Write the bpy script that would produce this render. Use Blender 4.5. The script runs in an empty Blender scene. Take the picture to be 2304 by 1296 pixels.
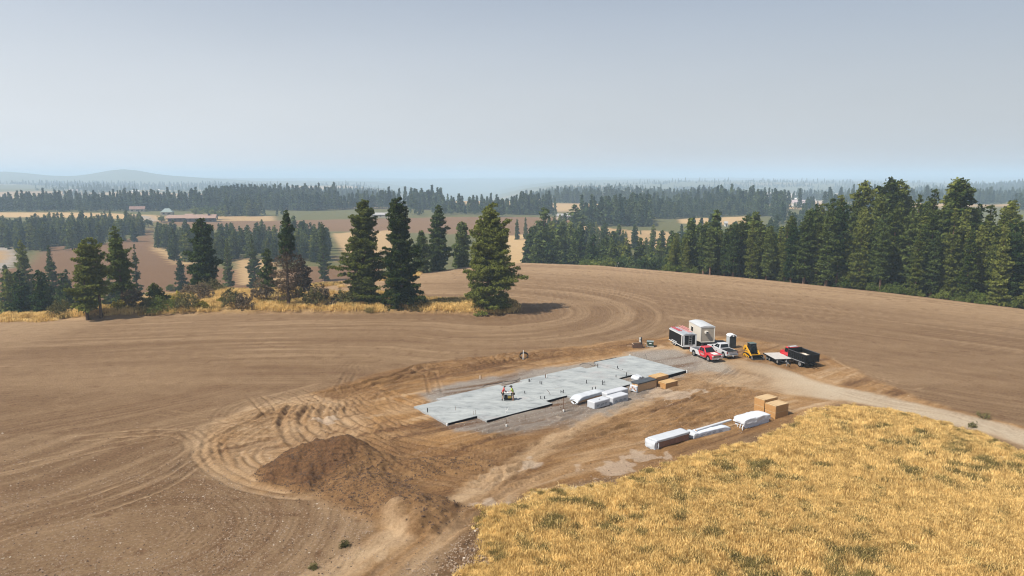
import bpy, math, random
import numpy as np
from mathutils import Vector, Matrix, Euler
R = math.radians
SC = bpy.context.scene
COL = SC.collection
rng = np.random.default_rng(7)
random.seed(7)

# ------------------------------------------------------------------ camera, world, sun, exposure
CAM_H, PITCH, FPX = 26.0, 9.12, 1557.0
cam_d = bpy.data.cameras.new('camera')
cam_d.sensor_width = 36.0
cam_d.lens = FPX / 2304 * 36.0
cam_d.clip_start = 0.5
cam_d.clip_end = 40000
cam = bpy.data.objects.new('camera', cam_d)
COL.objects.link(cam)
cam.location = (0, 0, CAM_H)
cam.rotation_euler = (R(90 - PITCH), 0, 0)
SC.camera = cam

SUN_EL = R(52)
SH = Vector((0.86, 0.51, 0)).normalized()          # the way shadows fall
world = bpy.data.worlds.new('World')
SC.world = world
world.use_nodes = True
wn, wl = world.node_tree.nodes, world.node_tree.links
bg = wn['Background']
sky = wn.new('ShaderNodeTexSky')
sky.sky_type = 'NISHITA'
sky.sun_disc = False
sky.sun_elevation = SUN_EL
sky.sun_rotation = math.atan2(-SH.x, -SH.y)
sky.altitude = 700
sky.air_density = 1.0
sky.dust_density = 1.5
sky.ozone_density = 1.5
bg.inputs['Strength'].default_value = 0.064
# wildfire smoke: the low sky is veiled by a grey-mauve layer that thins with height
tc = wn.new('ShaderNodeTexCoord')
sx = wn.new('ShaderNodeSeparateXYZ')
wl.new(tc.outputs['Generated'], sx.inputs[0])
mr = wn.new('ShaderNodeMapRange')
mr.inputs['From Min'].default_value = 0.0
mr.inputs['From Max'].default_value = 0.36
mr.inputs['To Min'].default_value = 0.97
mr.inputs['To Max'].default_value = 0.34
mr.interpolation_type = 'SMOOTHSTEP'
wl.new(sx.outputs['Z'], mr.inputs['Value'])
mixw = wn.new('ShaderNodeMix')
mixw.data_type = 'RGBA'
# smoke scatters forward: brighter towards the sun's side of the sky
dt = wn.new('ShaderNodeVectorMath'); dt.operation = 'DOT_PRODUCT'
dt.inputs[1].default_value = (-SH.x, -SH.y, 0)
wl.new(tc.outputs['Generated'], dt.inputs[0])
ma = wn.new('ShaderNodeMath'); ma.operation = 'MULTIPLY_ADD'
ma.inputs[1].default_value = 0.36; ma.inputs[2].default_value = 1.18
wl.new(dt.outputs['Value'], ma.inputs[0])
sm = wn.new('ShaderNodeVectorMath'); sm.operation = 'SCALE'
nz = wn.new('ShaderNodeTexNoise'); nz.inputs['Scale'].default_value = 2.2; nz.inputs['Detail'].default_value = 4.0
mpz = wn.new('ShaderNodeMapping'); mpz.inputs['Scale'].default_value = (1, 1, 4.0)
wl.new(tc.outputs['Generated'], mpz.inputs[0]); wl.new(mpz.outputs[0], nz.inputs['Vector'])
mz = wn.new('ShaderNodeMapRange'); mz.inputs['To Min'].default_value = 0.93; mz.inputs['To Max'].default_value = 1.07
wl.new(nz.outputs['Fac'], mz.inputs['Value'])
mm = wn.new('ShaderNodeMath'); mm.operation = 'MULTIPLY'
wl.new(ma.outputs[0], mm.inputs[0]); wl.new(mz.outputs[0], mm.inputs[1])
sm.inputs[0].default_value = (6.25, 6.42, 6.68)
wl.new(mm.outputs[0], sm.inputs['Scale'])
wl.new(sm.outputs[0], mixw.inputs['B'])
wl.new(mr.outputs[0], mixw.inputs['Factor'])
wl.new(sky.outputs[0], mixw.inputs['A'])
wl.new(mixw.outputs['Result'], bg.inputs['Color'])

sun_d = bpy.data.lights.new('sun', 'SUN')
sun_d.energy = 5.0
sun_d.angle = R(0.6)
sun_d.color = (1.0, 0.93, 0.82)
sun = bpy.data.objects.new('sun', sun_d)
COL.objects.link(sun)
sdir = Vector((SH.x * math.cos(SUN_EL), SH.y * math.cos(SUN_EL), -math.sin(SUN_EL)))
sun.rotation_euler = sdir.to_track_quat('-Z', 'Y').to_euler()
sun.location = (0, 0, 100)

SC.view_settings.view_transform = 'Standard'
SC.view_settings.look = 'None'
SC.view_settings.exposure = 0.70
SC.view_settings.gamma = 1.0
SC.view_settings.use_curve_mapping = False
SC.render.engine = 'CYCLES'
SC.cycles.use_denoising = True
SC.cycles.filter_width = 1.1
SC.cycles.max_bounces = 5
SC.cycles.diffuse_bounces = 3
SC.cycles.transparent_max_bounces = 6
SC.cycles.volume_bounces = 1

# ------------------------------------------------------------------ noise and terrain height
def _hash(ix, iy, s):
    h = (ix.astype(np.int64) * 374761393 + iy.astype(np.int64) * 668265263 + s * 974711) & 0x7fffffff
    h = ((h ^ (h >> 13)) * 1274126177) & 0x7fffffff
    h = (h ^ (h >> 16))
    return (h & 0xffff).astype(np.float32) / 65535.0
def vnoise(x, y, s=0):
    ix, iy = np.floor(x), np.floor(y)
    fx, fy = x - ix, y - iy
    fx = fx * fx * (3 - 2 * fx); fy = fy * fy * (3 - 2 * fy)
    a, b = _hash(ix, iy, s), _hash(ix + 1, iy, s)
    c, d = _hash(ix, iy + 1, s), _hash(ix + 1, iy + 1, s)
    return (a + (b - a) * fx) * (1 - fy) + (c + (d - c) * fx) * fy
def fbm(x, y, sc, o=4, s=0):
    v, a, t = 0.0, 1.0, 0.0
    for k in range(o):
        v = v + a * (vnoise(x / sc * 2 ** k + 17.3 * k, y / sc * 2 ** k - 9.1 * k, s + k) - 0.5); t += a; a *= 0.5
    return v / t * 2
def sstep(a, b, x):
    t = np.clip((x - a) / (b - a), 0, 1)
    return t * t * (3 - 2 * t)
CP, SP = math.cos(R(PITCH)), math.sin(R(PITCH))
def ray(px, py):
    a, b = (px - 1152) / FPX, -(py - 648) / FPX
    return np.array([a, CP + b * SP, -SP + b * CP])
def P0(px, py, z=0.0):
    d = ray(px, py); t = (z - CAM_H) / d[2]
    return d[0] * t, d[1] * t
EDGE = [(-500, 790), (0, 716), (120, 712), (200, 706), (300, 690), (380, 670), (450, 655), (560, 655), (640, 646), (760, 634), (870, 621), (950, 611),
        (1050, 597), (1180, 588), (1350, 594), (1510, 608), (1700, 625), (2000, 656), (2304, 692), (2800, 770)]
_e = sorted(P0(*q) for q in EDGE)
EX, EY = np.array([q[0] for q in _e]), np.array([q[1] for q in _e])
def yedge(x): return np.interp(x, EX, EY)
def softplus(v): return np.where(v > 20, v, np.log1p(np.exp(np.minimum(v, 20))))
def valley(x, y):
    v = -17.5 + 4.5 * sstep(480, 640, y) - 5 * sstep(900, 1800, y)
    v = v + (2.2 * np.sin(x / 150 + 1.0) * np.sin(y / 190) + 1.2 * np.sin(x / 61 + y / 83)) * sstep(300, 420, y)
    far = sstep(900, 1600, y)
    v = v + far * (9 * fbm(x, y, 700, 3, 11) + 30 * fbm(x, y, 1300, 2, 14))
    az = x / np.maximum(y, 1)
    # a river gorge opening towards the middle of the picture
    v = v - 95 * sstep(1300, 2300, y) * np.exp(-((az + 0.075) / 0.085) ** 2) * (1 - sstep(5200, 7500, y))
    # gentle wooded shoulders left and right of the gorge
    v = v + 12 * np.exp(-((y - 1650) / 330) ** 2) * np.exp(-((az + 0.26) / 0.11) ** 2)
    v = v + 13 * np.exp(-((y - 1900) / 380) ** 2) * np.exp(-((az - 0.13) / 0.12) ** 2)
    v = v + 16 * np.exp(-((y - 2600) / 500) ** 2) * np.exp(-((az - 0.75) / 0.12) ** 2)
    # long ridge on the left, lower swells along the horizon
    r = 0.72 * np.exp(-((y - 4500) / 650) ** 2)
    v = v + r * (118 * np.exp(-((az + 0.74) / 0.13) ** 2) + 92 * np.exp(-((az + 0.56) / 0.055) ** 2) + 48 * np.exp(-((az + 0.47) / 0.1) ** 2))
    v = v + 24 * np.exp(-((y - 8200) / 1100) ** 2) * (1 + 0.25 * np.sin(az * 9))
    v = v + 26 * sstep(8200, 10500, y)
    return v
def H0(x, y):
    x = np.asarray(x, dtype=np.float64); y = np.asarray(y, dtype=np.float64)
    s = 0.27 - 0.09 * sstep(20, 60, x)
    d = (y - yedge(x)) * 0.86
    hp = -s * softplus(d / 2.5) * 2.5
    v = valley(x, y)
    k = 2.5
    return np.maximum(v + softplus((hp - v) / k) * k, -300)
def P(px, py, f=None):
    """ground point seen at a pixel of the photograph (march along the ray)"""
    f = f or H0
    d = ray(px, py)
    t = 30 * (12000 / 30) ** np.linspace(0, 1, 900)
    z = CAM_H + d[2] * t - f(d[0] * t, d[1] * t)
    i = np.argmax(z < 0)
    if z[i] >= 0: i = len(t) - 1
    a, b = t[max(i - 1, 0)], t[i]
    for _ in range(18):
        m = (a + b) / 2
        if CAM_H + d[2] * m - float(f(d[0] * m, d[1] * m)) < 0: b = m
        else: a = m
    return float(d[0] * b), float(d[1] * b)
def PV(px, py): return P(px, py, valley)
def PW(px, py): return P0(px, py)

def poly_sd(x, y, pts):
    """signed distance to a polygon, positive inside"""
    pts = np.array(pts, dtype=np.float64)
    d = np.full(x.shape, 1e9); ins = np.zeros(x.shape, bool)
    for i in range(len(pts)):
        ax, ay = pts[i]; bx, by = pts[(i + 1) % len(pts)]
        ex, ey = bx - ax, by - ay
        t = np.clip(((x - ax) * ex + (y - ay) * ey) / (ex * ex + ey * ey + 1e-9), 0, 1)
        d = np.minimum(d, (x - ax - t * ex) ** 2 + (y - ay - t * ey) ** 2)
        c = ((ay > y) != (by > y)) & (x < (bx - ax) * (y - ay) / (by - ay + 1e-12) + ax)
        ins ^= c
    d = np.sqrt(d)
    return np.where(ins, d, -d)
def line_d(x, y, pts):
    """signed distance to a polyline and the run along it"""
    pts = np.array(pts, dtype=np.float64)
    best = np.full(x.shape, 1e9); sgn = np.zeros(x.shape); run = np.zeros(x.shape); L = 0.0
    for i in range(len(pts) - 1):
        ax, ay = pts[i]; bx, by = pts[i + 1]
        ex, ey = bx - ax, by - ay; l = math.hypot(ex, ey)
        t = np.clip(((x - ax) * ex + (y - ay) * ey) / (l * l + 1e-9), 0, 1)
        d = np.hypot(x - ax - t * ex, y - ay - t * ey)
        m = d < best
        best = np.where(m, d, best)
        sgn = np.where(m, np.sign(ex * (y - ay) - ey * (x - ax)), sgn)
        run = np.where(m, L + t * l, run)
        L += l
    return best, sgn, run
def smooth_line(pts, n=6):
    p = [np.array(q, float) for q in pts]
    if len(p) < 3: return p
    out = []
    for i in range(len(p) - 1):
        p0 = p[max(i - 1, 0)]; p1 = p[i]; p2 = p[i + 1]; p3 = p[min(i + 2, len(p) - 1)]
        for k in range(n):
            t = k / n
            out.append(0.5 * ((2 * p1) + (-p0 + p2) * t + (2 * p0 - 5 * p1 + 4 * p2 - p3) * t * t + (-p0 + 3 * p1 - 3 * p2 + p3) * t ** 3))
    out.append(p[-1])
    return out
def WP(pix): return [P0(*q) for q in pix]

# ------------------------------------------------------------------ materials
MATS = {}
def nn(nt, t, **kw):
    n = nt.nodes.new(t)
    for k, v in kw.items():
        if k in n.inputs: n.inputs[k].default_value = v
        else: setattr(n, k, v)
    return n
KA = 0.80                                   # one reflectance scale for every surface
def mat(name, col, rough=0.7, metal=0.0, var=0.0, scale=3.0, bump=0.0, bscale=20.0, spec=0.3, coat=0.0, col2=None, coord='Object'):
    """principled surface with procedural colour variation and relief"""
    if name in MATS: return MATS[name]
    col = tuple(c * KA for c in col); col2 = tuple(c * KA for c in col2) if col2 else None
    m = bpy.data.materials.new(name); m.use_nodes = True
    nt = m.node_tree; b = nt.nodes['Principled BSDF']
    b.inputs['Roughness'].default_value = rough
    b.inputs['Metallic'].default_value = metal
    b.inputs['Specular IOR Level'].default_value = spec
    b.inputs['Coat Weight'].default_value = coat
    tcn = nt.nodes.new('ShaderNodeTexCoord')
    if var > 0 or col2:
        n = nn(nt, 'ShaderNodeTexNoise', Scale=scale, Detail=5.0, Roughness=0.65)
        nt.links.new(tcn.outputs[coord], n.inputs['Vector'])
        cr = nt.nodes.new('ShaderNodeValToRGB')
        c2 = col2 or tuple(min(1, c * (1 + var)) for c in col)
        c1 = tuple(c * (1 - var) for c in col) if not col2 else col
        cr.color_ramp.elements[0].position = 0.32; cr.color_ramp.elements[0].color = (*c1, 1)
        cr.color_ramp.elements[1].position = 0.68; cr.color_ramp.elements[1].color = (*c2, 1)
        nt.links.new(n.outputs['Fac'], cr.inputs[0]); nt.links.new(cr.outputs[0], b.inputs['Base Color'])
    else:
        b.inputs['Base Color'].default_value = (*col, 1)
    if bump > 0:
        n2 = nn(nt, 'ShaderNodeTexNoise', Scale=bscale, Detail=4.0)
        nt.links.new(tcn.outputs[coord], n2.inputs['Vector'])
        bp = nn(nt, 'ShaderNodeBump', Strength=bump, Distance=0.05)
        nt.links.new(n2.outputs['Fac'], bp.inputs['Height']); nt.links.new(bp.outputs[0], b.inputs['Normal'])
    MATS[name] = m
    return m

def ground_material():
    m = bpy.data.materials.new('soil_and_straw'); m.use_nodes = True
    nt = m.node_tree; L = nt.links; b = nt.nodes['Principled BSDF']
    b.inputs['Roughness'].default_value = 0.95
    b.inputs['Specular IOR Level'].default_value = 0.12
    geo = nt.nodes.new('ShaderNodeNewGeometry')
    A = nt.nodes.new('ShaderNodeAttribute'); A.attribute_name = 'mask_a'
    B = nt.nodes.new('ShaderNodeAttribute'); B.attribute_name = 'mask_b'
    sa = nt.nodes.new('ShaderNodeSeparateColor'); L.new(A.outputs['Color'], sa.inputs[0])
    sb = nt.nodes.new('ShaderNodeSeparateColor'); L.new(B.outputs['Color'], sb.inputs[0])
    def noise(scale, detail=5.0, rough=0.6, stretch=None):
        n = nn(nt, 'ShaderNodeTexNoise', Scale=scale, Detail=detail, Roughness=rough)
        if stretch:
            mp = nt.nodes.new('ShaderNodeMapping'); mp.inputs['Scale'].default_value = stretch
            L.new(geo.outputs['Position'], mp.inputs[0]); L.new(mp.outputs[0], n.inputs['Vector'])
        else: L.new(geo.outputs['Position'], n.inputs['Vector'])
        return n.outputs['Fac']
    def ramp(fac, c1, c2, p1=0.35, p2=0.65):
        sat = lambda c: tuple(max(0.004, (sum(c) / 3 + (q - sum(c) / 3) * 1.17) * 0.80) for q in c)
        c1, c2 = sat(c1), sat(c2)
        r = nt.nodes.new('ShaderNodeValToRGB')
        r.color_ramp.elements[0].position = p1; r.color_ramp.elements[0].color = (*c1, 1)
        r.color_ramp.elements[1].position = p2; r.color_ramp.elements[1].color = (*c2, 1)
        L.new(fac, r.inputs[0]); return r.outputs[0]
    def mix(f, a, c):
        n = nt.nodes.new('ShaderNodeMix'); n.data_type = 'RGBA'
        if isinstance(f, float): n.inputs['Factor'].default_value = f
        else: L.new(f, n.inputs['Factor'])
        L.new(a, n.inputs['A']); L.new(c, n.inputs['B']); return n.outputs['Result']
    big = noise(0.035, 4.0); mid = noise(0.5, 6.0, 0.65); fine = noise(4.5, 6.0, 0.7); tiny = noise(16.0, 3.0, 0.6)
    field = mix(0.5, ramp(big, (0.165, 0.102, 0.058), (0.250, 0.165, 0.101)), ramp(mid, (0.115, 0.067, 0.037), (0.265, 0.177, 0.108)))
    field = mix(0.5, field, ramp(fine, (0.060, 0.035, 0.019), (0.345, 0.238, 0.150), 0.3, 0.70))
    clay = mix(0.6, ramp(mid, (0.200, 0.100, 0.038), (0.440, 0.268, 0.128)), ramp(fine, (0.150, 0.080, 0.034), (0.520, 0.325, 0.168), 0.3, 0.7))
    pale = mix(0.5, ramp(mid, (0.40, 0.282, 0.178), (0.57, 0.43, 0.29)), ramp(fine, (0.33, 0.228, 0.142), (0.62, 0.47, 0.32)))
    gravel = mix(0.6, ramp(mid, (0.25, 0.222, 0.195), (0.33, 0.30, 0.268)), ramp(tiny, (0.20, 0.18, 0.16), (0.42, 0.385, 0.35), 0.3, 0.7))
    moist = ramp(fine, (0.060, 0.032, 0.017), (0.195, 0.110, 0.062), 0.3, 0.7)
    straw = mix(0.5, ramp(mid, (0.36, 0.225, 0.085), (0.52, 0.36, 0.165)), ramp(fine, (0.28, 0.175, 0.07), (0.56, 0.40, 0.20)))
    road = ramp(fine, (0.46, 0.39, 0.30), (0.60, 0.51, 0.40))
    white = ramp(fine, (0.50, 0.42, 0.34), (0.66, 0.58, 0.50))
    green = ramp(mid, (0.055, 0.075, 0.030), (0.115, 0.115, 0.050))
    c = mix(sa.outputs[0], field, clay)
    c = mix(sa.outputs[2], c, pale)
    c = mix(sa.outputs[1], c, gravel)
    c = mix(sb.outputs[1], c, road)
    c = mix(A.outputs['Alpha'], c, moist)
    c = mix(sb.outputs[0], c, straw)
    c = mix(sb.outputs[2], c, white)
    c = mix(B.outputs['Alpha'], c, green)
    L.new(c, b.inputs['Base Color'])
    # clods and crumbs
    add = nn(nt, 'ShaderNodeMath', operation='MULTIPLY_ADD'); L.new(fine, add.inputs[0]); add.inputs[1].default_value = 1.0
    L.new(tiny, add.inputs[2])
    bp = nn(nt, 'ShaderNodeBump', Strength=1.0, Distance=0.16)
    L.new(add.outputs[0], bp.inputs['Height']); L.new(bp.outputs[0], b.inputs['Normal'])
    return m
GROUND = ground_material()

def leaf_mat(name, dark, light, trans=0.25, scale=1.2):
    m = bpy.data.materials.new(name); m.use_nodes = True
    nt = m.node_tree; L = nt.links
    nt.nodes.remove(nt.nodes['Principled BSDF'])
    out = nt.nodes['Material Output']
    geo = nt.nodes.new('ShaderNodeNewGeometry'); oi = nt.nodes.new('ShaderNodeObjectInfo')
    n = nn(nt, 'ShaderNodeTexNoise', Scale=scale, Detail=4.0, Roughness=0.7)
    L.new(geo.outputs['Position'], n.inputs['Vector'])
    a = nn(nt, 'ShaderNodeMath', operation='MULTIPLY_ADD'); a.inputs[1].default_value = 0.5
    L.new(oi.outputs['Random'], a.inputs[0]); L.new(n.outputs['Fac'], a.inputs[2])
    r = nt.nodes.new('ShaderNodeValToRGB')
    r.color_ramp.elements[0].position = 0.45; r.color_ramp.elements[0].color = (*dark, 1)
    r.color_ramp.elements[1].position = 1.0; r.color_ramp.elements[1].color = (*light, 1)
    L.new(a.outputs[0], r.inputs[0])
    d = nt.nodes.new('ShaderNodeBsdfDiffuse'); t = nt.nodes.new('ShaderNodeBsdfTranslucent')
    L.new(r.outputs[0], d.inputs[0]); L.new(r.outputs[0], t.inputs[0])
    mx = nt.nodes.new('ShaderNodeMixShader'); mx.inputs[0].default_value = trans
    L.new(d.outputs[0], mx.inputs[1]); L.new(t.outputs[0], mx.inputs[2]); L.new(mx.outputs[0], out.inputs[0])
    MATS[name] = m
    return m

# ------------------------------------------------------------------ object helpers
def tag(o, label=None, cat=None, group=None, kind=None):
    if label: o['label'] = label
    if cat: o['category'] = cat
    if group: o['group'] = group
    if kind: o['kind'] = kind
    return o
def thing(name, label, cat, loc=(0, 0, 0), rz=0.0, group=None):
    o = bpy.data.objects.new(name, None); COL.objects.link(o)
    o.empty_display_size = 0.2
    o.location = loc; o.rotation_euler = (0, 0, rz)
    return tag(o, label, cat, group)
def mesh_np(name, v, f, mats, mi=None, smooth=False):
    """mesh from arrays; f is (n,3) or (n,4)"""
    v = np.asarray(v, np.float32); f = np.asarray(f, np.int32)
    me = bpy.data.meshes.new(name)
    me.vertices.add(len(v)); me.vertices.foreach_set('co', v.ravel())
    k = f.shape[1]
    me.loops.add(f.size); me.loops.foreach_set('vertex_index', f.ravel())
    me.polygons.add(len(f)); me.polygons.foreach_set('loop_start', np.arange(0, f.size, k, dtype=np.int32))
    if smooth: me.polygons.foreach_set('use_smooth', np.ones(len(f), bool))
    if not isinstance(mats, (list, tuple)): mats = [mats]
    for m in mats: me.materials.append(m)
    if mi is not None: me.polygons.foreach_set('material_index', np.asarray(mi, np.int32))
    me.update(calc_edges=True)
    return me
def obj(name, me, parent=None, loc=None, rot=None):
    o = bpy.data.objects.new(name, me); COL.objects.link(o)
    if parent is not None: o.parent = parent
    if loc is not None: o.location = loc
    if rot is not None: o.rotation_euler = rot
    return o
class MB:
    """collects boxes, bars, tubes and prisms into ONE mesh"""
    def __init__(s): s.v = []; s.f = []; s.m = []; s.cur = 0
    def use(s, i): s.cur = i; return s
    def add(s, vs, fs):
        o = len(s.v); s.v += [tuple(q) for q in vs]; s.f += [tuple(i + o for i in q) for q in fs]; s.m += [s.cur] * len(fs); return s
    def box(s, c, d, rz=0.0, ry=0.0, taper=1.0):
        x, y, z = d[0] / 2, d[1] / 2, d[2] / 2
        vs = [Vector(q) for q in ((-x, -y, -z), (x, -y, -z), (x, y, -z), (-x, y, -z), (-x * taper, -y * taper, z), (x * taper, -y * taper, z), (x * taper, y * taper, z), (-x * taper, y * taper, z))]
        m = Matrix.Rotation(rz, 3, 'Z') @ Matrix.Rotation(ry, 3, 'Y')
        return s.add([m @ q + Vector(c) for q in vs], [(0, 3, 2, 1), (4, 5, 6, 7), (0, 1, 5, 4), (1, 2, 6, 5), (2, 3, 7, 6), (3, 0, 4, 7)])
    def hexa(s, vs):
        """eight corners: bottom four counter-clockwise, then top four"""
        return s.add(vs, [(0, 3, 2, 1), (4, 5, 6, 7), (0, 1, 5, 4), (1, 2, 6, 5), (2, 3, 7, 6), (3, 0, 4, 7)])
    def prism(s, prof, y0, y1):
        """profile in x,z pushed along y"""
        n = len(prof)
        vs = [(x, y0, z) for x, z in prof] + [(x, y1, z) for x, z in prof]
        fs = [tuple(range(n)), tuple(range(2 * n - 1, n - 1, -1))] + [(i, i + n, (i + 1) % n + n, (i + 1) % n) for i in range(n)]
        return s.add(vs, fs)
    def prismz(s, prof, z0, z1):
        n = len(prof)
        vs = [(x, y, z0) for x, y in prof] + [(x, y, z1) for x, y in prof]
        fs = [tuple(range(n - 1, -1, -1)), tuple(range(n, 2 * n))] + [(i, (i + 1) % n, (i + 1) % n + n, i + n) for i in range(n)]
        return s.add(vs, fs)
    def tube(s, pts, r, n=6, r1=None):
        pts = [Vector(q) for q in pts]; r1 = r if r1 is None else r1
        vs = []; N = len(pts)
        for i, p in enumerate(pts):
            d = (pts[min(i + 1, N - 1)] - pts[max(i - 1, 0)]).normalized()
            a = d.orthogonal().normalized() if abs(d.z) > 0.99 else d.cross(Vector((0, 0, 1))).normalized(); b = d.cross(a)
            rr = r + (r1 - r) * i / max(N - 1, 1)
            vs += [p + (a * math.cos(2 * math.pi * k / n) + b * math.sin(2 * math.pi * k / n)) * rr for k in range(n)]
        fs = [(i * n + k, i * n + (k + 1) % n, (i + 1) * n + (k + 1) % n, (i + 1) * n + k) for i in range(N - 1) for k in range(n)]
        fs += [tuple(range(n - 1, -1, -1)), tuple(range((N - 1) * n, N * n))]
        return s.add(vs, fs)
    def cyl(s, c, r, h, axis='z', n=14, r1=None):
        d = {'x': Vector((1, 0, 0)), 'y': Vector((0, 1, 0)), 'z': Vector((0, 0, 1))}[axis] * (h / 2)
        c = Vector(c); return s.tube([c - d, c + d], r, n, r1)
    def mesh(s, name, mats, smooth=False):
        me = bpy.data.meshes.new(name); me.from_pydata([tuple(q) for q in s.v], [], s.f)
        if not isinstance(mats, (list, tuple)): mats = [mats]
        for m in mats: me.materials.append(m)
        me.polygons.foreach_set('material_index', np.array(s.m, np.int32))
        me.update()
        return me
    def build(s, name, mats, parent=None, loc=None, rot=None, bevel=0.0):
        o = obj(name, s.mesh(name, mats), parent, loc, rot)
        if bevel > 0:
            b = o.modifiers.new('bevel', 'BEVEL'); b.width = bevel; b.segments = 2; b.limit_method = 'ANGLE'; b.angle_limit = R(35)
            for p in o.data.polygons: p.use_smooth = False
        return o
def copy_tree(o, parent=None):
    c = o.copy(); COL.objects.link(c); c.parent = parent
    for ch in list(o.children): copy_tree(ch, c)
    return c

# ------------------------------------------------------------------ THE NEAR GROUND
NX0, NX1, NY0, NY1 = -140.0, 140.0, 28.0, 262.0
def axis_pts(segs):
    out = []
    for a, b, st in segs:
        out.append(np.linspace(a, b, max(2, int(round((b - a) / st))) + 1)[:-1])
    return np.concatenate(out + [np.array([segs[-1][1]])])
gx = axis_pts([(-140, -70, 1.0), (-70, -38, 0.4), (-38, 42, 0.15), (42, 70, 0.4), (70, 140, 1.0)])
gy = axis_pts([(28, 38, 0.5), (38, 62, 0.14), (62, 88, 0.2), (88, 125, 0.4), (125, 262, 1.2)])
# ---- zones, given as pixel outlines and turned into world outlines
YARD = WP([(640, 905), (700, 884), (760, 868), (850, 838), (1000, 813), (1180, 794), (1400, 766), (1500, 757), (1660, 757), (1760, 775), (1860, 798),
           (1950, 845), (2060, 888), (2150, 920), (2304, 955), (2600, 1050), (2600, 1120), (2304, 1012), (2150, 955), (2000, 918), (1900, 905), (1830, 925), (1790, 950), (1600, 1020),
           (1400, 1078), (1200, 1110), (1110, 1150), (1000, 1230), (920, 1296), (860, 1400), (640, 1400), (740, 1296), (800, 1250), (850, 1180), (760, 1130), (700, 1118),
           (600, 1108), (520, 1075), (460, 1035), (455, 985), (500, 945), (570, 920)])
PALE1 = WP([(620, 900), (700, 885), (800, 900), (850, 960), (800, 985), (640, 1000), (590, 1045), (600, 1080), (720, 1098), (700, 1115), (580, 1100), (490, 1060), (460, 1010), (480, 950), (560, 915)])
GRAVEL1 = WP([(925, 885), (1000, 868), (1120, 850), (1190, 835), (1345, 812), (1420, 792), (1500, 800), (1560, 840), (1500, 870), (1420, 920), (1330, 940), (1180, 970), (1020, 975), (990, 955), (1000, 950), (940, 915)])
GRAVEL2 = WP([(1400, 790), (1520, 785), (1620, 815), (1640, 835), (1560, 845), (1470, 845), (1420, 810)])
ROAD = WP([(1580, 812), (1660, 808), (1740, 822), (1850, 860), (2000, 892), (2150, 925), (2304, 963), (2600, 1055), (2600, 1130), (2304, 1008), (2200, 972), (2050, 935),
           (1920, 905), (1800, 892), (1700, 880), (1600, 862), (1540, 850)])
MEADOW = WP([(1112, 1150), (1200, 1112), (1300, 1093), (1400, 1080), (1500, 1052), (1600, 1022), (1700, 990), (1790, 958), (1830, 930), (1900, 917), (1990, 922), (2060, 938), (2200, 975),
             (2304, 1020), (2700, 1180), (2900, 1600), (1040, 1600), (1030, 1296), (1075, 1260), (1100, 1200)])
STRIP = WP([(0, 716), (120, 718), (300, 712), (520, 704), (700, 703), (860, 706), (940, 704), (1040, 706), (1110, 710), (1180, 700), (1150, 690), (1060, 678), (960, 677),
            (860, 668), (780, 664), (700, 668), (650, 658), (560, 656), (500, 650), (430, 655), (330, 676), (200, 690), (0, 700)])
CLODS = WP([(1110, 1160), (1080, 1170), (960, 1296), (920, 1340), (1120, 1340), (1090, 1230)])
CLAYBAND = WP([(690, 885), (760, 866), (850, 838), (1000, 813), (1180, 794), (1300, 784), (1400, 768), (1500, 762), (1510, 780), (1420, 790), (1330, 806), (1180, 826), (1060, 845), (940, 870), (860, 892), (760, 898)])

def pile_h(x, y):
    """the heap of stripped topsoil: overlapping cones, softly joined, lumpy"""
    cones = [((765, 968), 3.3, .72), ((735, 982), 2.9, .72), ((690, 992), 2.5, .7), ((645, 1020), 1.9, .66), ((622, 1048), 1.1, .6), ((690, 1052), 1.5, .62), ((650, 1062), .9, .55), ((815, 993), 2.5, .78), ((865, 1013), 1.5, .6),
             ((930, 1030), 1.1, .4), ((1000, 1034), .75, .3), ((1080, 1040), .4, .2), ((790, 1050), 1.15, .34), ((830, 1078), 1.15, .32), ((870, 1098), 1.1, .36), ((780, 1100), 0.6, .25),
             ((925, 1104), 1.9, .62), ((955, 1128), 1.5, .6), ((890, 1130), 1.2, .5), ((985, 1112), 1.1, .5), ((925, 1150), .8, .5)]
    wx = x + 0.9 * fbm(x, y, 3.0, 3, 40); wy = y + 0.9 * fbm(x, y, 3.0, 3, 41)
    acc = np.zeros(x.shape); k = 0.28
    for (px, py), z, s in cones:
        cx, cy = P0(px, py, z)
        r = np.hypot(wx - cx, wy - cy)
        hgt = z + 0.25 - s * np.sqrt(r * r + 0.25)
        acc = acc + np.exp(np.clip(hgt, -9, 9) / k)
    h = k * np.log(acc + 1.0) - k * math.log(2.0)
    h = np.maximum(h - 0.22, 0)
    on = sstep(0.0, 0.5, h)
    ridged = 1 - np.abs(fbm(x, y, 1.6, 4, 44)) * 2
    return h + on * (0.42 * fbm(x, y, 1.5, 4, 42) + 0.16 * ridged + 0.20 * fbm(x, y, 0.5, 3, 43))

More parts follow.
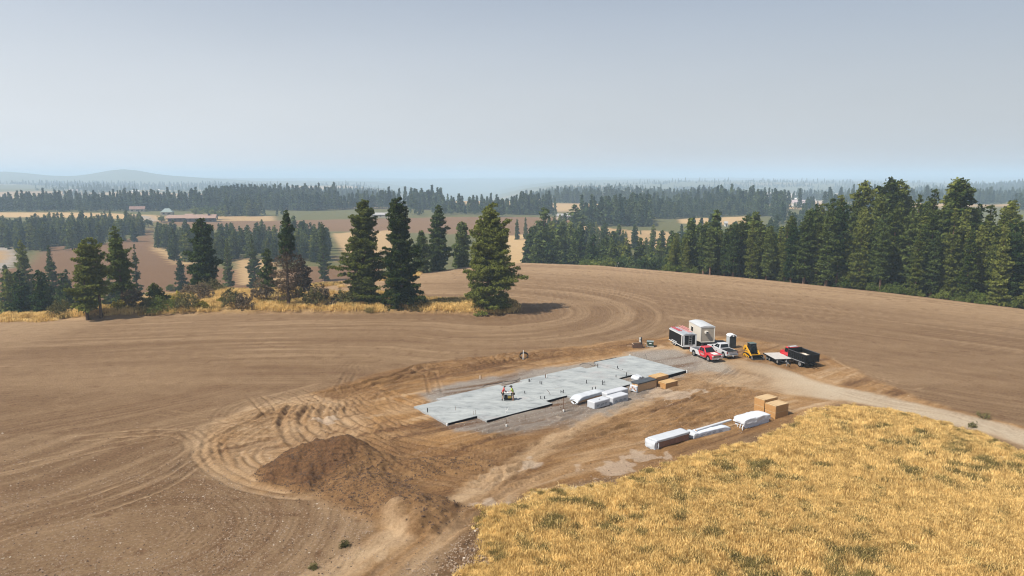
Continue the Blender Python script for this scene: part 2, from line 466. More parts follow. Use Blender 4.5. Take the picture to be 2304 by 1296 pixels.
# ---- wheel tracks: outline in pixels, gauge, depth, how pale the pressed soil is
TR = []
def tr(pix, half=0.85, w=0.24, dep=0.07, pale=0.7, moist=0.0, rep=1, off=0.0, tread=0.0):
    TR.append((smooth_line(WP(pix)), half, w, dep, pale, moist, rep, off, tread))
tr([(-200, 1290), (0, 1205), (200, 1150), (350, 1095), (440, 1040), (480, 1000), (600, 940), (680, 905)], pale=.75, dep=.09)
tr([(-200, 1262), (0, 1183), (200, 1125), (340, 1072), (420, 1028), (440, 1000), (400, 975), (300, 975), (150, 990)], pale=.75, dep=.08)
tr([(-200, 1100), (0, 1058), (150, 1025), (300, 992), (400, 975), (560, 950), (640, 920)], half=.7, pale=.6, dep=.06)
tr([(430, 965), (455, 1000), (470, 1040), (540, 1085), (640, 1108), (740, 1115)], pale=.8, rep=1)
tr([(640, 925), (540, 950), (480, 990), (490, 1040), (560, 1080), (660, 1100), (720, 1105)], pale=.85)
tr([(660, 935), (580, 960), (520, 1000), (540, 1045), (600, 1075), (680, 1092)], pale=.8)
tr([(700, 930), (620, 970), (570, 1005), (560, 1035), (590, 1060)], pale=.7)
tr([(440, 1030), (560, 1000), (700, 990)], pale=.6, dep=.05)
tr([(455, 1010), (520, 985), (640, 975)], pale=.6, dep=.05)
tr([(300, 985), (430, 955), (560, 935), (660, 915), (760, 895)], pale=.7, dep=.06)
tr([(350, 1000), (480, 965), (600, 925), (720, 890)], pale=.6, dep=.06)
tr([(680, 905), (655, 940), (665, 985), (700, 1010)], half=.9, w=.34, dep=.22, pale=.4, moist=.5)
tr([(720, 905), (700, 935), (720, 965), (780, 985)], half=.9, w=.34, dep=.2, pale=.35, moist=.5)
tr([(760, 905), (740, 930), (770, 960), (850, 985)], half=.8, w=.3, dep=.17, pale=.4, moist=.4)
tr([(800, 905), (800, 930), (860, 960), (960, 980)], half=.8, w=.28, dep=.12, pale=.5, moist=.3)
for k in range(6):
    tr([(820, 960 + 9 * k), (900, 985 + 12 * k), (1000, 1000 + 15 * k), (1100, 1005 + 17 * k), (1170, 1000 + 16 * k), (1230 - 6 * k, 985 + 14 * k)], half=.7, w=.26, dep=.11, pale=.25, moist=.5, tread=1.0)
tr([(870, 1048), (960, 1075), (1050, 1085), (1110, 1070), (1150, 1040)], w=.24, dep=.10, moist=.5, tread=1.)
tr([(1000, 1100), (1080, 1100), (1110, 1070), (1100, 1040)], half=.7, dep=.09, moist=.3)
# the access track along the meadow
tr([(660, 1400), (800, 1290), (900, 1215), (1000, 1150), (1110, 1085), (1200, 1020), (1300, 965), (1420, 900), (1560, 880), (1700, 870)], half=.9, w=.4, dep=.08, pale=.9)
tr([(740, 1400), (880, 1290), (980, 1205), (1080, 1130), (1180, 1065), (1300, 1030), (1460, 1000), (1600, 960), (1700, 925)], half=.85, w=.34, dep=.08, pale=.6)
tr([(700, 1400), (840, 1290), (930, 1220), (1040, 1140), (1140, 1075), (1240, 1010), (1400, 960), (1600, 920), (1760, 890)], half=.8, w=.3, dep=.06, pale=.8)
tr([(1000, 1250), (1100, 1165), (1200, 1095), (1330, 1065), (1500, 1035), (1600, 1005), (1720, 960), (1790, 935)], half=.9, w=.28, dep=.08, pale=.2, moist=.25, tread=1.)
for k in range(9):
    tr([(1150 + 10 * k, 1060 - 11 * k), (1300 + 10 * k, 1000 - 9 * k), (1450, 968 - 8.5 * k), (1620, 930 - 5 * k), (1760, 895 - 3.5 * k)], half=.8, w=.25, dep=.06, pale=.35, moist=.18)
tr([(980, 955), (900, 935), (860, 900), (900, 880), (1000, 862)], pale=.4, dep=.08)
tr([(960, 980), (860, 945), (800, 905), (860, 880), (1000, 850), (1180, 825), (1400, 800)], pale=.55, dep=.06)
for k in range(5):
    tr([(720 + 30 * k, 892 - 6 * k), (840 + 20 * k, 868 - 7 * k), (960, 846 - 6 * k), (1100, 822 - 4 * k), (1250, 806 - 3 * k), (1400, 790 - 2.5 * k)], half=.8, w=.26, dep=.15, pale=.1, moist=.35, tread=.6)
tr([(980, 845), (940, 830), (990, 818), (1100, 812)], half=.8, dep=.14, moist=.4)
tr([(1230, 812), (1150, 812), (1130, 803), (1200, 796), (1400, 778)], half=.8, dep=.1, moist=.3)
# turning marks right of the lorry
for k in range(4):
    tr([(1800 + 40 * k, 830 + 6 * k), (1880 + 35 * k, 850 + 6 * k), (1930 + 35 * k, 870 + 5 * k), (1900 + 35 * k, 888 + 6 * k)], half=.7, w=.22, dep=.06, pale=.6)
tr([(1850, 800), (1900, 830), (1960, 850), (2040, 870), (2070, 865)], dep=.06, pale=.6)
tr([(1880, 875), (2000, 905), (2150, 930), (2304, 985)], half=.8, w=.3, dep=.04, pale=.3)
tr([(1640, 770), (1690, 775), (1740, 785), (1800, 830)], dep=.06, pale=.2, moist=.3)
tr([(1560, 850), (1600, 856), (1640, 870), (1620, 890)], dep=.04, pale=.5, w=.18)
tr([(1580, 845), (1620, 855), (1650, 870), (1640, 895)], dep=.04, pale=.5, w=.18)

rt = np.random.default_rng(5)
for k in range(95):
    px = 700 + 950 * rt.random(); py = 900 + 130 * rt.random() - (px - 700) * .045
    an = 33 + rt.normal() * 9 if px > 1000 else 150 + rt.normal() * 30
    x, y = P0(px, py); L_ = 6 + 12 * rt.random(); cv = rt.normal() * .05; pts = []
    for q in range(7):
        pts.append((x, y)); a_ = R(an) + cv * q; x += math.cos(a_) * L_ / 6; y += math.sin(a_) * L_ / 6
    TR.append((smooth_line(pts, 3), .75, .17 + .10 * rt.random(), .06 + .05 * rt.random(), .8 * rt.random() ** 1.5, .75 * rt.random(), 1, 0, 1.0 if rt.random() < .5 else 0.0))
for k in range(34):
    px = 480 + 260 * rt.random(); py = 930 + 110 * rt.random(); x, y = P0(px, py); an = 60 + 60 * rt.normal(); L_ = 5 + 7 * rt.random(); cv = rt.normal() * .14; pts = []
    for q in range(7):
        pts.append((x, y)); a_ = R(an) + cv * q; x += math.cos(a_) * L_ / 6; y += math.sin(a_) * L_ / 6
    TR.append((smooth_line(pts, 3), .75, .2, .05, .5 * rt.random(), .45 * rt.random(), 1, 0, 0.6))
STRIPLINE = smooth_line(WP([(-600, 760), (0, 712), (300, 702), (700, 690), (1000, 690), (1110, 697)]), 3)
S1 = WP([(-400, 1250), (0, 1262), (340, 1200)])
S2 = WP([(180, 900), (440, 830), (860, 828)])
S3 = WP([(880, 822), (930, 817)])
S4 = WP([(1500, 705), (1660, 695)])
def near_fields(X, Y):
    """height and soil masks of the near ground"""
    n = X.shape
    h = H0(X, Y)
    m = {k: np.zeros(n) for k in ('clay', 'gravel', 'pale', 'moist', 'straw', 'road', 'white', 'green')}
    warp = fbm(X, Y, 6.0, 4, 1)
    warp2 = fbm(X, Y, 1.5, 3, 2)
    yard = poly_sd(X, Y, YARD) + 1.1 * warp + 0.5 * warp2
    meadow = poly_sd(X, Y, MEADOW) + 1.0 * warp + 1.1 * warp2
    yd = sstep(-0.6, 0.9, yard)
    md = sstep(-0.3, 0.5, meadow)
    # furrows
    def rows(dist, lam, amp, w):
        nonlocal h
        a = amp * w * (0.45 + 0.85 * np.clip(fbm(X, Y, 9, 3, 21) + 0.45, 0, 1.4))
        s = np.sin(2 * math.pi * dist / lam + 3.2 * fbm(X, Y, 6, 3, 22))
        h = h + a * s
        m['pale'][:] = np.maximum(m['pale'], w * np.clip(s, 0, 1) * np.clip(fbm(dist * 2.2, 0.02 * X + 0.02 * Y, 5, 3, 23) + 0.15, 0, 1) * 0.42)
    inside = (1 - yd) * (1 - md)
    d1, _, _ = line_d(X, Y, S1)
    w1 = sstep(24, 19, d1) * inside * sstep(-2, 3, -poly_sd(X, Y, WP([(0, 1200), (200, 1145), (440, 1035), (480, 1060), (480, 900), (0, 900), (-400, 1000), (-400, 1300)])))
    rows(d1, 0.55, 0.030, w1)
    dT, sg, _ = line_d(X, Y, smooth_line(WP([(-400, 1290), (0, 1195), (200, 1138), (440, 1035)])))
    w2 = sstep(3, 5, dT) * (1 - w1) * inside * sstep(75, 60, Y)
    rows(dT * sg, 0.6, 0.018, w2)
    dS, _, _ = line_d(X, Y, STRIPLINE)
    w3 = inside * sstep(60, 75, Y) * sstep(62, 45, dS) * sstep(36, 24, X)
    rows(dS, 0.9, 0.022, w3)
    dE = yedge(X) - Y
    w4 = inside * np.clip(1 - w3 - w2 - w1, 0, 1)
    rows(dE * 0.8, 1.05, 0.018, w4)
    for S, rad in ((S3, 7.5), (S4, 9.0), (S2, 5.0)):
        dd, _, _ = line_d(X, Y, S)
        rows(dd, 0.75, 0.026, sstep(rad, rad - 1.5, dd) * sstep(0.6, 1.5, dd) * inside)
    # streaks left by the harrow, along the furrows
    f_ = np.where(w4 > w3, dE * .8, dS); f_ = np.where(w2 > .5, dT * sg, f_); f_ = np.where(w1 > .5, d1, f_)
    st_ = fbm(f_ + 0.5 * fbm(X, Y, 8, 2, 35), X * 0.055 + 0.02 * Y, 1.1, 4, 36) + 0.7 * fbm(f_, X * 0.03, 5.0, 3, 37)
    m['pale'] = np.maximum(m['pale'], np.clip(st_, 0, 1) * 0.55 * inside)
    m['moist'] = np.maximum(m['moist'], np.clip(-st_ - .05, 0, 1) * 0.55 * inside)
    spk = fbm(X, Y, 0.9, 2, 38); m['moist'] = np.maximum(m['moist'], np.clip(spk - .42, 0, 1) * 1.6 * inside)
    # big tonal bands in the field
    m['pale'] = np.maximum(m['pale'], np.clip(fbm(X * 0.3, Y * 1.6, 14, 4, 30), 0, 1) * 0.5 * inside)
    m['pale'] = np.maximum(m['pale'], sstep(0, 60, 60 - dE) * 0.55 * inside * sstep(10, 20, dE + 15))
    dark1 = np.clip(fbm(X * 0.25, Y * 1.3, 22, 4, 31), 0, 1)
    m['moist'] = np.maximum(m['moist'], dark1 * 0.28 * inside)
    # bottom left is stonier and paler
    m['pale'] = np.maximum(m['pale'], 0.40 * sstep(54, 44, Y) * (0.5 + 0.5 * fbm(X, Y, 5, 3, 32)) * inside)
    # yard
    m['clay'] = np.maximum(m['clay'], yd * (1 - 0.25 * np.clip(warp + 0.5, 0, 1)))
    p1 = poly_sd(X, Y, PALE1) + 1.3 * warp + 0.7 * warp2
    m['pale'] = np.maximum(m['pale'] * (1 - 0.7 * yd), sstep(-1.2, 1.6, p1) * 0.92)
    # churned soil: streaks that follow the way machines drove across the yard
    ca, sa_ = math.cos(R(33)), math.sin(R(33))
    U_ = X * ca + Y * sa_ + 1.5 * warp; V_ = -X * sa_ + Y * ca + 1.6 * fbm(X, Y, 14, 2, 39)
    ch = 0.8 * fbm(U_ * 0.09, V_, 0.75, 3, 45) + 0.7 * fbm(U_ * 0.15, V_, 2.2, 3, 46)
    ch = ch * (1 - .9 * sstep(-1.5, .8, poly_sd(X, Y, ROAD)))
    m['pale'] = np.maximum(m['pale'], np.clip(1.6 * ch + .02, 0, 1) * yd); m['moist'] = np.maximum(m['moist'], np.clip(-1.5 * ch - .06, 0, .9) * yd)
    h = h + yd * 0.09 * ch
    track_pale = yd * np.clip(fbm(X * 0.5 + Y * 0.35, Y - 0.5 * X, 3.4, 4, 33) + 0.05, 0, 1) * 0.8
    m['pale'] = np.maximum(m['pale'], track_pale)
    cb = sstep(-0.5, 0.8, poly_sd(X, Y, CLAYBAND) + 0.9 * warp + 0.6 * warp2)
    m['moist'] = np.maximum(m['moist'], cb * (0.48 + 0.35 * warp2))
    m['pale'] *= 1 - 0.8 * cb
    h = h + cb * (0.16 + 0.22 * fbm(X, Y, 2.6, 4, 34))
    g1 = sstep(-0.7, 1.3, poly_sd(X, Y, GRAVEL1) + 1.6 * warp + 0.9 * warp2)
    g2 = sstep(-1.2, 1.6, poly_sd(X, Y, GRAVEL2) + 1.8 * warp + 0.6 * warp2)
    m['gravel'] = np.maximum(g1 * 0.95, g2 * 0.9)
    rd = poly_sd(X, Y, ROAD) + 0.5 * warp + 0.25 * warp2
    rdm = sstep(-0.5, 1.0, rd)
    m['road'] = rdm * (0.86 + 0.14 * warp2) * np.maximum(sstep(26, 40, X), 0.35)
    # darker disturbed soil right of the pickups and around the lower yard
    dk = poly_sd(X, Y, WP([(1640, 760), (1700, 762), (1860, 800), (1900, 840), (1800, 838), (1700, 818), (1650, 790)]))
    m['moist'] = np.maximum(m['moist'], sstep(-1.5, 1.5, dk + 1.5 * warp) * 0.35)
    dk = poly_sd(X, Y, WP([(830, 985), (1000, 1000), (1180, 1000), (1200, 1040), (1120, 1090), (1020, 1120), (980, 1180), (850, 1160), (780, 1060)]))
    low = sstep(-1.2, 1.5, dk + 1.2 * warp)
    m['moist'] = np.maximum(m['moist'], low * (0.50 + 0.2 * warp2)); m['pale'] *= 1 - 0.6 * low
    dk = poly_sd(X, Y, WP([(1200, 1100), (1420, 1020), (1600, 985), (1790, 930), (1800, 950), (1600, 1020), (1400, 1078), (1210, 1112)]))
    m['moist'] = np.maximum(m['moist'], sstep(-1, 1.2, dk + 0.8 * warp) * (0.42 + 0.2 * warp2))
    m['pale'] *= 1 - 0.6 * sstep(-1, 1, dk)
    # clods beside the track
    cl = sstep(-0.3, 0.4, poly_sd(X, Y, CLODS) + 0.5 * warp)
    h = h + cl * (0.12 * fbm(X, Y, 0.7, 3, 50) + 0.05)
    m['moist'] = np.maximum(m['moist'], cl * 0.35); m['pale'] *= 1 - cl; m['clay'] *= 1 - 0.7 * cl
    rg = poly_sd(X, Y, WP([(978, 1200), (1000, 1180), (1080, 1142), (1085, 1150), (1010, 1195)]))
    rgm = sstep(-0.3, 0.3, rg + 0.3 * warp2)
    h = h + rgm * (0.22 + 0.16 * fbm(X, Y, 0.8, 3, 51)); m['moist'] = np.maximum(m['moist'], rgm * 0.6)
    # white crusts where concrete was washed out
    for px, py, r in ((1505, 893, 1.5), (1537, 883, .9), (1512, 880, .8), (1467, 878, .8), (1208, 1047, .8), (1390, 1050, 1.1), (1247, 944, .6), (1540, 906, .9), (1372, 1052, 1.1), (1062, 1140, .9), (720, 948, .6), (1450, 1030, 0.6)):
        cx, cy = P0(px, py)
        q = np.hypot((X - cx) / 1.5, Y - cy)
        m['white'] = np.maximum(m['white'], sstep(r, r * 0.35, q + 2.6 * warp2 + 0.5 * warp) * 0.45)
    # general roughness
    h = h + inside * (0.030 * fbm(X, Y, 0.6, 2, 60) + 0.04 * fbm(X, Y, 3, 3, 61))
    h = h + yd * (1 - rdm) * (1 - np.maximum(g1, g2) * 0.8) * (0.045 * fbm(X, Y, 1.1, 4, 62) + 0.02 * fbm(X, Y, 0.4, 2, 63))
    # tracks
    for pts, half, w, dep, pale, moist, rep, off, tread in TR:
        a = np.array(pts); x0, y0 = a.min(0) - 3; x1, y1 = a.max(0) + 3
        ii = np.where((gx > x0) & (gx < x1))[0]; jj = np.where((gy > y0) & (gy < y1))[0]
        if len(ii) == 0 or len(jj) == 0: continue
        sl = (slice(jj[0], jj[-1] + 1), slice(ii[0], ii[-1] + 1))
        xs, ys = X[sl], Y[sl]
        d, s, run = line_d(xs + 0.25 * fbm(xs, ys, 5, 2, 70), ys, pts)
        L = run.max()
        fade = sstep(0, 2.5, run) * sstep(0, 2.5, L - run) * (0.65 + 0.5 * np.clip(fbm(run, run * 0, 4, 2, 71) + .4, 0, 1))
        fade = fade * np.clip(1.0 + .9 * fbm(xs, ys, 3.2, 3, 72), .35, 1.5)
        u = np.abs(d - half + 0.12 * fbm(xs, ys, 1.1, 2, 73))
        rut = np.exp(-(u / w) ** 2) * fade
        berm = np.exp(-((u - 1.7 * w) / (0.7 * w)) ** 2) * fade
        tt = 1.0
        if tread: tt = 1 + 0.8 * tread * np.sin(run / 0.42 * 2 * math.pi + s * 2) * (ys < 90)
        h[sl] += -1.25 * dep * rut * tt + 0.9 * dep * berm
        m['pale'][sl] = np.clip(np.maximum(m['pale'][sl], pale * rut), 0, 1) * (1 - 0.45 * berm * (pale > 0.3))
        m['moist'][sl] = np.maximum(m['moist'][sl], moist * rut * (0.6 + 0.4 * tt))
        m['moist'][sl] = np.maximum(m['moist'][sl], 0.36 * berm)
    # the driven lane beside the meadow: pressed pale dust
    for lane, hw_, v_ in (([(600, 1400), (740, 1296), (860, 1225), (960, 1160), (1060, 1105), (1150, 1050), (1230, 1000), (1330, 945), (1450, 905)], 1.25, .9),
                      ([(780, 1400), (900, 1296), (1000, 1215), (1100, 1140), (1190, 1085), (1290, 1040), (1400, 1000)], .7, .6),
                      ([(1330, 945), (1450, 895), (1560, 868), (1680, 850)], 1.6, .5), ([(560, 1085), (480, 1050), (455, 1005), (480, 960), (560, 930), (660, 905)], 1.4, .55)):
        dl, _, rn = line_d(X, Y, smooth_line(WP(lane)))
        lw = sstep(hw_ + .7, hw_ - .5, dl + .6 * warp + .5 * warp2) * v_
        sb_ = sstep(hw_ + 2.2, hw_ + .9, dl + .8 * warp2) * (1 - lw) * v_ * .5 * yd; m['moist'] = np.maximum(m['moist'], sb_)
        m['pale'] = np.maximum(m['pale'], lw * (.9 + .5 * fbm(rn * .3, dl * 2 + 50, 1.2, 3, 53))); m['moist'] = m['moist'] * (1 - .8 * lw)
    # pile
    ph = pile_h(X, Y)
    on = sstep(0.02, 0.35, ph)
    h = h + ph
    fresh = sstep(0.1, 0.7, ph) * sstep(-11.0, -15.0, X - 0.35 * (Y - 60) + 2.2 * warp)      # the newest, darkest tip of the heap
    for k in ('pale', 'gravel', 'road', 'white'): m[k] = m[k] * (1 - on)
    m['clay'] = np.maximum(m['clay'] * (1 - 0.5 * on), on * .5)
    m['moist'] = np.maximum(m['moist'] * (1 - on), on * np.clip(0.32 + 0.25 * warp2 + 0.25 * warp, 0, 1))
    m['moist'] = np.maximum(m['moist'], fresh * np.clip(0.86 + 0.25 * warp2, 0, 1))
    # pale dry soil slid down the heap toe, near the track
    sl_ = poly_sd(X, Y, WP([(850, 1165), (880, 1160), (940, 1180), (930, 1230), (850, 1260), (838, 1215)]))
    sw = sstep(-0.8, 0.8, sl_ + 1.2 * warp2 + .6 * warp); m['pale'] = np.maximum(m['pale'], sw * np.clip(.55 + .9 * fbm(X * 1.2, Y * .4, 1.1, 3, 52), 0, 1)); m['moist'] *= 1 - 0.6 * sw
    # dry grass: the meadow and the bank
    m['straw'] = md * np.clip(0.80 + 0.3 * warp2, 0, 1)
    h = h + md * 0.10 * fbm(X, Y, 3.0, 3, 80)
    for k in ('clay', 'gravel', 'pale', 'road', 'white'): m[k] *= 1 - md
    sp = poly_sd(X, Y, STRIP) + 1.2 * warp + 0.9 * warp2
    spm = sstep(-0.8, 0.8, sp)
    m['straw'] = np.maximum(m['straw'], spm * np.clip(0.65 + 0.35 * warp + 0.4 * warp2, 0, 1))
    h = h + spm * (0.7 + 0.6 * warp + 0.25 * warp2) * (1 - sstep(0, 25, Y - yedge(X)))
    beyond = sstep(1, 6, Y - yedge(X))
    for k in ('clay', 'pale', 'moist'): m[k] *= 1 - beyond
    m['straw'] = np.maximum(m['straw'], beyond * np.clip(0.35 + warp, 0, 1) * 0.8)
    m['green'] = np.maximum(m['green'], beyond * np.clip(0.35 - warp, 0, 1) * 0.9)
    aux = dict(yard=yard, meadow=meadow, road=rd, pile=ph, gravel=np.maximum(g1, g2), strip=sp)
    return h, m, aux
GX, GY = np.meshgrid(gx, gy)
NH, NM, AUX = near_fields(GX, GY)
# fade fine relief out at the rim so the sheet meets the far land
rim = np.minimum(np.minimum(GX - NX0, NX1 - GX), np.minimum(GY - NY0, NY1 - GY))
NH = H0(GX, GY) + (NH - H0(GX, GY)) * sstep(0, 4, rim)

# ------------------------------------------------------------------ THE FAR LAND
fx = np.unique(np.concatenate([-np.geomspace(420, 13000, 90), np.linspace(-140, 140, 113), np.linspace(140, 420, 60), -np.linspace(140, 420, 60), np.geomspace(420, 13000, 90)]).round(3))
fy = np.unique(np.concatenate([np.linspace(-220, 28, 12), np.linspace(28, 262, 40), np.geomspace(262, 11500, 330)]).round(3))
FX, FY = np.meshgrid(fx, fy)
FH = H0(FX, FY)
def interp_rim(c, along, vals): return np.interp(c, along, vals)
for j, yv in ((0, NY0), (-1, NY1)):
    NH[j, :] = np.interp(gx, fx, H0(fx, np.full_like(fx, yv)))
for i, xv in ((0, NX0), (-1, NX1)):
    NH[:, i] = np.interp(gy, fy, H0(np.full_like(fy, xv), fy))
def masks_far(X, Y):
    m = {k: np.zeros(X.shape) for k in ('clay', 'gravel', 'pale', 'moist', 'straw', 'road', 'white', 'green')}
    w = fbm(X, Y, 90, 4, 90)
    m['green'][:] = 0.85
    far = sstep(250, 3000, Y)
    m['straw'][:] = np.clip(0.25 * w + 0.05, 0, 1)
    fld = sstep(0.16, 0.22, fbm(X, Y * 1.5, 430, 2, 95)) * sstep(800, 900, Y) * sstep(3600, 3000, Y)
    m['straw'] = np.maximum(m['straw'], fld * .62); m['green'] *= 1 - fld
    def put(poly, key, val, soft=3.0, f=PV, clear=True):
        pts = [f(*q) for q in poly]
        dist = np.mean([q[1] for q in pts])
        s = soft * dist / 400.0
        a = sstep(-s * 0.3, s * 0.3, poly_sd(X, Y, pts) + 0.35 * s * w)
        if clear:
            for k in m: m[k] = m[k] * (1 - a)
        if key: m[key] = np.maximum(m[key], a * val)
    put([(-300, 640), (60, 600), (100, 556), (240, 548), (318, 530), (340, 505), (352, 548), (400, 580), (430, 592), (560, 612), (700, 600), (860, 596), (860, 700), (0, 700), (-300, 700)], 'moist', 0.62)
    put([(330, 498), (480, 497), (700, 495), (830, 492), (1290, 490), (1300, 512), (1150, 530), (900, 522), (700, 520), (560, 522), (430, 512)], 'moist', 0.42)
    put([(1140, 530), (1205, 527), (1200, 600), (1140, 620)], 'straw', 0.8)
    put([(-100, 474), (0, 478), (150, 478), (350, 484), (360, 497), (250, 492), (0, 489), (-100, 488)], 'straw', 0.75)
    put([(340, 486), (620, 486), (620, 497), (340, 497)], 'straw', 0.55)
    put([(748, 525), (885, 518), (885, 570), (775, 574)], 'straw', 0.6)
    put([(350, 548), (420, 585), (440, 596), (400, 596), (345, 560)], 'straw', 0.7)
    put([(530, 575), (620, 590), (640, 640), (540, 640)], 'straw', 0.6)
    put([(745, 576), (880, 572), (880, 590), (760, 592)], 'green', 0.35)
    put([(1440, 518), (1500, 520), (1530, 532), (1520, 600), (1480, 570), (1440, 530)], 'straw', 0.6)
    put([(1290, 505), (1440, 520), (1500, 545), (1400, 560), (1300, 540)], 'straw', 0.5)
    put([(1525, 492), (1690, 486), (1700, 500), (1600, 508), (1530, 502)], 'straw', 0.8)
    put([(1400, 431), (1650, 430), (1900, 436), (1900, 446), (1500, 444), (1400, 440)], 'white', 0.8)
    put([(1720, 449), (1900, 452), (1880, 458), (1720, 457)], 'white', 0.6)
    put([(1714, 462), (1748, 462), (1738, 480), (1714, 480)], 'white', 0.55)
    put([(1330, 437), (1400, 440), (1400, 446), (1340, 448)], 'straw', 0.8)
    put([(225, 437), (560, 431), (700, 436), (540, 446), (240, 450)], 'straw', 0.5)
    put([(0, 432), (180, 431), (200, 440), (0, 444)], 'straw', 0.35)
    put([(300, 484), (340, 486), (352, 498), (330, 500)], 'gravel', 0.9, soft=2)
    put([(-200, 545), (0, 552), (30, 556), (44, 576), (36, 596), (0, 612), (-200, 640)], 'gravel', 0.95, soft=2)
    put([(-200, 560), (0, 564), (14, 570), (16, 578), (0, 592), (-200, 600)], 'straw', 0.5, soft=2)
    m['white'] = np.clip(np.maximum(m['white'], 0.22 * m['straw'] * (Y > 262)), 0, .6)
    for k in m: m[k] = np.clip(m[k], 0, 1)
    return m
FM = masks_far(FX, FY)
nearw = np.exp(-np.maximum(0, np.maximum(np.abs(FX) - 140, np.maximum(FY - 262, 28 - FY))) / 40.0)
plate = sstep(2, -4, FY - yedge(FX))
for k in FM: FM[k] *= 1 - plate
def sheet(name, X, Y, Z, M, face_sel, mats, parent=None):
    ny, nx = X.shape
    idx = np.arange(ny * nx).reshape(ny, nx)
    q = np.stack([idx[:-1, :-1], idx[:-1, 1:], idx[1:, 1:], idx[1:, :-1]], -1)[face_sel]
    used, inv = np.unique(q.ravel(), return_inverse=True)
    v = np.stack([X.ravel()[used], Y.ravel()[used], Z.ravel()[used]], -1)
    me = mesh_np(name, v, inv.reshape(-1, 4), mats, smooth=True)
    for an, ks in (('mask_a', ('clay', 'gravel', 'pale', 'moist')), ('mask_b', ('straw', 'road', 'white', 'green'))):
        at = me.attributes.new(an, 'FLOAT_COLOR', 'POINT')
        c = np.stack([np.clip(M[k].ravel()[used], 0, 1) for k in ks], -1).astype(np.float32)
        at.data.foreach_set('color', c.ravel())
    # shared normals so that neighbouring sheets meet without a seam
    dzx = np.gradient(Z, axis=1) / np.gradient(X, axis=1); dzy = np.gradient(Z, axis=0) / np.gradient(Y, axis=0)
    nrm = np.stack([-dzx.ravel()[used], -dzy.ravel()[used], np.ones(len(used))], -1)
    nrm /= np.linalg.norm(nrm, axis=1)[:, None]
    me.normals_split_custom_set_from_vertices(nrm.astype(np.float32))
    return obj(name, me, parent)
fc = lambda a: (a[:-1, :-1] + a[1:, 1:] + a[1:, :-1] + a[:-1, 1:]) / 4
cl = {k: fc(v) for k, v in AUX.items()}
is_pile = cl['pile'] > 0.12
is_meadow = (cl['meadow'] > 0) & ~is_pile
is_road = (cl['road'] > 0) & (fc(GX) > 34) & ~is_meadow & ~is_pile
is_gravel = (cl['gravel'] > 0.5) & ~is_meadow & ~is_pile & ~is_road
is_yard = (cl['yard'] > 0) & ~is_meadow & ~is_pile & ~is_road & ~is_gravel
is_bank = (cl['strip'] > 0) & ~is_yard & ~is_meadow
is_field = ~(is_pile | is_meadow | is_road | is_gravel | is_yard | is_bank)
for nm, s in (('ground', is_field), ('yard', is_yard), ('gravel_pad', is_gravel), ('dirt_road', is_road), ('meadow', is_meadow), ('grassy_bank', is_bank)):
    tag(sheet(nm, GX, GY, NH, NM, s, GROUND), kind='structure')
tag(sheet('dirt_pile', GX, GY, NH, NM, is_pile, GROUND), 'long lumpy heap of brown topsoil with a dark fresh tip beside the wheel tracks', 'dirt pile')
mx_, my_ = fc(FX), fc(FY)
hole = (mx_ > NX0) & (mx_ < NX1) & (my_ > NY0) & (my_ < NY1)
tag(sheet('valley_land', FX, FY, FH, FM, ~hole & (my_ < 3600), GROUND), kind='structure')
tag(sheet('hills', FX, FY, FH, FM, ~hole & (my_ >= 3600), GROUND), kind='structure')
# fast ground height for standing things on
def ZG(x, y):
    x = float(x); y = float(y)
    if NX0 < x < NX1 and NY0 < y < NY1:
        i = min(max(np.searchsorted(gx, x) - 1, 0), len(gx) - 2); j = min(max(np.searchsorted(gy, y) - 1, 0), len(gy) - 2)
        a = (x - gx[i]) / (gx[i + 1] - gx[i]); b = (y - gy[j]) / (gy[j + 1] - gy[j])
        return float((NH[j, i] * (1 - a) + NH[j, i + 1] * a) * (1 - b) + (NH[j + 1, i] * (1 - a) + NH[j + 1, i + 1] * a) * b)
    return float(H0(x, y))
def grid_val(A, x, y):
    i = np.clip(np.searchsorted(gx, x) - 1, 0, len(gx) - 2); j = np.clip(np.searchsorted(gy, y) - 1, 0, len(gy) - 2)
    a = (x - gx[i]) / (gx[i + 1] - gx[i]); b = (y - gy[j]) / (gy[j + 1] - gy[j])
    return (A[j, i] * (1 - a) + A[j, i + 1] * a) * (1 - b) + (A[j + 1, i] * (1 - a) + A[j + 1, i + 1] * a) * b

# ------------------------------------------------------------------ HAZE
def build_haze():
    m = bpy.data.materials.new('smoke_haze'); m.use_nodes = True
    nt = m.node_tree; nt.nodes.remove(nt.nodes['Principled BSDF'])
    v = nt.nodes.new('ShaderNodeVolumePrincipled')
    v.inputs['Color'].default_value = (0.58, 0.77, 0.97, 1)
    v.inputs['Density'].default_value = 0.00029
    v.inputs['Anisotropy'].default_value = 0.0
    nt.links.new(v.outputs[0], nt.nodes['Material Output'].inputs['Volume'])
    zmin = float(min(FH.min(), NH.min())) - 1.5
    zmax = max(float(FH.max()), 30.0) + 12.0
    b = MB(); b.box((0, 5700, (zmin + zmax) / 2), (27000, 12600, zmax - zmin))
    o = b.build('haze', m); tag(o, kind='stuff')
build_haze()

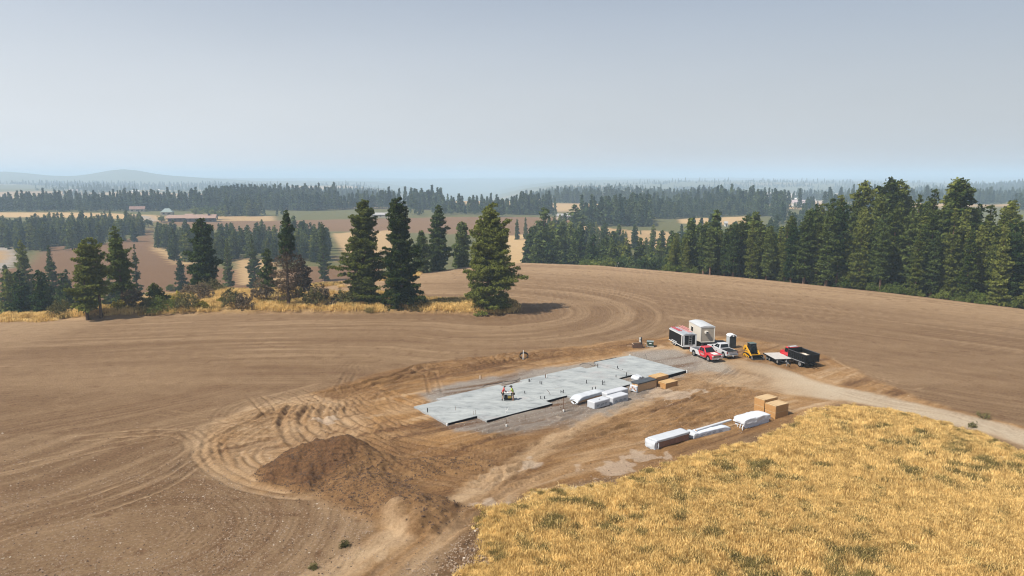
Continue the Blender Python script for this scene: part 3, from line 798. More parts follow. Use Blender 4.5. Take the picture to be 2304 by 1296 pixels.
# ------------------------------------------------------------------ TREES
def rand_tris(cent, rad, n, size, rg, flat=1.0):
    """n leaf-sized triangles round every centre"""
    c = np.repeat(cent, n, axis=0); r = np.repeat(rad, n)
    u = rg.normal(size=(len(c), 3)); u /= np.linalg.norm(u, axis=1)[:, None] + 1e-9
    rr = rg.random(len(c)) ** 0.45
    p = c + u * (r * rr)[:, None] * np.array([1, 1, flat])
    a = rg.normal(size=(len(c), 3)); a -= 0.35 * u * (a * u).sum(1)[:, None]; a /= np.linalg.norm(a, axis=1)[:, None]
    b = rg.normal(size=(len(c), 3)); b -= a * (a * b).sum(1)[:, None]; b /= np.linalg.norm(b, axis=1)[:, None]
    s = size * (0.6 + 0.8 * rg.random(len(c)))[:, None]
    v = np.stack([p + a * s, p - a * s * 0.5 + b * s * 0.75, p - a * s * 0.5 - b * s * 0.75], 1).reshape(-1, 3)
    f = np.arange(len(v)).reshape(-1, 3)
    return v, f
BARK = mat('pine_bark', (0.115, 0.075, 0.052), 0.9, var=0.35, scale=2.0)
BARK_R = mat('ponderosa_bark', (0.17, 0.10, 0.062), 0.9, var=0.35, scale=1.2)
DEADW = mat('dead_wood', (0.20, 0.17, 0.145), 0.9, var=0.3, scale=2.0)
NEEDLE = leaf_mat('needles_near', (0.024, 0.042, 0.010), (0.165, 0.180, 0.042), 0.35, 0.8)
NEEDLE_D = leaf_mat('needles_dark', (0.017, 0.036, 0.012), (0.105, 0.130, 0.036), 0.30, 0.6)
NEEDLE_B = leaf_mat('needles_brown', (0.050, 0.036, 0.022), (0.120, 0.085, 0.052), 0.15, 0.8)
NEEDLE_F = leaf_mat('needles_far', (0.014, 0.034, 0.016), (0.075, 0.100, 0.036), 0.2, 0.03)
LEAF = leaf_mat('leaves_green', (0.045, 0.075, 0.018), (0.150, 0.175, 0.040), 0.3, 0.5)
LEAF_O = leaf_mat('leaves_olive', (0.060, 0.060, 0.024), (0.150, 0.135, 0.055), 0.25, 0.8)
LEAF_Y = leaf_mat('leaves_yellow', (0.13, 0.12, 0.020), (0.33, 0.27, 0.050), 0.3, 0.8)
TWIG = leaf_mat('twigs_brown', (0.070, 0.055, 0.036), (0.165, 0.125, 0.080), 0.1, 0.8)
def tube_np(pts, rad, n=6):
    pts = np.array(pts, float); rad = np.array(rad, float); N = len(pts)
    d = np.gradient(pts, axis=0); d /= np.linalg.norm(d, axis=1)[:, None] + 1e-9
    ref = np.where(np.abs(d[:, 2:3]) > 0.9, np.array([[1.0, 0, 0]]), np.array([[0, 0, 1.0]]))
    a = np.cross(d, ref); a /= np.linalg.norm(a, axis=1)[:, None]; b = np.cross(d, a)
    t = np.arange(n) / n * 2 * math.pi
    v = pts[:, None, :] + (a[:, None, :] * np.cos(t)[None, :, None] + b[:, None, :] * np.sin(t)[None, :, None]) * rad[:, None, None]
    i = np.arange(N - 1)[:, None] * n; k = np.arange(n)[None, :]; k2 = (k + 1) % n
    f = np.stack([i + k, i + k2, i + n + k2, i + n + k], -1).reshape(-1, 4)
    return v.reshape(-1, 3), f
def join(parts):
    vs, fs, o = [], [], 0
    for v, f in parts: vs.append(v); fs.append(f + o); o += len(v)
    return np.concatenate(vs), np.concatenate(fs)
def conifer(seed, H=20.0, base=0.08, width=8.0, levels=26, per=5, clump=0.55, tri=22, size=0.26, top=0.75, gaps=0.15, bark=None, needle=None, lean=0.3, low=0.75, limbs=True, droop=0.12, dead_to=None):
    """one pine: trunk and limbs in one mesh, needle tufts in the other"""
    rg = np.random.default_rng(seed)
    bend = rg.normal(size=2) * lean
    def axis(z): t = z / H; return np.array([bend[0] * t * t, bend[1] * t * t, z])
    zs = np.linspace(0, H, 9)
    wood = [tube_np([axis(z) - np.array([0, 0, 0.5 if z == 0 else 0]) for z in zs], [(0.0135 * H + 0.06) * (1 - z / H) ** 0.8 * (1.25 if z == 0 else 1) + 0.02 for z in zs], 7)]
    cents, rads = [], []
    lz = base + (1 - base) * (np.arange(levels) / levels) ** 0.95
    lobes = rg.random(8) * 0.55 + 0.7
    for t0 in lz:
        t = (t0 - base) / (1 - base)
        prof = ((1 - t) ** top) * min(1.0, low + (1 - low) * t / 0.3)
        nb = max(2, int(per * (1 - 0.45 * t) + rg.random()))
        ph = rg.random() * 6.28
        for b in range(nb):
            if rg.random() < gaps * (1.5 - t): continue
            az = ph + b * 6.283 / nb + rg.normal() * 0.25
            lob = lobes[int((az % 6.283) / 6.283 * 8) % 8] * (0.8 + 0.25 * math.sin(t * 14 + az * 2))
            L = width / 2 * prof * lob * (0.72 + 0.5 * rg.random()) + 0.25
            el = -droop + 0.75 * t + rg.normal() * 0.12
            z0 = min(t0 * H + rg.normal() * H * 0.012, H * 0.985)
            o = axis(z0); dr = np.array([math.cos(az) * math.cos(el), math.sin(az) * math.cos(el), math.sin(el)])
            side = np.array([-math.sin(az), math.cos(az), 0])
            if limbs: 
                e = o + dr * L + np.array([0, 0, 0.06 * L])
                wood.append(tube_np([o, (o + e) / 2 - np.array([0, 0, 0.04 * L]), e], [0.05 + 0.012 * L, 0.035 + 0.004 * L, 0.015], 3))
            k = max(1, int(L / (clump * 0.85)))
            for q in range(k):
                s = (q + 0.8) / (k + 0.3)
                if s < 0.22 and L > 1.5: continue
                sp = clump * 0.7 + 0.20 * L * math.sin(min(1, s) * 3.0)
                for side_k in ((0,) if L < 1.2 else (-1, 0, 1)):
                    if side_k and rg.random() < 0.35: continue
                    c = o + dr * L * s + side * side_k * sp * (0.6 + 0.6 * rg.random()) + np.array([0, 0, 0.05 * L * s + rg.normal() * 0.12])
                    cents.append(c); rads.append(clump * (0.65 + 0.55 * rg.random()))
    cents.append(axis(H)); rads.append(clump * 0.6)
    cents, rads = np.array(cents), np.array(rads)
    wv, wf = join(wood)
    tm = mesh_np('trunk', wv, wf, bark or BARK, smooth=True)
    if dead_to:
        m = cents[:, 2] < dead_to * H + rg.normal(size=len(cents)) * 0.06 * H
        v1, f1 = rand_tris(cents[m], rads[m], max(6, tri // 3), size * 0.7, rg, 1.2)
        v2, f2 = rand_tris(cents[~m], rads[~m], tri, size, rg, 0.8)
        return tm, mesh_np('crown', v2, f2, needle or NEEDLE), mesh_np('dead_branches', v1, f1, NEEDLE_B)
    v, f = rand_tris(cents, rads, tri, size, rg, 0.75)
    return tm, mesh_np('crown', v, f, needle or NEEDLE)
def plant_tree(meshes, x, y, label, group=None, h=None, H=20.0, rz=None, z=None, name='pine_tree', cat='tree', wide=1.0, sink=0.1):
    s = 1.0 if h is None else h / H
    o = thing(name, label, cat, (x, y, (ZG(x, y) if z is None else z) - sink), rng.random() * 6.28 if rz is None else rz, group)
    o.scale = (s * wide, s * wide, s)
    for me in meshes: obj(me.name.split('.')[0], me, o)
    return o
def height_to(x, y, py, zb):
    """height of a tree standing at x, y whose tip shows at row py"""
    b = -(py - 648) / FPX
    dz = (-SP + b * CP) / (CP + b * SP)
    return CAM_H + dz * y - zb

# ---- the pines one can name
def at(px, py): return P(px, py)
NEAR = [
 # px, base py, top py, kind params, label
 (1100, 703, 462, dict(width=14.0, base=.03, levels=36, per=8, clump=.50, top=.62, low=.75, gaps=.16, size=.17, tri=30, droop=.05), 'broad bright pine alone at the right end of the grassy bank', NEEDLE),
 (906, 699, 448, dict(width=9.6, base=.04, levels=42, per=7, clump=.44, top=.5, low=.75, gaps=.12, size=.16, tri=28), 'tall dense pine standing between the lone broad pine and the bushy-footed pine', NEEDLE),
 (820, 691, 452, dict(width=10.6, base=.06, levels=42, per=7, clump=.44, top=.6, low=.7, gaps=.14, size=.16, tri=28), 'tall dense pine with a grey-green bush at its foot', NEEDLE),
 (650, 700, 474, dict(width=5.4, base=.10, levels=34, per=6, clump=.42, top=.75, low=.9, gaps=.06, size=.18, tri=24, dead_to=.62), 'half-dead pine with brown lower limbs and a green tip', NEEDLE_D),
 (730, 632, 500, dict(width=4.6, base=.04, levels=26, per=5, clump=.5, top=.4, low=.9, gaps=.05, size=.24, tri=20), 'narrow column-like pine alone right of the half-dead pine', NEEDLE_D),
 (463, 660, 493, dict(width=7.2, base=.06, levels=26, per=6, clump=.62, top=.55, low=.8, gaps=.08, size=.25, tri=22), 'stout dark pine left of the slim pointed pines on the bank', NEEDLE_D),
 (515, 655, 537, dict(width=4.8, base=.05, levels=22, per=5, clump=.5, top=.7, low=.8, gaps=.15, size=.24, tri=18), 'loose slim pine touching the stout dark pine on its right', NEEDLE_D),
 (575, 650, 528, dict(width=5.4, base=.02, levels=26, per=5, clump=.5, top=.8, low=.95, gaps=.06, size=.24, tri=20), 'pointed green fir left of the half-dead pine', NEEDLE_D),
 (608, 660, 560, dict(width=4.0, base=.04, levels=18, per=5, clump=.5, top=.7, low=.9, gaps=.12, size=.24, tri=18), 'short pine tucked between the pointed fir and the half-dead pine', NEEDLE_D),
 (683, 655, 572, dict(width=4.6, base=.08, levels=18, per=5, clump=.48, top=.6, low=.9, gaps=.3, size=.2, tri=12), 'thin greyish pine just right of the half-dead pine', NEEDLE_B),
 (410, 660, 584, dict(width=4.6, base=.05, levels=18, per=5, clump=.55, top=.5, low=.9, gaps=.08, size=.24, tri=18), 'small rounded pine left of the stout dark pine', NEEDLE_D),
 (197, 720, 540, dict(width=5.4, base=.16, levels=26, per=5, clump=.50, top=.6, low=.8, gaps=.2, size=.22, tri=20, lean=.8), 'leaning loose pine whose trunk meets the field edge furthest left', NEEDLE),
 (228, 716, 535, dict(width=5.0, base=.36, levels=20, per=5, clump=.52, top=.6, low=.75, gaps=.2, size=.22, tri=20), 'pine with a long bare trunk and a tuft-like crown', NEEDLE),
 (279, 702, 510, dict(width=5.8, base=.24, levels=28, per=5, clump=.50, top=.75, low=.8, gaps=.2, size=.22, tri=20), 'tallest pine of the left clump with a pointed crown', NEEDLE_D),
 (312, 690, 550, dict(width=3.8, base=.2, levels=20, per=4, clump=.44, top=.8, low=.9, gaps=.3, size=.22, tri=16), 'thin sparse pine at the right side of the left clump', NEEDLE_D),
 (65, 706, 541, dict(width=7.0, base=.02, levels=26, per=6, clump=.62, top=.7, low=.85, gaps=.08, size=.25, tri=22), 'wide yellow-green pine near the left edge behind the brown brush', NEEDLE),
 (124, 690, 553, dict(width=5.6, base=.02, levels=24, per=5, clump=.55, top=.8, low=.9, gaps=.1, size=.24, tri=20), 'bluish cone-shaped fir between the wide pine and the leaning pine', NEEDLE_D),
 (20, 700, 596, dict(width=5.4, base=.02, levels=18, per=5, clump=.6, top=.6, low=.9, gaps=.1, size=.26, tri=18), 'low dark fir at the left edge of the picture', NEEDLE_D),
 (156, 700, 606, dict(width=5.2, base=.02, levels=16, per=5, clump=.6, top=.6, low=.9, gaps=.1, size=.26, tri=18), 'low dark fir between the bluish fir and the leaning pine', NEEDLE_D),
 (250, 702, 616, dict(width=5.0, base=.02, levels=16, per=5, clump=.6, top=.6, low=.9, gaps=.12, size=.26, tri=16), 'low dark fir behind the bare trunk pine', NEEDLE_D),
 (352, 690, 640, dict(width=4.0, base=.0, levels=12, per=5, clump=.55, top=.7, low=1., gaps=.1, size=.24, tri=18), 'young green pine at the left end of the golden bank', NEEDLE),
]
for i, (px, by, ty, kw, lab, nd) in enumerate(NEAR):
    x, y = at(px, by); zb = ZG(x, y); h = height_to(x, y, ty, zb)
    if kw['width'] < 9: kw['width'] *= 1.2
    ms = conifer(100 + i, H=h, needle=nd, bark=BARK, **kw)
    plant_tree(ms, x, y, lab, z=zb)
# darker firs filling the hollow behind the field edge on the left
HOL = []
for i in range(20):
    px = -25 + 345 * rng.random(); d = 150 + 60 * rng.random()
    x = (px - 1152) / FPX * (d * CP + 6); zb = ZG(x, d); ty = 605 + 45 * rng.random()
    h = height_to(x, d, ty, zb)
    if not HOL: HOL = [conifer(250 + k, H=12, base=.02, width=5.5, levels=18, per=5, clump=.6, tri=16, size=.26, top=.75, low=.9, gaps=.1, needle=NEEDLE_D if k else NEEDLE) for k in range(3)]
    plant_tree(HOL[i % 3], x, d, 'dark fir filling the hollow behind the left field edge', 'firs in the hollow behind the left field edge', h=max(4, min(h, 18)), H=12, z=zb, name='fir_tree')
# two big pines behind the crest, between the tall ones
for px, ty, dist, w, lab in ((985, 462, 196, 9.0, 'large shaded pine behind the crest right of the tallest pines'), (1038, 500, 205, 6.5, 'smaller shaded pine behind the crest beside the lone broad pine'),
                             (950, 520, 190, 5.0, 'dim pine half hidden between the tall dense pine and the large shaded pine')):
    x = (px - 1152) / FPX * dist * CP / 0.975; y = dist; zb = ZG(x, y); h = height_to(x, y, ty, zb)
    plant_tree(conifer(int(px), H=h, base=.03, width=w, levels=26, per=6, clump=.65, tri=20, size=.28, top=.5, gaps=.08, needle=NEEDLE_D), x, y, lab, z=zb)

# ---- kinds for the woods
WOODK = [conifer(300 + k, H=22, base=b, width=w, levels=lv, per=5, clump=.62, tri=tr_, size=.30, top=tp, low=.75, gaps=.12, needle=nd, bark=BARK_R, limbs=False)
         for k, (b, w, lv, tr_, tp, nd) in enumerate([(.06, 6.2, 32, 14, .62, NEEDLE), (.12, 6.6, 30, 14, .5, NEEDLE_D), (.04, 5.6, 32, 14, .72, NEEDLE), (.20, 6.2, 28, 14, .45, NEEDLE_D), (.03, 7.2, 30, 13, .62, NEEDLE), (.10, 7.4, 30, 14, .48, NEEDLE)])]
MIDK = [conifer(400 + k, H=16, base=b, width=w, levels=16, per=5, clump=.85, tri=9, size=.50, top=tp, low=.85, gaps=.08, needle=nd, bark=BARK, limbs=False)
        for k, (b, w, tp, nd) in enumerate([(.05, 5.6, .6, NEEDLE_D), (.08, 4.8, .8, NEEDLE_D), (.03, 6.2, .5, NEEDLE), (.10, 5.2, .7, NEEDLE_D)])]
def broadleaf(seed, H=9.0, W=8.0, n=120, clump=.9, tri=16, size=.35, mat_=None, stem=0.25, bark=None):
    rg = np.random.default_rng(seed)
    lob = rg.normal(size=(5, 3)) * np.array([W * .22, W * .22, H * .10]) + np.array([0, 0, H * .62])
    c = lob[rg.integers(0, 5, n)] + rg.normal(size=(n, 3)) * np.array([W * .15, W * .15, H * .13])
    c[:, 2] = np.clip(c[:, 2], H * stem * .8, H * .95)
    v, f = rand_tris(c, np.full(n, clump) * (0.6 + 0.6 * rg.random(n)), tri, size, rg, .8)
    ws = [tube_np([(0, 0, -.3), (rg.normal() * .1, rg.normal() * .1, H * .3), (0, 0, H * .6)], [.03 * H, .022 * H, .01 * H], 6)]
    for q in lob: ws.append(tube_np([(0, 0, H * .25), tuple(q * np.array([.5, .5, .75])), tuple(q)], [.014 * H, .01 * H, .004 * H], 3))
    wv, wf = join(ws)
    return mesh_np('trunk', wv, wf, bark or BARK, smooth=True), mesh_np('crown', v, f, mat_ or LEAF)
BROADK = [broadleaf(500, mat_=LEAF), broadleaf(501, H=8, W=9, mat_=leaf_mat('leaves_dark', (.025, .045, .018), (.075, .10, .035), .25, .4)), broadleaf(502, H=7, W=8, mat_=LEAF)]

# ---- the wood on the right
SKYLINE = [(1505, 560), (1523, 523), (1550, 540), (1584, 500), (1620, 520), (1659, 498), (1695, 478), (1725, 515), (1752, 498), (1790, 478), (1838, 460), (1877, 441), (1931, 414), (1955, 430), (1981, 407), (2016, 412),
           (2052, 439), (2081, 428), (2117, 409), (2149, 410), (2170, 441), (2217, 448), (2263, 440), (2304, 450), (2400, 440), (2700, 430)]
skx, sky_ = np.array([q[0] for q in SKYLINE], float), np.array([q[1] for q in SKYLINE], float)
FRONT = [(1508, 606), (1600, 613), (1700, 623), (1800, 635), (1900, 645), (2000, 655), (2100, 667), (2200, 679), (2304, 692), (2450, 712), (2600, 735)]
frx, fry = np.array([q[0] for q in FRONT], float), np.array([q[1] for q in FRONT], float)
def to_px(x, y): return 1152 + FPX * x / (y * CP + 18 * SP)
n_wood = 0; wood_pts = []
for row, (back, gap) in enumerate(((2.0, 3.3), (6.5, 3.5), (12, 3.9), (20, 4.6), (32, 6.4))):
    px = 1515.0
    while px < 2420:
        x, y = P0(px, float(np.interp(px, frx, fry)))
        y2 = y + back * 1.0 + rng.normal() * 1.2; x2 = x * (y2 / y) + rng.normal() * 0.7
        if row == 0 and rng.random() < 0.10: px += gap / y * FPX; continue
        wood_pts.append((x2, y2, row, px))
        px += gap * (0.7 + 0.6 * rng.random()) / y2 * FPX
PROM = {}
for x, y, row, px in wood_pts:
    zb = ZG(x, y); p = to_px(x, y)
    top = float(np.interp(p, skx, sky_))
    hmax = height_to(x, y, top, zb)
    want = min(hmax, {0: 17.5, 1: 19.5, 2: 22.5, 3: 25, 4: 27, 5: 28}[row] * (0.85 + 0.25 * rng.random()) * (0.85 if p < 1750 else 1.0))
    if row >= 3: want = hmax * (0.86 + 0.14 * rng.random())
    want = max(7.0, min(want, 30))
    k = int(rng.integers(0, 6))
    plant_tree(WOODK[k], x, y, ('pine in the front row of the right wood, its foot at the field edge' if row == 0 else 'pine standing inside the right wood behind its front row'), ('front pines of the right wood' if row == 0 else 'inner pines of the right wood'), h=want, H=22, wide=0.9 + 0.25 * rng.random(), z=zb)
    n_wood += 1
for px, ty, back, wd in ((1931, 412, 24, 1.2), (1981, 405, 26, 1.25), (2016, 411, 30, 1.35), (2117, 407, 26, 1.2), (2149, 408, 16, 1.35), (1877, 440, 22, 1.0), (1838, 459, 24, .9), (2052, 439, 18, .8), (2081, 427, 20, .85), (1695, 477, 10, 1.1), (1659, 497, 8, .9), (1584, 499, 8, 1.0)):
    x, y = P0(px, float(np.interp(px, frx, fry))); s = (y + back) / y; x *= s; y *= s
    zb = ZG(x, y); h = height_to(x, y, ty, zb)
    lab = {1931: 'pine with a clear pointed tip left of the three highest tops of the wood', 1981: 'highest pine in the left half of the wood, its tip against the haze', 2016: 'round-topped pine right beside the highest pine of the wood',
           2117: 'tall pine with a leftward-bulging top towards the right end of the wood', 2149: 'broad bright-topped pine, highest at the right end of the wood', 1877: 'pine standing out of the wood where its skyline starts to climb',
           1838: 'slim pine at the foot of the climbing skyline of the wood', 2052: 'slim pine in the dip between the two highest parts of the wood', 2081: 'narrow pine just left of the bulging pine in the wood',
           1695: 'tall pointed pine of the low left end of the wood', 1659: 'pine beside the tall pointed pine at the low end of the wood', 1584: 'pine rising above the leftmost end of the wood'}[px]
    plant_tree(WOODK[5 if wd > 1.15 else 0], x, y, lab, h=h, H=22, wide=wd, z=zb); n_wood += 1

# ---- pines on the lower ground, single
BACK = []
def valley_tree(px, dist, ty, lab, grp, k=None, wide=1.0, kinds=MIDK, H=16, name='pine_tree'):
    x = (px - 1152) / FPX * dist * 1.0; y = dist
    x = (px - 1152) / FPX * (y * CP + (CAM_H + 8) * SP)
    zb = float(H0(x, y)); h = height_to(x, y, ty, zb)
    h = max(3.0, min(h, 34))
    plant_tree(kinds[int(rng.integers(0, len(kinds))) if k is None else k], x, y, lab, grp, h=h, H=H, wide=wide, z=zb, name=name)
# group right of centre
for px, d, ty, w in ((1196, 300, 512, .9), (1208, 340, 506, .8), (1225, 290, 470, 1.2), (1240, 330, 500, 1.2), (1262, 300, 503, 1.3), (1284, 310, 508, 1.2), (1250, 360, 520, 1.2), (1275, 345, 530, 1.2), (1215, 300, 540, 1.2), (1295, 290, 545, 1.2), (1232, 285, 545, 1.2)):
    valley_tree(px, d, ty, 'pine in the dark cluster behind the crest right of the lone broad pine', 'pines clustered behind the crest', wide=w)
valley_tree(1163, 480, 493, 'lone small pine on the pale field just left of the crest cluster', None, wide=.8)
valley_tree(1182, 480, 490, 'small pine second from the left on the pale field by the crest cluster', None, wide=.8)
valley_tree(1296, 460, 462, 'dark spreading pine above the crest cluster by the tan house', None, wide=2.0)
g = 'pines on the slope behind the ploughed crest'
for i in range(30):
    px = 1305 + 205 * rng.random(); d = 250 + 260 * rng.random()
    ty = 500 + (px - 1305) * 0.17 + (510 - d) * 0.10 + rng.normal() * 9
    if px > 1440 and ty < 540: ty = 540 + 10 * rng.random()
    valley_tree(px, d, ty, 'pine on the wooded slope between the crest cluster and the right wood', g, wide=1.1)
for i in range(22):
    px = 1310 + 195 * rng.random(); d = 232 + 25 * rng.random()
    valley_tree(px, d, 566 + 14 * rng.random(), 'round leafy tree low on the slope behind the crest', 'leafy trees behind the crest', wide=1.0, kinds=BROADK, H=9, name='leafy_tree')
# left: two woods across the valley, the left-hand one and the middle one
g = 'pines of the wood across the left valley'
for i in range(30):
    px = -30 + 355 * rng.random(); f = rng.random()
    d = 395 + 105 * f + (px / 320) * 40
    valley_tree(px, d, 505 - 16 * f + rng.normal() * 5 + (18 if px > 290 else 0) * rng.random(), 'dark pine in the wood across the valley on the left', g, wide=1.25)
g = 'pines of the middle wood below the bank'
for i in range(28):
    px = 348 + 385 * rng.random(); f = rng.random()
    if 485 < px < 500 and f > 0.3: continue
    d = 345 + 110 * f
    valley_tree(px, d, 522 - 16 * f + rng.normal() * 6 - (8 if px > 600 else 0), 'dark pine in the middle wood between the bank and the red-roofed house', g, wide=1.2)
for px, d, ty, lab in ((437, 560, 482, 'round dark tree left of the chimney of the red-roofed house'), ):
    pass
for px, d, ty, w, lab in ((362, 600, 480, 1.2, 'dark round tree at the left gable of the red-roofed house'), (380, 610, 482, 1.0, 'second dark round tree at the left gable of the red-roofed house'), (489, 640, 468, 1.3, 'tree just right of the red-roofed house, in front of the blue wood'),
                       (333, 560, 488, .7, 'small bush-like tree by the track left of the red-roofed house'), (440, 680, 464, 1.1, 'tree rising behind the middle of the red-roofed house'), (470, 690, 461, 1.6, 'wide tree behind the right half of the red-roofed house')):
    valley_tree(px, d, ty, lab, None, wide=w, kinds=BROADK, H=9, name='leafy_tree')
for px, d, ty, w, lab in ((560, 700, 450, 1.5, 'tall double-headed tree standing in front of the blue wood'), (575, 705, 455, 1.3, 'right half of the pair of tall trees in front of the blue wood'), (508, 690, 462, 1.4, 'first tall pine right of the red-roofed house'),
                       (528, 695, 464, 1.4, 'second tall pine right of the red-roofed house')):
    valley_tree(px, d, ty, lab, None, wide=w)

# ---- shrubs on the bank
def shrub(seed, H, W, m, n=46, tri=26, size=.13):
    rg = np.random.default_rng(seed)
    ang = rg.random(n) * 6.283; rr = np.sqrt(rg.random(n)) * W / 2; hh = H * (0.25 + 0.70 * rg.random(n)) * (1 - 0.55 * (rr / (W / 2)) ** 2)
    c = np.stack([np.cos(ang) * rr, np.sin(ang) * rr, hh], -1)
    v, f = rand_tris(c, np.full(n, 0.30) * (0.7 + .6 * rg.random(n)) * max(1, W / 3), tri, size, rg, 1.1)
    ws = []
    for q in c[::3]: ws.append(tube_np([(0, 0, -.2), (q[0] * .4, q[1] * .4, q[2] * .5), tuple(q)], [.05, .03, .012], 3))
    wv, wf = join(ws)
    return mesh_np('stems', wv, wf, BARK), mesh_np('foliage', v, f, m)
SHR = [(95, 716, 4.6, 2.6, TWIG, 'long low brown brush at the foot of the wide yellow-green pine'), (60, 714, 4.5, 2.2, TWIG, 'brown brush nearest the left edge at the field margin'), (140, 716, 4.0, 2.2, LEAF_O, 'olive brush left of the leaning pine'), (12, 712, 4, 1.8, LEAF_O, 'low olive brush in the left corner of the field margin'),
       (300, 704, 3.2, 3.6, TWIG, 'tall bare brown bush right of the tallest left pine'), (340, 703, 3.0, 1.7, LEAF_O, 'low dull bush left of the round green bush'), (366, 706, 4.6, 2.3, LEAF, 'round bright green bush at the front of the golden bank'), (420, 704, 3.6, 3.0, LEAF_O, 'tall yellow-olive bush right of the round green bush'),
       (403, 700, 2.2, 2.6, LEAF_Y, 'yellowish bush between the round green and the olive bush'), (452, 702, 2.4, 1.4, LEAF_Y, 'low yellow bush in the golden grass'), (458, 682, 3.4, 3.2, TWIG, 'brown upright bush behind the golden slope'), (470, 664, 5.0, 2.4, LEAF_O, 'wide dull bush at the feet of the stout dark pine'),
       (430, 668, 3.6, 2.0, TWIG, 'brown bush left of the stout dark pine foot'), (523, 701, 3.2, 3.0, LEAF_O, 'left of the paired olive bushes at the field edge'), (552, 702, 2.8, 2.5, TWIG, 'right of the paired bushes at the field edge'), (588, 686, 3.0, 4.2, TWIG, 'tall bare brown bush left of the half-dead pine'),
       (600, 672, 2.6, 1.6, TWIG, 'low brown bush behind the tall bare bush'), (676, 684, 2.0, 2.0, LEAF_O, 'small bush just right of the half-dead pine'), (708, 699, 3.4, 3.2, LEAF_O, 'olive bush midway between the half-dead pine and the bushy-footed pine'), (722, 686, 3.2, 2.8, TWIG, 'brown bush behind the olive bush on the bank'),
       (790, 693, 5.0, 3.6, LEAF_O, 'big grey-green bush at the left foot of the tall dense pine'), (765, 690, 2.6, 2.2, LEAF_O, 'smaller grey-green bush left of the big one'), (748, 698, 2.0, 1.1, TWIG, 'tiny brown bush at the field edge'), (850, 692, 3.0, 1.8, LEAF, 'green bush under the right side of the bushy-footed pine'),
       (385, 655, 3.0, 2.2, LEAF, 'green bush above the left end of the golden bank'), (500, 690, 1.6, 1.0, LEAF_Y, 'tiny yellow bush on the golden slope'), (640, 690, 2.0, 1.6, LEAF_Y, 'yellow-green bush left of the half-dead trunk'), (275, 706, 3.0, 1.5, LEAF_Y, 'yellowish bush under the tallest left pine'), (815, 650, 3.0, 3.0, LEAF_O, 'dark bush behind the bushy-footed pine at the crest')]
for i, (px, py, w, h, m, lab) in enumerate(SHR):
    x, y = at(px, py)
    o = thing('shrub', lab, 'shrub', (x, y, ZG(x, y) - .05), rng.random() * 6, 'shrubs on the grassy bank')
    st, fo = shrub(700 + i, h * 1.35, w * 1.25, m, n=64, size=.15)
    obj('stems', st, o); obj('foliage', fo, o)
# undergrowth at the foot of the right wood
for i in range(26):
    px = 1900 + 430 * rng.random() if i > 4 else 1510 + 60 * rng.random()
    x, y = P0(px, float(np.interp(px, frx, fry))); y += 1.5 + 2 * rng.random()
    o = thing('shrub', 'leafy bush under the front pines of the right wood', 'shrub', (x, y, ZG(x, y) - .05), rng.random() * 6, 'bushes along the foot of the wood')
    w = 3 + 2 * rng.random(); st, fo = (shrub(800, 2.6, 4.2, LEAF) if i == 0 else (USH[0], USH[1]))
    if i == 0: USH = (st, fo)
    obj('stems', st, o); obj('foliage', fo, o); o.scale = (w / 4.2,) * 3
# fallen branch
x, y = at(697, 668)
b = MB(); z = ZG(x, y)
b.tube([(-2.2, 0, .1), (-.6, .1, .5), (.6, 0, .9), (1.6, .1, 1.5)], .10, 5, .04); b.tube([(-.4, 0, .55), (-.9, .2, 1.3), (-1.3, .1, 1.9)], .06, 4, .02); b.tube([(.5, 0, .85), (1.4, -.3, .8), (2.3, -.2, 1.0)], .06, 4, .02); b.tube([(1., 0, 1.1), (.9, .1, 1.7)], .04, 4, .015)
tag(b.build('fallen_branch', DEADW, None, (x, y, z)), 'bleached fallen branch lying on the bank right of the half-dead pine', 'branch')

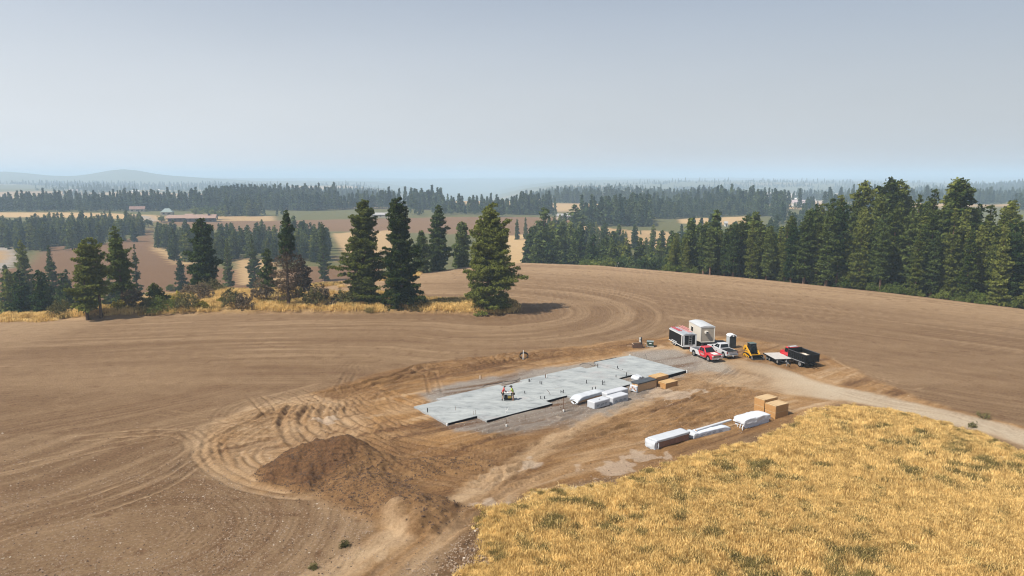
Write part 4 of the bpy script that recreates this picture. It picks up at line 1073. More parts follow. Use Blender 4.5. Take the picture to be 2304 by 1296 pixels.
# ------------------------------------------------------------------ SCATTERED STUFF (one object each, geometry nodes)
def scatter(name, pts, rz, sc, vi, sources, kind='stuff', tilt=None):
    me = bpy.data.meshes.new(name); me.vertices.add(len(pts)); me.vertices.foreach_set('co', np.asarray(pts, np.float32).ravel())
    a = me.attributes.new('turn', 'FLOAT_VECTOR', 'POINT')
    rot = np.zeros((len(pts), 3), np.float32); rot[:, 2] = rz
    if tilt is not None: rot[:, :2] = tilt
    a.data.foreach_set('vector', rot.ravel())
    a = me.attributes.new('size', 'FLOAT_VECTOR', 'POINT'); sc = np.asarray(sc, np.float32)
    if sc.ndim == 1: sc = np.repeat(sc[:, None], 3, 1)
    a.data.foreach_set('vector', sc.ravel())
    a = me.attributes.new('variant', 'INT', 'POINT'); a.data.foreach_set('value', np.asarray(vi, np.int32))
    o = obj(name, me)
    ng = bpy.data.node_groups.new(name, 'GeometryNodeTree')
    ng.interface.new_socket('Geometry', in_out='INPUT', socket_type='NodeSocketGeometry')
    ng.interface.new_socket('Geometry', in_out='OUTPUT', socket_type='NodeSocketGeometry')
    gi = ng.nodes.new('NodeGroupInput'); go = ng.nodes.new('NodeGroupOutput'); jn = ng.nodes.new('GeometryNodeJoinGeometry')
    def named(nm, t):
        n = ng.nodes.new('GeometryNodeInputNamedAttribute'); n.data_type = t; n.inputs['Name'].default_value = nm
        return [s for s in n.outputs if s.name == 'Attribute' and s.enabled][0]
    tn, sz, va = named('turn', 'FLOAT_VECTOR'), named('size', 'FLOAT_VECTOR'), named('variant', 'INT')
    for k, src in enumerate(sources):
        so = bpy.data.objects.new(name + '_kind', src)
        oi = ng.nodes.new('GeometryNodeObjectInfo'); oi.inputs['Object'].default_value = so; oi.inputs['As Instance'].default_value = True
        cp = ng.nodes.new('FunctionNodeCompare'); cp.data_type = 'INT'; cp.operation = 'EQUAL'
        ia = [s for s in cp.inputs if s.enabled]
        ng.links.new(va, ia[0]); ia[1].default_value = k
        ip = ng.nodes.new('GeometryNodeInstanceOnPoints')
        ng.links.new(gi.outputs[0], ip.inputs['Points']); ng.links.new(cp.outputs[0], ip.inputs['Selection'])
        ng.links.new(oi.outputs['Geometry'], ip.inputs['Instance'])
        ng.links.new(tn, ip.inputs['Rotation']); ng.links.new(sz, ip.inputs['Scale'])
        ng.links.new(ip.outputs[0], jn.inputs[0])
    ng.links.new(jn.outputs[0], go.inputs[0])
    md = o.modifiers.new('scatter', 'NODES'); md.node_group = ng
    return tag(o, kind=kind)
# far woods: masses one cannot count
def far_src(seed, H, W, n, size, m, bl=False):
    rg = np.random.default_rng(seed)
    if bl:
        c = rg.normal(size=(n, 3)) * np.array([W * .2, W * .2, H * .16]) + np.array([0, 0, H * .6])
    else:
        t = rg.random(n) ** 0.8; a = rg.random(n) * 6.283; r = W / 2 * (1 - t) ** .8 * (0.4 + .6 * rg.random(n))
        c = np.stack([np.cos(a) * r, np.sin(a) * r, H * (.08 + .9 * t)], -1)
    v, f = rand_tris(c, np.full(n, .5), 2, size, rg)
    return mesh_np('far_tree', v, f, m)
FSRC = [far_src(1, 18, 6.5, 130, 1.0, NEEDLE_F), far_src(2, 20, 5.5, 120, .95, NEEDLE_F), far_src(3, 15, 7, 120, 1.0, NEEDLE_F), far_src(4, 10, 10, 120, 1.0, NEEDLE_F, True)]
FPTS = []
def wood(poly, n, hmul=1.0, f=PV, leafy=0.1, clumpy=0.0):
    pts = np.array([f(*q) for q in poly]); lo, hi = pts.min(0), pts.max(0)
    x = lo[0] + (hi[0] - lo[0]) * rng.random(n * 8); y = lo[1] + (hi[1] - lo[1]) * rng.random(n * 8)
    ok = poly_sd(x, y, pts) > 0
    if clumpy: ok &= fbm(x, y, 160, 3, 97) > clumpy - 0.3
    x, y = x[ok][:n], y[ok][:n]
    z = H0(x, y)
    s = hmul * (0.7 + 0.5 * rng.random(len(x)))
    vi = np.where(rng.random(len(x)) < leafy, 3, rng.integers(0, 3, len(x)))
    FPTS.append(np.stack([x, y, z, s, vi], -1))
def sector(az0, az1, y0, y1, n, hmul=1.0, leafy=.1, clumpy=None, s=98, sc=200):
    """trees spread over ground between two distances"""
    m = n * 5
    a = az0 + (az1 - az0) * rng.random(m); y = np.sqrt(y0 ** 2 + (y1 ** 2 - y0 ** 2) * rng.random(m)); x = (a - 1152) / FPX * y
    ok = np.ones(m, bool)
    if clumpy is not None: ok = fbm(x, y, sc, 3, s) > clumpy
    M = masks_pts(x, y)
    ok &= M < 0.3
    x, y = x[ok][:n], y[ok][:n]
    FPTS.append(np.stack([x, y, H0(x, y), hmul * (0.42 + 0.95 * rng.random(len(x)) ** 1.8) * (1 + .25 * fbm(x, y, 90, 2, 94)), np.where(rng.random(len(x)) < leafy, 3, rng.integers(0, 3, len(x)))], -1))
def masks_pts(x, y):
    M = masks_far(x, y)
    return np.maximum.reduce([M['straw'], M['white'], M['moist'], M['gravel']])
# blue wood behind the red-roofed house, running to the middle
sector(470, 1000, 700, 1000, 1900, .95, .1, -.2, 96, 150)
sector(-80, 470, 720, 1020, 900, .85, .35, -.12)
sector(-80, 480, 760, 900, 420, .9, .3)
sector(-80, 620, 1020, 1500, 1300, .85, .2, 0.08)
sector(560, 900, 1100, 1900, 1500, .9, .1, -.15)
sector(-80, 700, 1700, 3200, 1600, 1.0, .2, 0.02)
sector(900, 1190, 720, 900, 260, .85, .35, -0.1)
sector(1080, 1460, 560, 800, 700, .9, .2, 0.0, 97, 80)
sector(1150, 1760, 740, 1300, 2400, 1.0, .1, 0.06, 99, 110)
sector(1180, 1420, 1300, 2300, 1200, .9, .1, -.1)
sector(1400, 2400, 1250, 3200, 1900, .9, .3, 0.03)
sector(1700, 2500, 700, 1500, 1800, 1.0, .15, -0.02, 98, 150)
sector(1480, 2000, 420, 640, 420, .8, .3, -0.05)
sector(1420, 1760, 540, 800, 700, .85, .15, -0.25)
sector(1500, 1900, 1250, 1800, 700, .9, .1, -.05)
sector(2050, 2500, 1600, 2600, 1500, 1.15, .1)
sector(-80, 330, 560, 640, 110, .7, .3, 0.0)
sector(-80, 1000, 2900, 3700, 700, 1.0, .2, 0.05)
sector(1300, 2450, 2900, 3900, 900, 1.0, .2, 0.05)
# filler pines between the single ones of the nearer woods
def fill(px0, px1, d0, d1, n, h0, h1, slope=0.0):
    px = px0 + (px1 - px0) * rng.random(n); y = d0 + (d1 - d0) * rng.random(n) + (px - px0) * slope
    x = (px - 1152) / FPX * (y * CP + 5)
    ok = masks_pts(x, y) < .5; x, y = x[ok], y[ok]
    return np.stack([x, y, H0(x, y) - .2, (h0 + (h1 - h0) * rng.random(len(x))) / 16], -1)
FL = np.concatenate([fill(-60, 318, 400, 540, 260, 9, 15, .1), fill(348, 738, 350, 470, 190, 9, 15), fill(1200, 1505, 260, 520, 170, 9, 16), fill(1180, 1300, 285, 380, 40, 14, 20), fill(-60, 330, 300, 380, 22, 6, 12), fill(1510, 2500, 190, 330, 260, 12, 19)])
scatter('valley_pines', FL[:, :3], rng.random(len(FL)) * 6.28, np.stack([FL[:, 3] * 1.15] * 2 + [FL[:, 3]], -1), rng.integers(0, 4, len(FL)), [m_[1] for m_ in MIDK])
F = np.concatenate(FPTS)
keep = (F[:, 1] > 300)
F = F[keep]
scatter('distant_woods', F[:, :3], rng.random(len(F)) * 6.28, np.stack([F[:, 3] * 1.15, F[:, 3] * 1.15, F[:, 3]], -1), F[:, 4], FSRC)

# dry grass of the meadow
GRASS = leaf_mat('dry_grass', (0.37, 0.235, 0.075), (0.90, 0.68, 0.30), 0.45, 1.3)
GRASSP = leaf_mat('lodged_grass', (0.50, 0.36, 0.17), (0.78, 0.64, 0.38), 0.3, 0.5)
WEED = leaf_mat('olive_weed', (0.13, 0.105, 0.038), (0.30, 0.235, 0.085), 0.3, 1.2)
def tuft(seed, n, H, W, m, lean=(0.25, 0.1), wdt=.035, spread=.35):
    rg = np.random.default_rng(seed)
    b = np.stack([rg.normal(size=n) * spread * .5, rg.normal(size=n) * spread * .5, np.zeros(n)], -1)
    a = rg.random(n) * 6.283; h = H * (.55 + .55 * rg.random(n))
    ln = np.abs(rg.normal(size=n)) * W
    mid = b + np.stack([np.cos(a) * ln * .35 + lean[0] * h * .3, np.sin(a) * ln * .35 + lean[1] * h * .3, h * .62], -1)
    tip = b + np.stack([np.cos(a) * ln + lean[0] * h, np.sin(a) * ln + lean[1] * h, h], -1)
    t = rg.random(n) * 6.283; s = np.stack([np.cos(t), np.sin(t), np.zeros(n)], -1) * wdt
    v = np.stack([b - s * .6, b + s * .6, mid + s, mid - s, tip + s * .7, tip - s * .7], 1).reshape(-1, 3)
    i = np.arange(n)[:, None] * 6
    f = np.concatenate([i + np.array([0, 1, 2, 3]), i + np.array([3, 2, 4, 5])])
    return mesh_np('grass_tuft', v, f, m)
TUF = [tuft(1, 30, .40, .16, GRASS, (.12, 0), .022, .42), tuft(2, 34, .50, .14, GRASS, (.05, 0), .020, .5), tuft(3, 30, .28, .22, GRASS, (.3, .1), .022, .5), tuft(4, 30, .12, .4, GRASSP, (1.5, .4), .022, .5), tuft(5, 60, .46, .20, WEED, (.05, 0), .022, .45)]
N = 110000
mp = np.array(MEADOW); x = rng.uniform(-12, 62, N * 2); y = rng.uniform(34, 80, N * 2)
md = poly_sd(x, y, MEADOW)
md = md + 1.0 * fbm(x, y, 6.0, 4, 1) + 1.1 * fbm(x, y, 1.5, 3, 2)
ok = (md > -0.5 + 2.2 * rng.random(len(x)) ** 2) & (np.abs(x) < 0.80 * y + 4); x, y, md = x[ok][:N], y[ok][:N], md[ok][:N]
lodge = fbm(x - 0.6 * y, y * 1.5 + x * .3, 7, 4, 120)
p = P0(1830, 1250); lodge = lodge + 0.7 * np.exp(-((x - p[0]) ** 2 + (y - p[1]) ** 2) / 30) * (fbm(x, y, 2.5, 3, 127) + .6)
edge = sstep(3.0, 0.3, md)
r = rng.random(len(x)); vi = np.where(r < .4, 0, np.where(r < .75, 1, 2))
vi = np.where((lodge > .16) & (rng.random(len(x)) < .8), 3, vi)
vi = np.where((edge > .4) & (rng.random(len(x)) < .45), 2, vi)
weedy = fbm(x, y, .8, 2, 121) + 0.3 * fbm(x, y, 8, 2, 122)
vi = np.where((weedy > .44) & (rng.random(len(x)) < .5), 4, vi)
s = 0.8 + 0.5 * rng.random(len(x)) + 0.35 * fbm(x, y, 3.0, 3, 123)
s = s * (1 - 0.45 * edge)
scatter('meadow_grass', np.stack([x, y, grid_val(NH, x, y) - .03], -1), np.where(rng.random(len(x)) < .6, rng.random(len(x)) * 6.28, rng.normal(size=len(x)) * .7), s, vi, TUF)
# dry grass on the bank
N = 16000
x = rng.uniform(-105, 12, N * 3); y = rng.uniform(120, 215, N * 3)
sd = poly_sd(x, y, STRIP) + 1.2 * fbm(x, y, 6.0, 4, 1)
be = (y - yedge(x) > -12) & (y - yedge(x) < 22) & (x < -25) & (fbm(x, y, 12, 3, 124) > -.1)
ok = ((sd > 0) & (fbm(x, y, 5, 3, 125) > -.28)) | (be & (rng.random(len(x)) < .35))
x, y = x[ok][:N], y[ok][:N]
r = rng.random(len(x)); vi = np.where(r < .35, 0, np.where(r < .8, 1, 2))
wd = fbm(x, y, 6, 3, 126); vi = np.where((wd > .25) & (rng.random(len(x)) < .4), 4, vi)
scatter('bank_grass', np.stack([x, y, grid_val(NH, x, y) - .03], -1), rng.normal(size=len(x)) * .8, 1.1 + .8 * rng.random(len(x)), vi, TUF)
# clods and stones
ROCK = mat('clod', (0.24, 0.165, 0.11), .95, col2=(0.42, 0.32, 0.23), scale=0.7, coord='Object')
ROCKD = mat('dark_clod', (0.10, 0.06, 0.038), .95, var=.3, scale=3)
def rock(seed, m):
    rg = np.random.default_rng(seed)
    b = MB(); b.box((0, 0, .3), (1, 1, .8)); me = b.mesh('stone', m)
    v = np.array([q.co[:] for q in me.vertices]); v += rg.normal(size=v.shape) * .16
    me.vertices.foreach_set('co', v.astype(np.float32).ravel()); return me
RK = [rock(1, ROCK), rock(2, ROCK), rock(3, ROCKD), rock(4, mat('pale_stone', (.50, .43, .35), .9, var=.2, scale=2))]
N = 110000
y = 34 + 50 * rng.random(N) ** 1.3; x = (rng.random(N) * 2 - 1) * 0.8 * y
yd_, md_, rd_, ph_ = (grid_val(AUX[k], x, y) for k in ('yard', 'meadow', 'road', 'pile'))
dens = np.where((yd_ < 0), 0.8 * sstep(75, 40, y), 0.07)
dens = np.where(ph_ > .1, .8, dens); dens = np.where(md_ > -.1, 0, dens); dens = np.where((rd_ > 0) & (x > 20), 0.02, dens)
cl_ = poly_sd(x, y, CLODS) > 0; dens = np.where(cl_ & (md_ < 0), 1.0, dens)
dens = np.where(poly_sd(x, y, WP([(850, 1165), (880, 1160), (940, 1180), (930, 1230), (850, 1260), (838, 1215)])) > -.3, .05, dens); dens *= 0.45 + 1.1 * np.clip(fbm(x, y, 4, 3, 130) + .3, 0, 1)
ok = rng.random(N) < dens; x, y, ph_, cl_ = x[ok], y[ok], ph_[ok], cl_[ok]
r = rng.random(len(x)); vi = np.where(r < .45, 0, np.where(r < .8, 1, np.where(r < .975, 2, 3)))
vi = np.where((ph_ > .1), 2, vi)
sz = 0.035 + 0.075 * rng.random(len(x)) ** 3 + np.where((ph_ > .1) | cl_, .05 * rng.random(len(x)), 0)
scatter('stones', np.stack([x, y, grid_val(NH, x, y)], -1), rng.random(len(x)) * 6.28, np.stack([sz, sz, sz * .7], -1), vi, RK)
# gravel on the pad
GRV = [rock(11, mat('gravel_light', (.46, .43, .40), .9, var=.2, scale=2)), rock(12, mat('gravel_dark', (.17, .15, .135), .9, var=.2, scale=2))]
N = 12000
x = rng.uniform(-16, 34, N * 3); y = rng.uniform(64, 108, N * 3)
gv = grid_val(AUX['gravel'], x, y); ok = (gv > .55); x, y = x[ok][:N], y[ok][:N]
sz = .025 + .035 * rng.random(len(x)) ** 2
scatter('gravel', np.stack([x, y, grid_val(NH, x, y)], -1), rng.random(len(x)) * 6.28, sz, (rng.random(len(x)) < .45).astype(int), GRV)
# little weeds in the tilled ground
for px, py, s, lab in ((775, 1230, .26, 'small green weed in the tilled ground left of the track end'), (705, 1280, .22, 'tiny weed at the bottom edge by the wheel track'), (2213, 942, .9, 'dark round weed on the far verge of the dirt road'), (2190, 962, .5, 'small weed at the right end of the meadow by the road')):
    x, y = P0(px, py); o = thing('weed', lab, 'weed', (x, y, ZG(x, y)), 0)
    st, fo = shrub(int(px), s, s * 1.6, LEAF_O, 20, 14, .07); obj('stems', st, o); obj('foliage', fo, o)

# ------------------------------------------------------------------ THE CONCRETE SLAB
CONC = mat('concrete', (0.50, 0.51, 0.50), .8, var=0, scale=.9, col2=(0.62, 0.635, 0.63), bump=.1, bscale=6)
def concrete_mat():
    m = MATS['concrete']; nt = m.node_tree; L = nt.links; b = nt.nodes['Principled BSDF']
    for l in list(b.inputs['Base Color'].links): L.remove(l)
    geo = nt.nodes.new('ShaderNodeNewGeometry')
    mp = nt.nodes.new('ShaderNodeMapping'); mp.inputs['Rotation'].default_value = (0, 0, R(20)); mp.inputs['Scale'].default_value = (.55, 1.1, 1)
    L.new(geo.outputs['Position'], mp.inputs[0])
    n1 = nn(nt, 'ShaderNodeTexNoise', Scale=.8, Detail=8.0, Roughness=.72, Distortion=.6); L.new(mp.outputs[0], n1.inputs['Vector'])
    n2 = nn(nt, 'ShaderNodeTexNoise', Scale=.22, Detail=3.0); L.new(geo.outputs['Position'], n2.inputs['Vector'])
    r = nt.nodes.new('ShaderNodeValToRGB'); e = r.color_ramp.elements
    e[0].position = .33; e[0].color = (.125, .140, .150, 1); e[1].position = .62; e[1].color = (.285, .305, .308, 1)
    q = e.new(.44); q.color = (.215, .232, .238, 1)
    L.new(n1.outputs['Fac'], r.inputs[0])
    r2 = nt.nodes.new('ShaderNodeValToRGB'); r2.color_ramp.elements[0].position = .60; r2.color_ramp.elements[0].color = (0, 0, 0, 1); r2.color_ramp.elements[1].position = .74; r2.color_ramp.elements[1].color = (.45, .45, .45, 1)
    L.new(n2.outputs['Fac'], r2.inputs[0])
    mx = nt.nodes.new('ShaderNodeMix'); mx.data_type = 'RGBA'; mx.inputs['B'].default_value = (.29, .22, .215, 1)
    L.new(r2.outputs[0], mx.inputs['Factor']); L.new(r.outputs[0], mx.inputs['A']); L.new(mx.outputs['Result'], b.inputs['Base Color'])
concrete_mat()
BLACK = mat('black_sheet', (.012, .012, .013), .7, var=.2, spec=.1)
EDGEC = mat('slab_edge', (.30, .31, .32), .85, var=.12, scale=2)
PVC = mat('white_pvc', (.72, .72, .70), .5)
STEEL = mat('rusty_rebar', (.14, .075, .045), .8, var=.2)
ABS = mat('black_pipe', (.012, .012, .014), .45)
TH = R(37.57); SO = (-2.72, 71.06)
def S(u, v, z=0): return (SO[0] + u * math.cos(TH) - v * math.sin(TH), SO[1] + u * math.sin(TH) + v * math.cos(TH), z)
slab = thing('concrete_slab', 'long stepped grey concrete house slab with pipe stubs in the middle of the yard', 'slab', S(0, 0), TH)
SZ = .20
SECT = [('left', [(-3.85, 1.85), (0, 1.85), (0, 0), (9.3, 0), (9.3, 1.15), (9.3, 8.8), (8.8, 8.8), (8.8, 9.65), (-.35, 9.7), (-.35, 8.8), (-3.9, 8.8)], .19),
        ('middle', [(9.303, 1.15), (12.6, 1.15), (12.6, -.25), (22.7, -.35), (22.7, 2.4), (25.37, 2.4), (25.37, 8.3), (22.6, 8.3), (22.6, 9.5), (12.0, 9.5), (12.0, 8.8), (9.303, 8.8)], .21),
        ('right', [(25.4, -.9), (32.2, -.9), (32.2, 9.2), (25.4, 9.6)], .36)]
for nm, poly, z in SECT:
    b = MB(); b.prismz(poly, -.3, z)
    b.m = [0, 0] + [1] * len(poly)
    o = b.build('slab_section', [CONC, EDGEC], slab)
# black foam boards and forms against the slab edges
for (a, c, z) in (((-3.8, 1.85), (0, 1.85), .19), ((0, 0), (9.3, 0), .19), ((9.3, 1.15), (12.6, 1.15), .21), ((12.6, -.28), (22.7, -.38), .21), ((22.7, 2.4), (25.4, 2.4), .21), ((28.0, -.9), (32.2, -.9), .36), ((25.4, 9.66), (29.6, 9.42), .40), ((32.2, 2.5), (32.2, 8.0), .34)):
    dx, dy = c[0] - a[0], c[1] - a[1]; L_ = math.hypot(dx, dy); an = math.atan2(dy, dx)
    off = -0.032 if a[1] < 5 else .032
    b = MB(); b.box(((a[0] + c[0]) / 2 - off * 0 + (0.03 if abs(dx) < .01 else 0), (a[1] + c[1]) / 2 + (off if abs(dx) > .01 else 0), z / 2 - .02), (L_, .05, z + .02), rz=an)
    b.build('edge_board', BLACK, slab)
for u, v, z in ((-3.86, 1.80, .2), (32.28, -.98, .36), (32.2, 9.25, .40)):
    b = MB(); b.box((u, v, z / 2), (.16, .16, z + .06)); b.build('corner_cap', PVC, slab)
def slab_uv(px, py, z):
    x, y = P0(px, py, z); dx, dy = x - SO[0], y - SO[1]
    return dx * math.cos(TH) + dy * math.sin(TH), -dx * math.sin(TH) + dy * math.cos(TH)
STUBS = [(962, 927.5, .5, .05, ABS), (1025, 923, .45, .018, STEEL), (1066, 933, .45, .02, STEEL), (1070, 932, .5, .016, STEEL), (1137, 929, .62, .018, PVC), (1180.7, 885, .32, .05, ABS), (1216.5, 897.5, .36, .04, ABS), (1225, 897.5, .34, .05, ABS),
         (1262, 884.5, .38, .04, ABS), (1267.3, 884.5, .44, .05, ABS), (1215, 863, .34, .05, ABS), (1219, 865, .42, .05, ABS), (1190.5, 859, .4, .07, ABS), (1227.4, 850, .48, .045, STEEL), (1230, 850, .40, .03, PVC), (1319.7, 863, .5, .045, ABS), (1355.4, 866, .6, .045, ABS),
         (1358.5, 867, .5, .02, ABS), (1361, 867.5, .5, .02, ABS), (1332.5, 880, .5, .05, ABS), (1339.7, 878.8, .5, .045, ABS), (1386, 849, .35, .045, ABS), (1409.6, 846, .5, .045, ABS), (1344.9, 827, .55, .05, ABS), (1389.3, 831.5, .55, .05, ABS), (1391.5, 832, .2, .06, ABS), (1400.4, 834, .22, .06, ABS)]
for px, py, h, r, m in STUBS:
    z = .36 if px > 1425 else .2
    u, v = slab_uv(px, py, z)
    b = MB(); b.cyl((u, v, z + h / 2 - .01), r, h, n=8)
    if h > .55 or px == 1190.5: b.tube([(u, v, z + h * .4), (u + .22, v - .1, z + h * .5), (u + .3, v - .14, z + h * .95)], .022, 5)
    b.build('pipe_stub', m, slab)
b = MB(); u, v = slab_uv(1262, 885, .2)
b.tube([(u, v, .5), (u + .2, v - .06, .34), (u + .35, v - .1, .52)], .03, 6); b.build('pipe_bend', ABS, slab)
u, v = slab_uv(1238, 889, .2); b = MB(); b.tube([(u, v, .2), (u - .1, v + .06, .55), (u - .35, v + .25, .9)], .02, 5); b.build('rebar_stub', STEEL, slab)
# stakes and services around the slab
def post(px, py, h, r, m, lab, foot=False, lean=0.0, name='stake', cat='stake'):
    x, y = P0(px, py); z = ZG(x, y)
    b = MB(); b.tube([(0, 0, -.1), (lean * .4, 0, h * .5), (lean, 0, h)], r, 6)
    o = thing(name, lab, cat, (x, y, z))
    b.build('shaft', m, o)
    if foot:
        b = MB(); b.cyl((0, 0, .1), .09, .25, n=8); b.build('white_collar', PVC, o)
        b = MB(); b.tube([(0, 0, h * .55), (.3, 0, h * .55)], .025, 5); b.build('side_arm', m, o)
post(1268, 926.5, 1.55, .035, STEEL, 'brown standpipe with a short arm in the gravel below the slab', True)
post(1139.5, 959.5, .75, .02, STEEL, 'pair of thin rods by the white collar in the gravel below the left slab', True)
post(1228, 929, .6, .016, STEEL, 'thin rusty rod in the gravel below the right corner of the left slab')
post(1182, 947, .7, .016, STEEL, 'thin rusty rod midway along the lower gravel edge')
post(1456, 808.5, .75, .02, ABS, 'leaning black rod at the top edge of the right slab', lean=-.3)
post(1080, 853.5, .5, .04, PVC, 'short white pipe stub in the gravel behind the left slab')
post(1083.5, 853, .55, .018, STEEL, 'thin rod beside the white stub behind the left slab')
HOSE = [(1086, 871), (1094, 866), (1104, 864), (1121, 862.5), (1127, 860), (1140, 858.5), (1160, 856.5), (1170, 851)]
def cable(pix, r, m, lab, nm='cable'):
    pts = [P0(*q) for q in pix]; pts = smooth_line(pts, 5)
    b = MB(); b.tube([(q[0], q[1], ZG(q[0], q[1]) + r * 1.2) for q in pts], r, 5)
    tag(b.build(nm, m), lab, nm)
cable(HOSE, .028, ABS, 'black cable curling behind the notch of the slab')
cable([(1127, 861), (1134, 864), (1147, 864), (1158, 860), (1170, 856.5)], .028, ABS, 'second black cable looping back to the corner of the middle slab')
cable([(1304, 823), (1312, 819), (1324, 820), (1336, 824), (1341, 818)], .028, ABS, 'black cable in the notch between the middle and right slab')
x, y = P0(1036, 952); b = MB(); b.box((0, 0, .05), (1.25, .12, .04)); tag(b.build('plank', mat('raw_wood', (.52, .36, .22), .8, var=.15), None, (x, y, ZG(x, y)), (0, 0, R(30))), 'short plank lying on the gravel below the left end of the slab', 'plank')

# ------------------------------------------------------------------ BUILDING MATERIAL
WRAP = mat('white_wrap', (.48, .50, .54), .45, var=.05, scale=2)
TARP = mat('white_tarp', (.48, .51, .55), .4, var=.06, scale=1.5)
OSB = mat('osb', (.46, .30, .14), .75, var=.12, scale=6)
OSBE = mat('osb_edge', (.44, .24, .09), .75, var=.10, scale=5)
WOOD = mat('lumber', (.42, .27, .15), .8, var=.2, scale=4)
WOODR = mat('red_lumber', (.25, .13, .085), .8, var=.2, scale=3)
INK = mat('print_ink', (.10, .12, .14), .7)
DARKT = mat('dark_sheet', (.05, .055, .06), .35, var=.3, scale=2)
FLAKE = mat('wrap_print_blue', (.20, .24, .34), .6)
def block(name, lab, cat, corner, ang, L_, W_, H_, z=None):
    """thing whose origin is the near bottom corner; x runs to the right, y away"""
    x, y = corner
    return thing(name, lab, cat, (x, y, ZG(x, y) - .02 if z is None else z), R(ang))
def boards(parent, L_, W_, H_, nz, ny, m, nm='board', gap=.006, jit=.04, seed=0):
    rg = np.random.default_rng(seed); ms = {}
    for i in range(nz):
        for j in range(ny):
            d = rg.normal() * jit
            b = MB(); b.box((L_ / 2 + d, W_ * (j + .5) / ny, H_ * (i + .5) / nz), (L_, W_ / ny - gap, H_ / nz - gap))
            b.build(nm, m, parent)
def wrap_mesh(L_, W_, H_, seed, amp=.05, nx=26, ny=8, nz=6, z0=0.0, crown=0.0, slump=0.0):
    """a sheet drawn over a bundle: box with creases, sagging ends"""
    rg = np.random.default_rng(seed)
    b = bpy.data.meshes.new('wrap'); vs, fs = [], []
    def grid(o, a, c, n, m):
        base = len(vs)
        for i in range(n + 1):
            for j in range(m + 1):
                vs.append([o[k] + a[k] * i / n + c[k] * j / m for k in range(3)])
        for i in range(n):
            for j in range(m):
                q = base + i * (m + 1) + j; fs.append((q, q + m + 1, q + m + 2, q + 1))
    grid((0, 0, H_), (L_, 0, 0), (0, W_, 0), nx, ny)
    grid((0, 0, z0), (L_, 0, 0), (0, 0, H_ - z0), nx, nz)
    grid((0, W_, H_), (L_, 0, 0), (0, 0, z0 - H_), nx, nz)
    grid((0, W_, z0), (0, -W_, 0), (0, 0, H_ - z0), ny, nz)
    grid((L_, 0, z0), (0, W_, 0), (0, 0, H_ - z0), ny, nz)
    v = np.array(vs, float)
    t = np.clip(np.minimum(v[:, 0], L_ - v[:, 0]) / (.22 * L_), 0, 1)
    drop = (1 - t) ** 2 * slump * (v[:, 2] / H_)
    w = fbm(v[:, 0] + 3 * seed + .8 * v[:, 1], v[:, 1] + 1.7 * v[:, 2], .55, 3, seed)
    w2 = fbm(v[:, 0] * 1.2 - v[:, 2], v[:, 2] * .7 + v[:, 1] + seed, .3, 3, seed + 5)
    c = v - np.array([L_ / 2, W_ / 2, H_ * .4]); d = c / (np.linalg.norm(c / np.array([L_, W_, H_]) * 1.0, axis=1)[:, None] + 1e-6); d /= np.linalg.norm(d, axis=1)[:, None]
    v += d * ((w * amp + w2 * amp * .5))[:, None]
    v[:, 2] += crown * np.sin(np.clip(v[:, 1] / W_, 0, 1) * math.pi) * (v[:, 2] > H_ * .6) - drop
    b.from_pydata([tuple(q) for q in v], [], fs)
    return b
def cloth(parent, name, m, args, loc=(0, 0, 0), **kw):
    me = wrap_mesh(*args, **kw); me.materials.append(m)
    for p in me.polygons: p.use_smooth = True
    o = obj(name, me, parent, loc)
    w = o.modifiers.new('weld', 'WELD'); w.merge_threshold = .004
    return o
def marks(parent, L_, H_, seed, n=3, y=-.004, m=None):
    """faint printed lines of lettering on a wrap"""
    rg = np.random.default_rng(seed); b = MB()
    for k in range(n):
        x0 = L_ * (.12 + .8 * k / n); z0 = H_ * (.50 + .04 * rg.normal())
        for r_ in range(3):
            x = x0 + rg.random() * .1
            for q in range(int(4 + 5 * rg.random())):
                w = .03 + .05 * rg.random(); b.box((x + w / 2, y, z0 - r_ * .085), (w, .004, .035 if r_ else .055)); x += w + .02
                if x > L_ * .95: break
    return b.build('printed_lettering', m or INK, parent)
def strap(parent, x, L_, W_, H_, m, e=.012):
    b = MB(); b.box((x, -e, H_ / 2), (.03, .008, H_)); b.box((x, W_ / 2, H_ + e), (.03, W_, .008)); b.box((x, W_ + e, H_ / 2), (.03, .008, H_))
    return b.build('strap', m, parent)
# five wrapped bundles by the slab
def white_pack(corner, ang, L_, W_, H_, lab, seed):
    o = block('wrapped_lumber', lab, 'lumber bundle', corner, ang, L_, W_, H_)
    cloth(o, 'wrapping', WRAP, (L_, W_, H_, seed), amp=.012)
    marks(o, L_, H_, seed, n=3, y=-.016)
    b = MB(); b.box((L_ * .5, W_ * .5, -.0), (L_ * .96, W_ * .9, .05)); b.build('bearer', WOOD, o)
    b = MB(); b.box((-.016, W_ * .5, H_ * .5), (.006, .02, H_ * .9)); b.build('tape', mat('tape', (.62, .63, .65), .4), o)
    return o
o = white_pack((9.32, 75.1), 38.5, 2.45, 1.15, .78, 'white-wrapped lumber pack nearest the camera, with a small mark on its top', 11)
b = MB(); b.box((1.35, .55, .80), (.22, .05, .006)); b.box((1.22, .42, .80), (.10, .06, .006)); b.build('top_mark', INK, o)
white_pack((11.66, 76.85), 38.5, 2.62, 1.15, .84, 'white-wrapped lumber pack right of the one nearest the camera', 12)
white_pack((11.15, 78.35), 37.2, 3.6, 1.05, .86, 'long white-wrapped lumber pack at the slab edge behind the other two', 13)
o = block('tarped_lumber', 'lumber stack under a loose white tarp with dark gaps below, left of the white packs', 'lumber bundle', (7.6, 76.65), 38.5, 5, 1, 1)
for k in range(9):
    b = MB(); b.box((.25 + k * .52, .62, .27), (.07, 1.15, .54)); b.build('bearer', DARKT if k % 2 else WOOD, o)
for k in range(3):
    b = MB(); b.box((2.3, .15 + .42 * k, .42), (4.5, .34, .32)); b.build('board', WOOD, o)
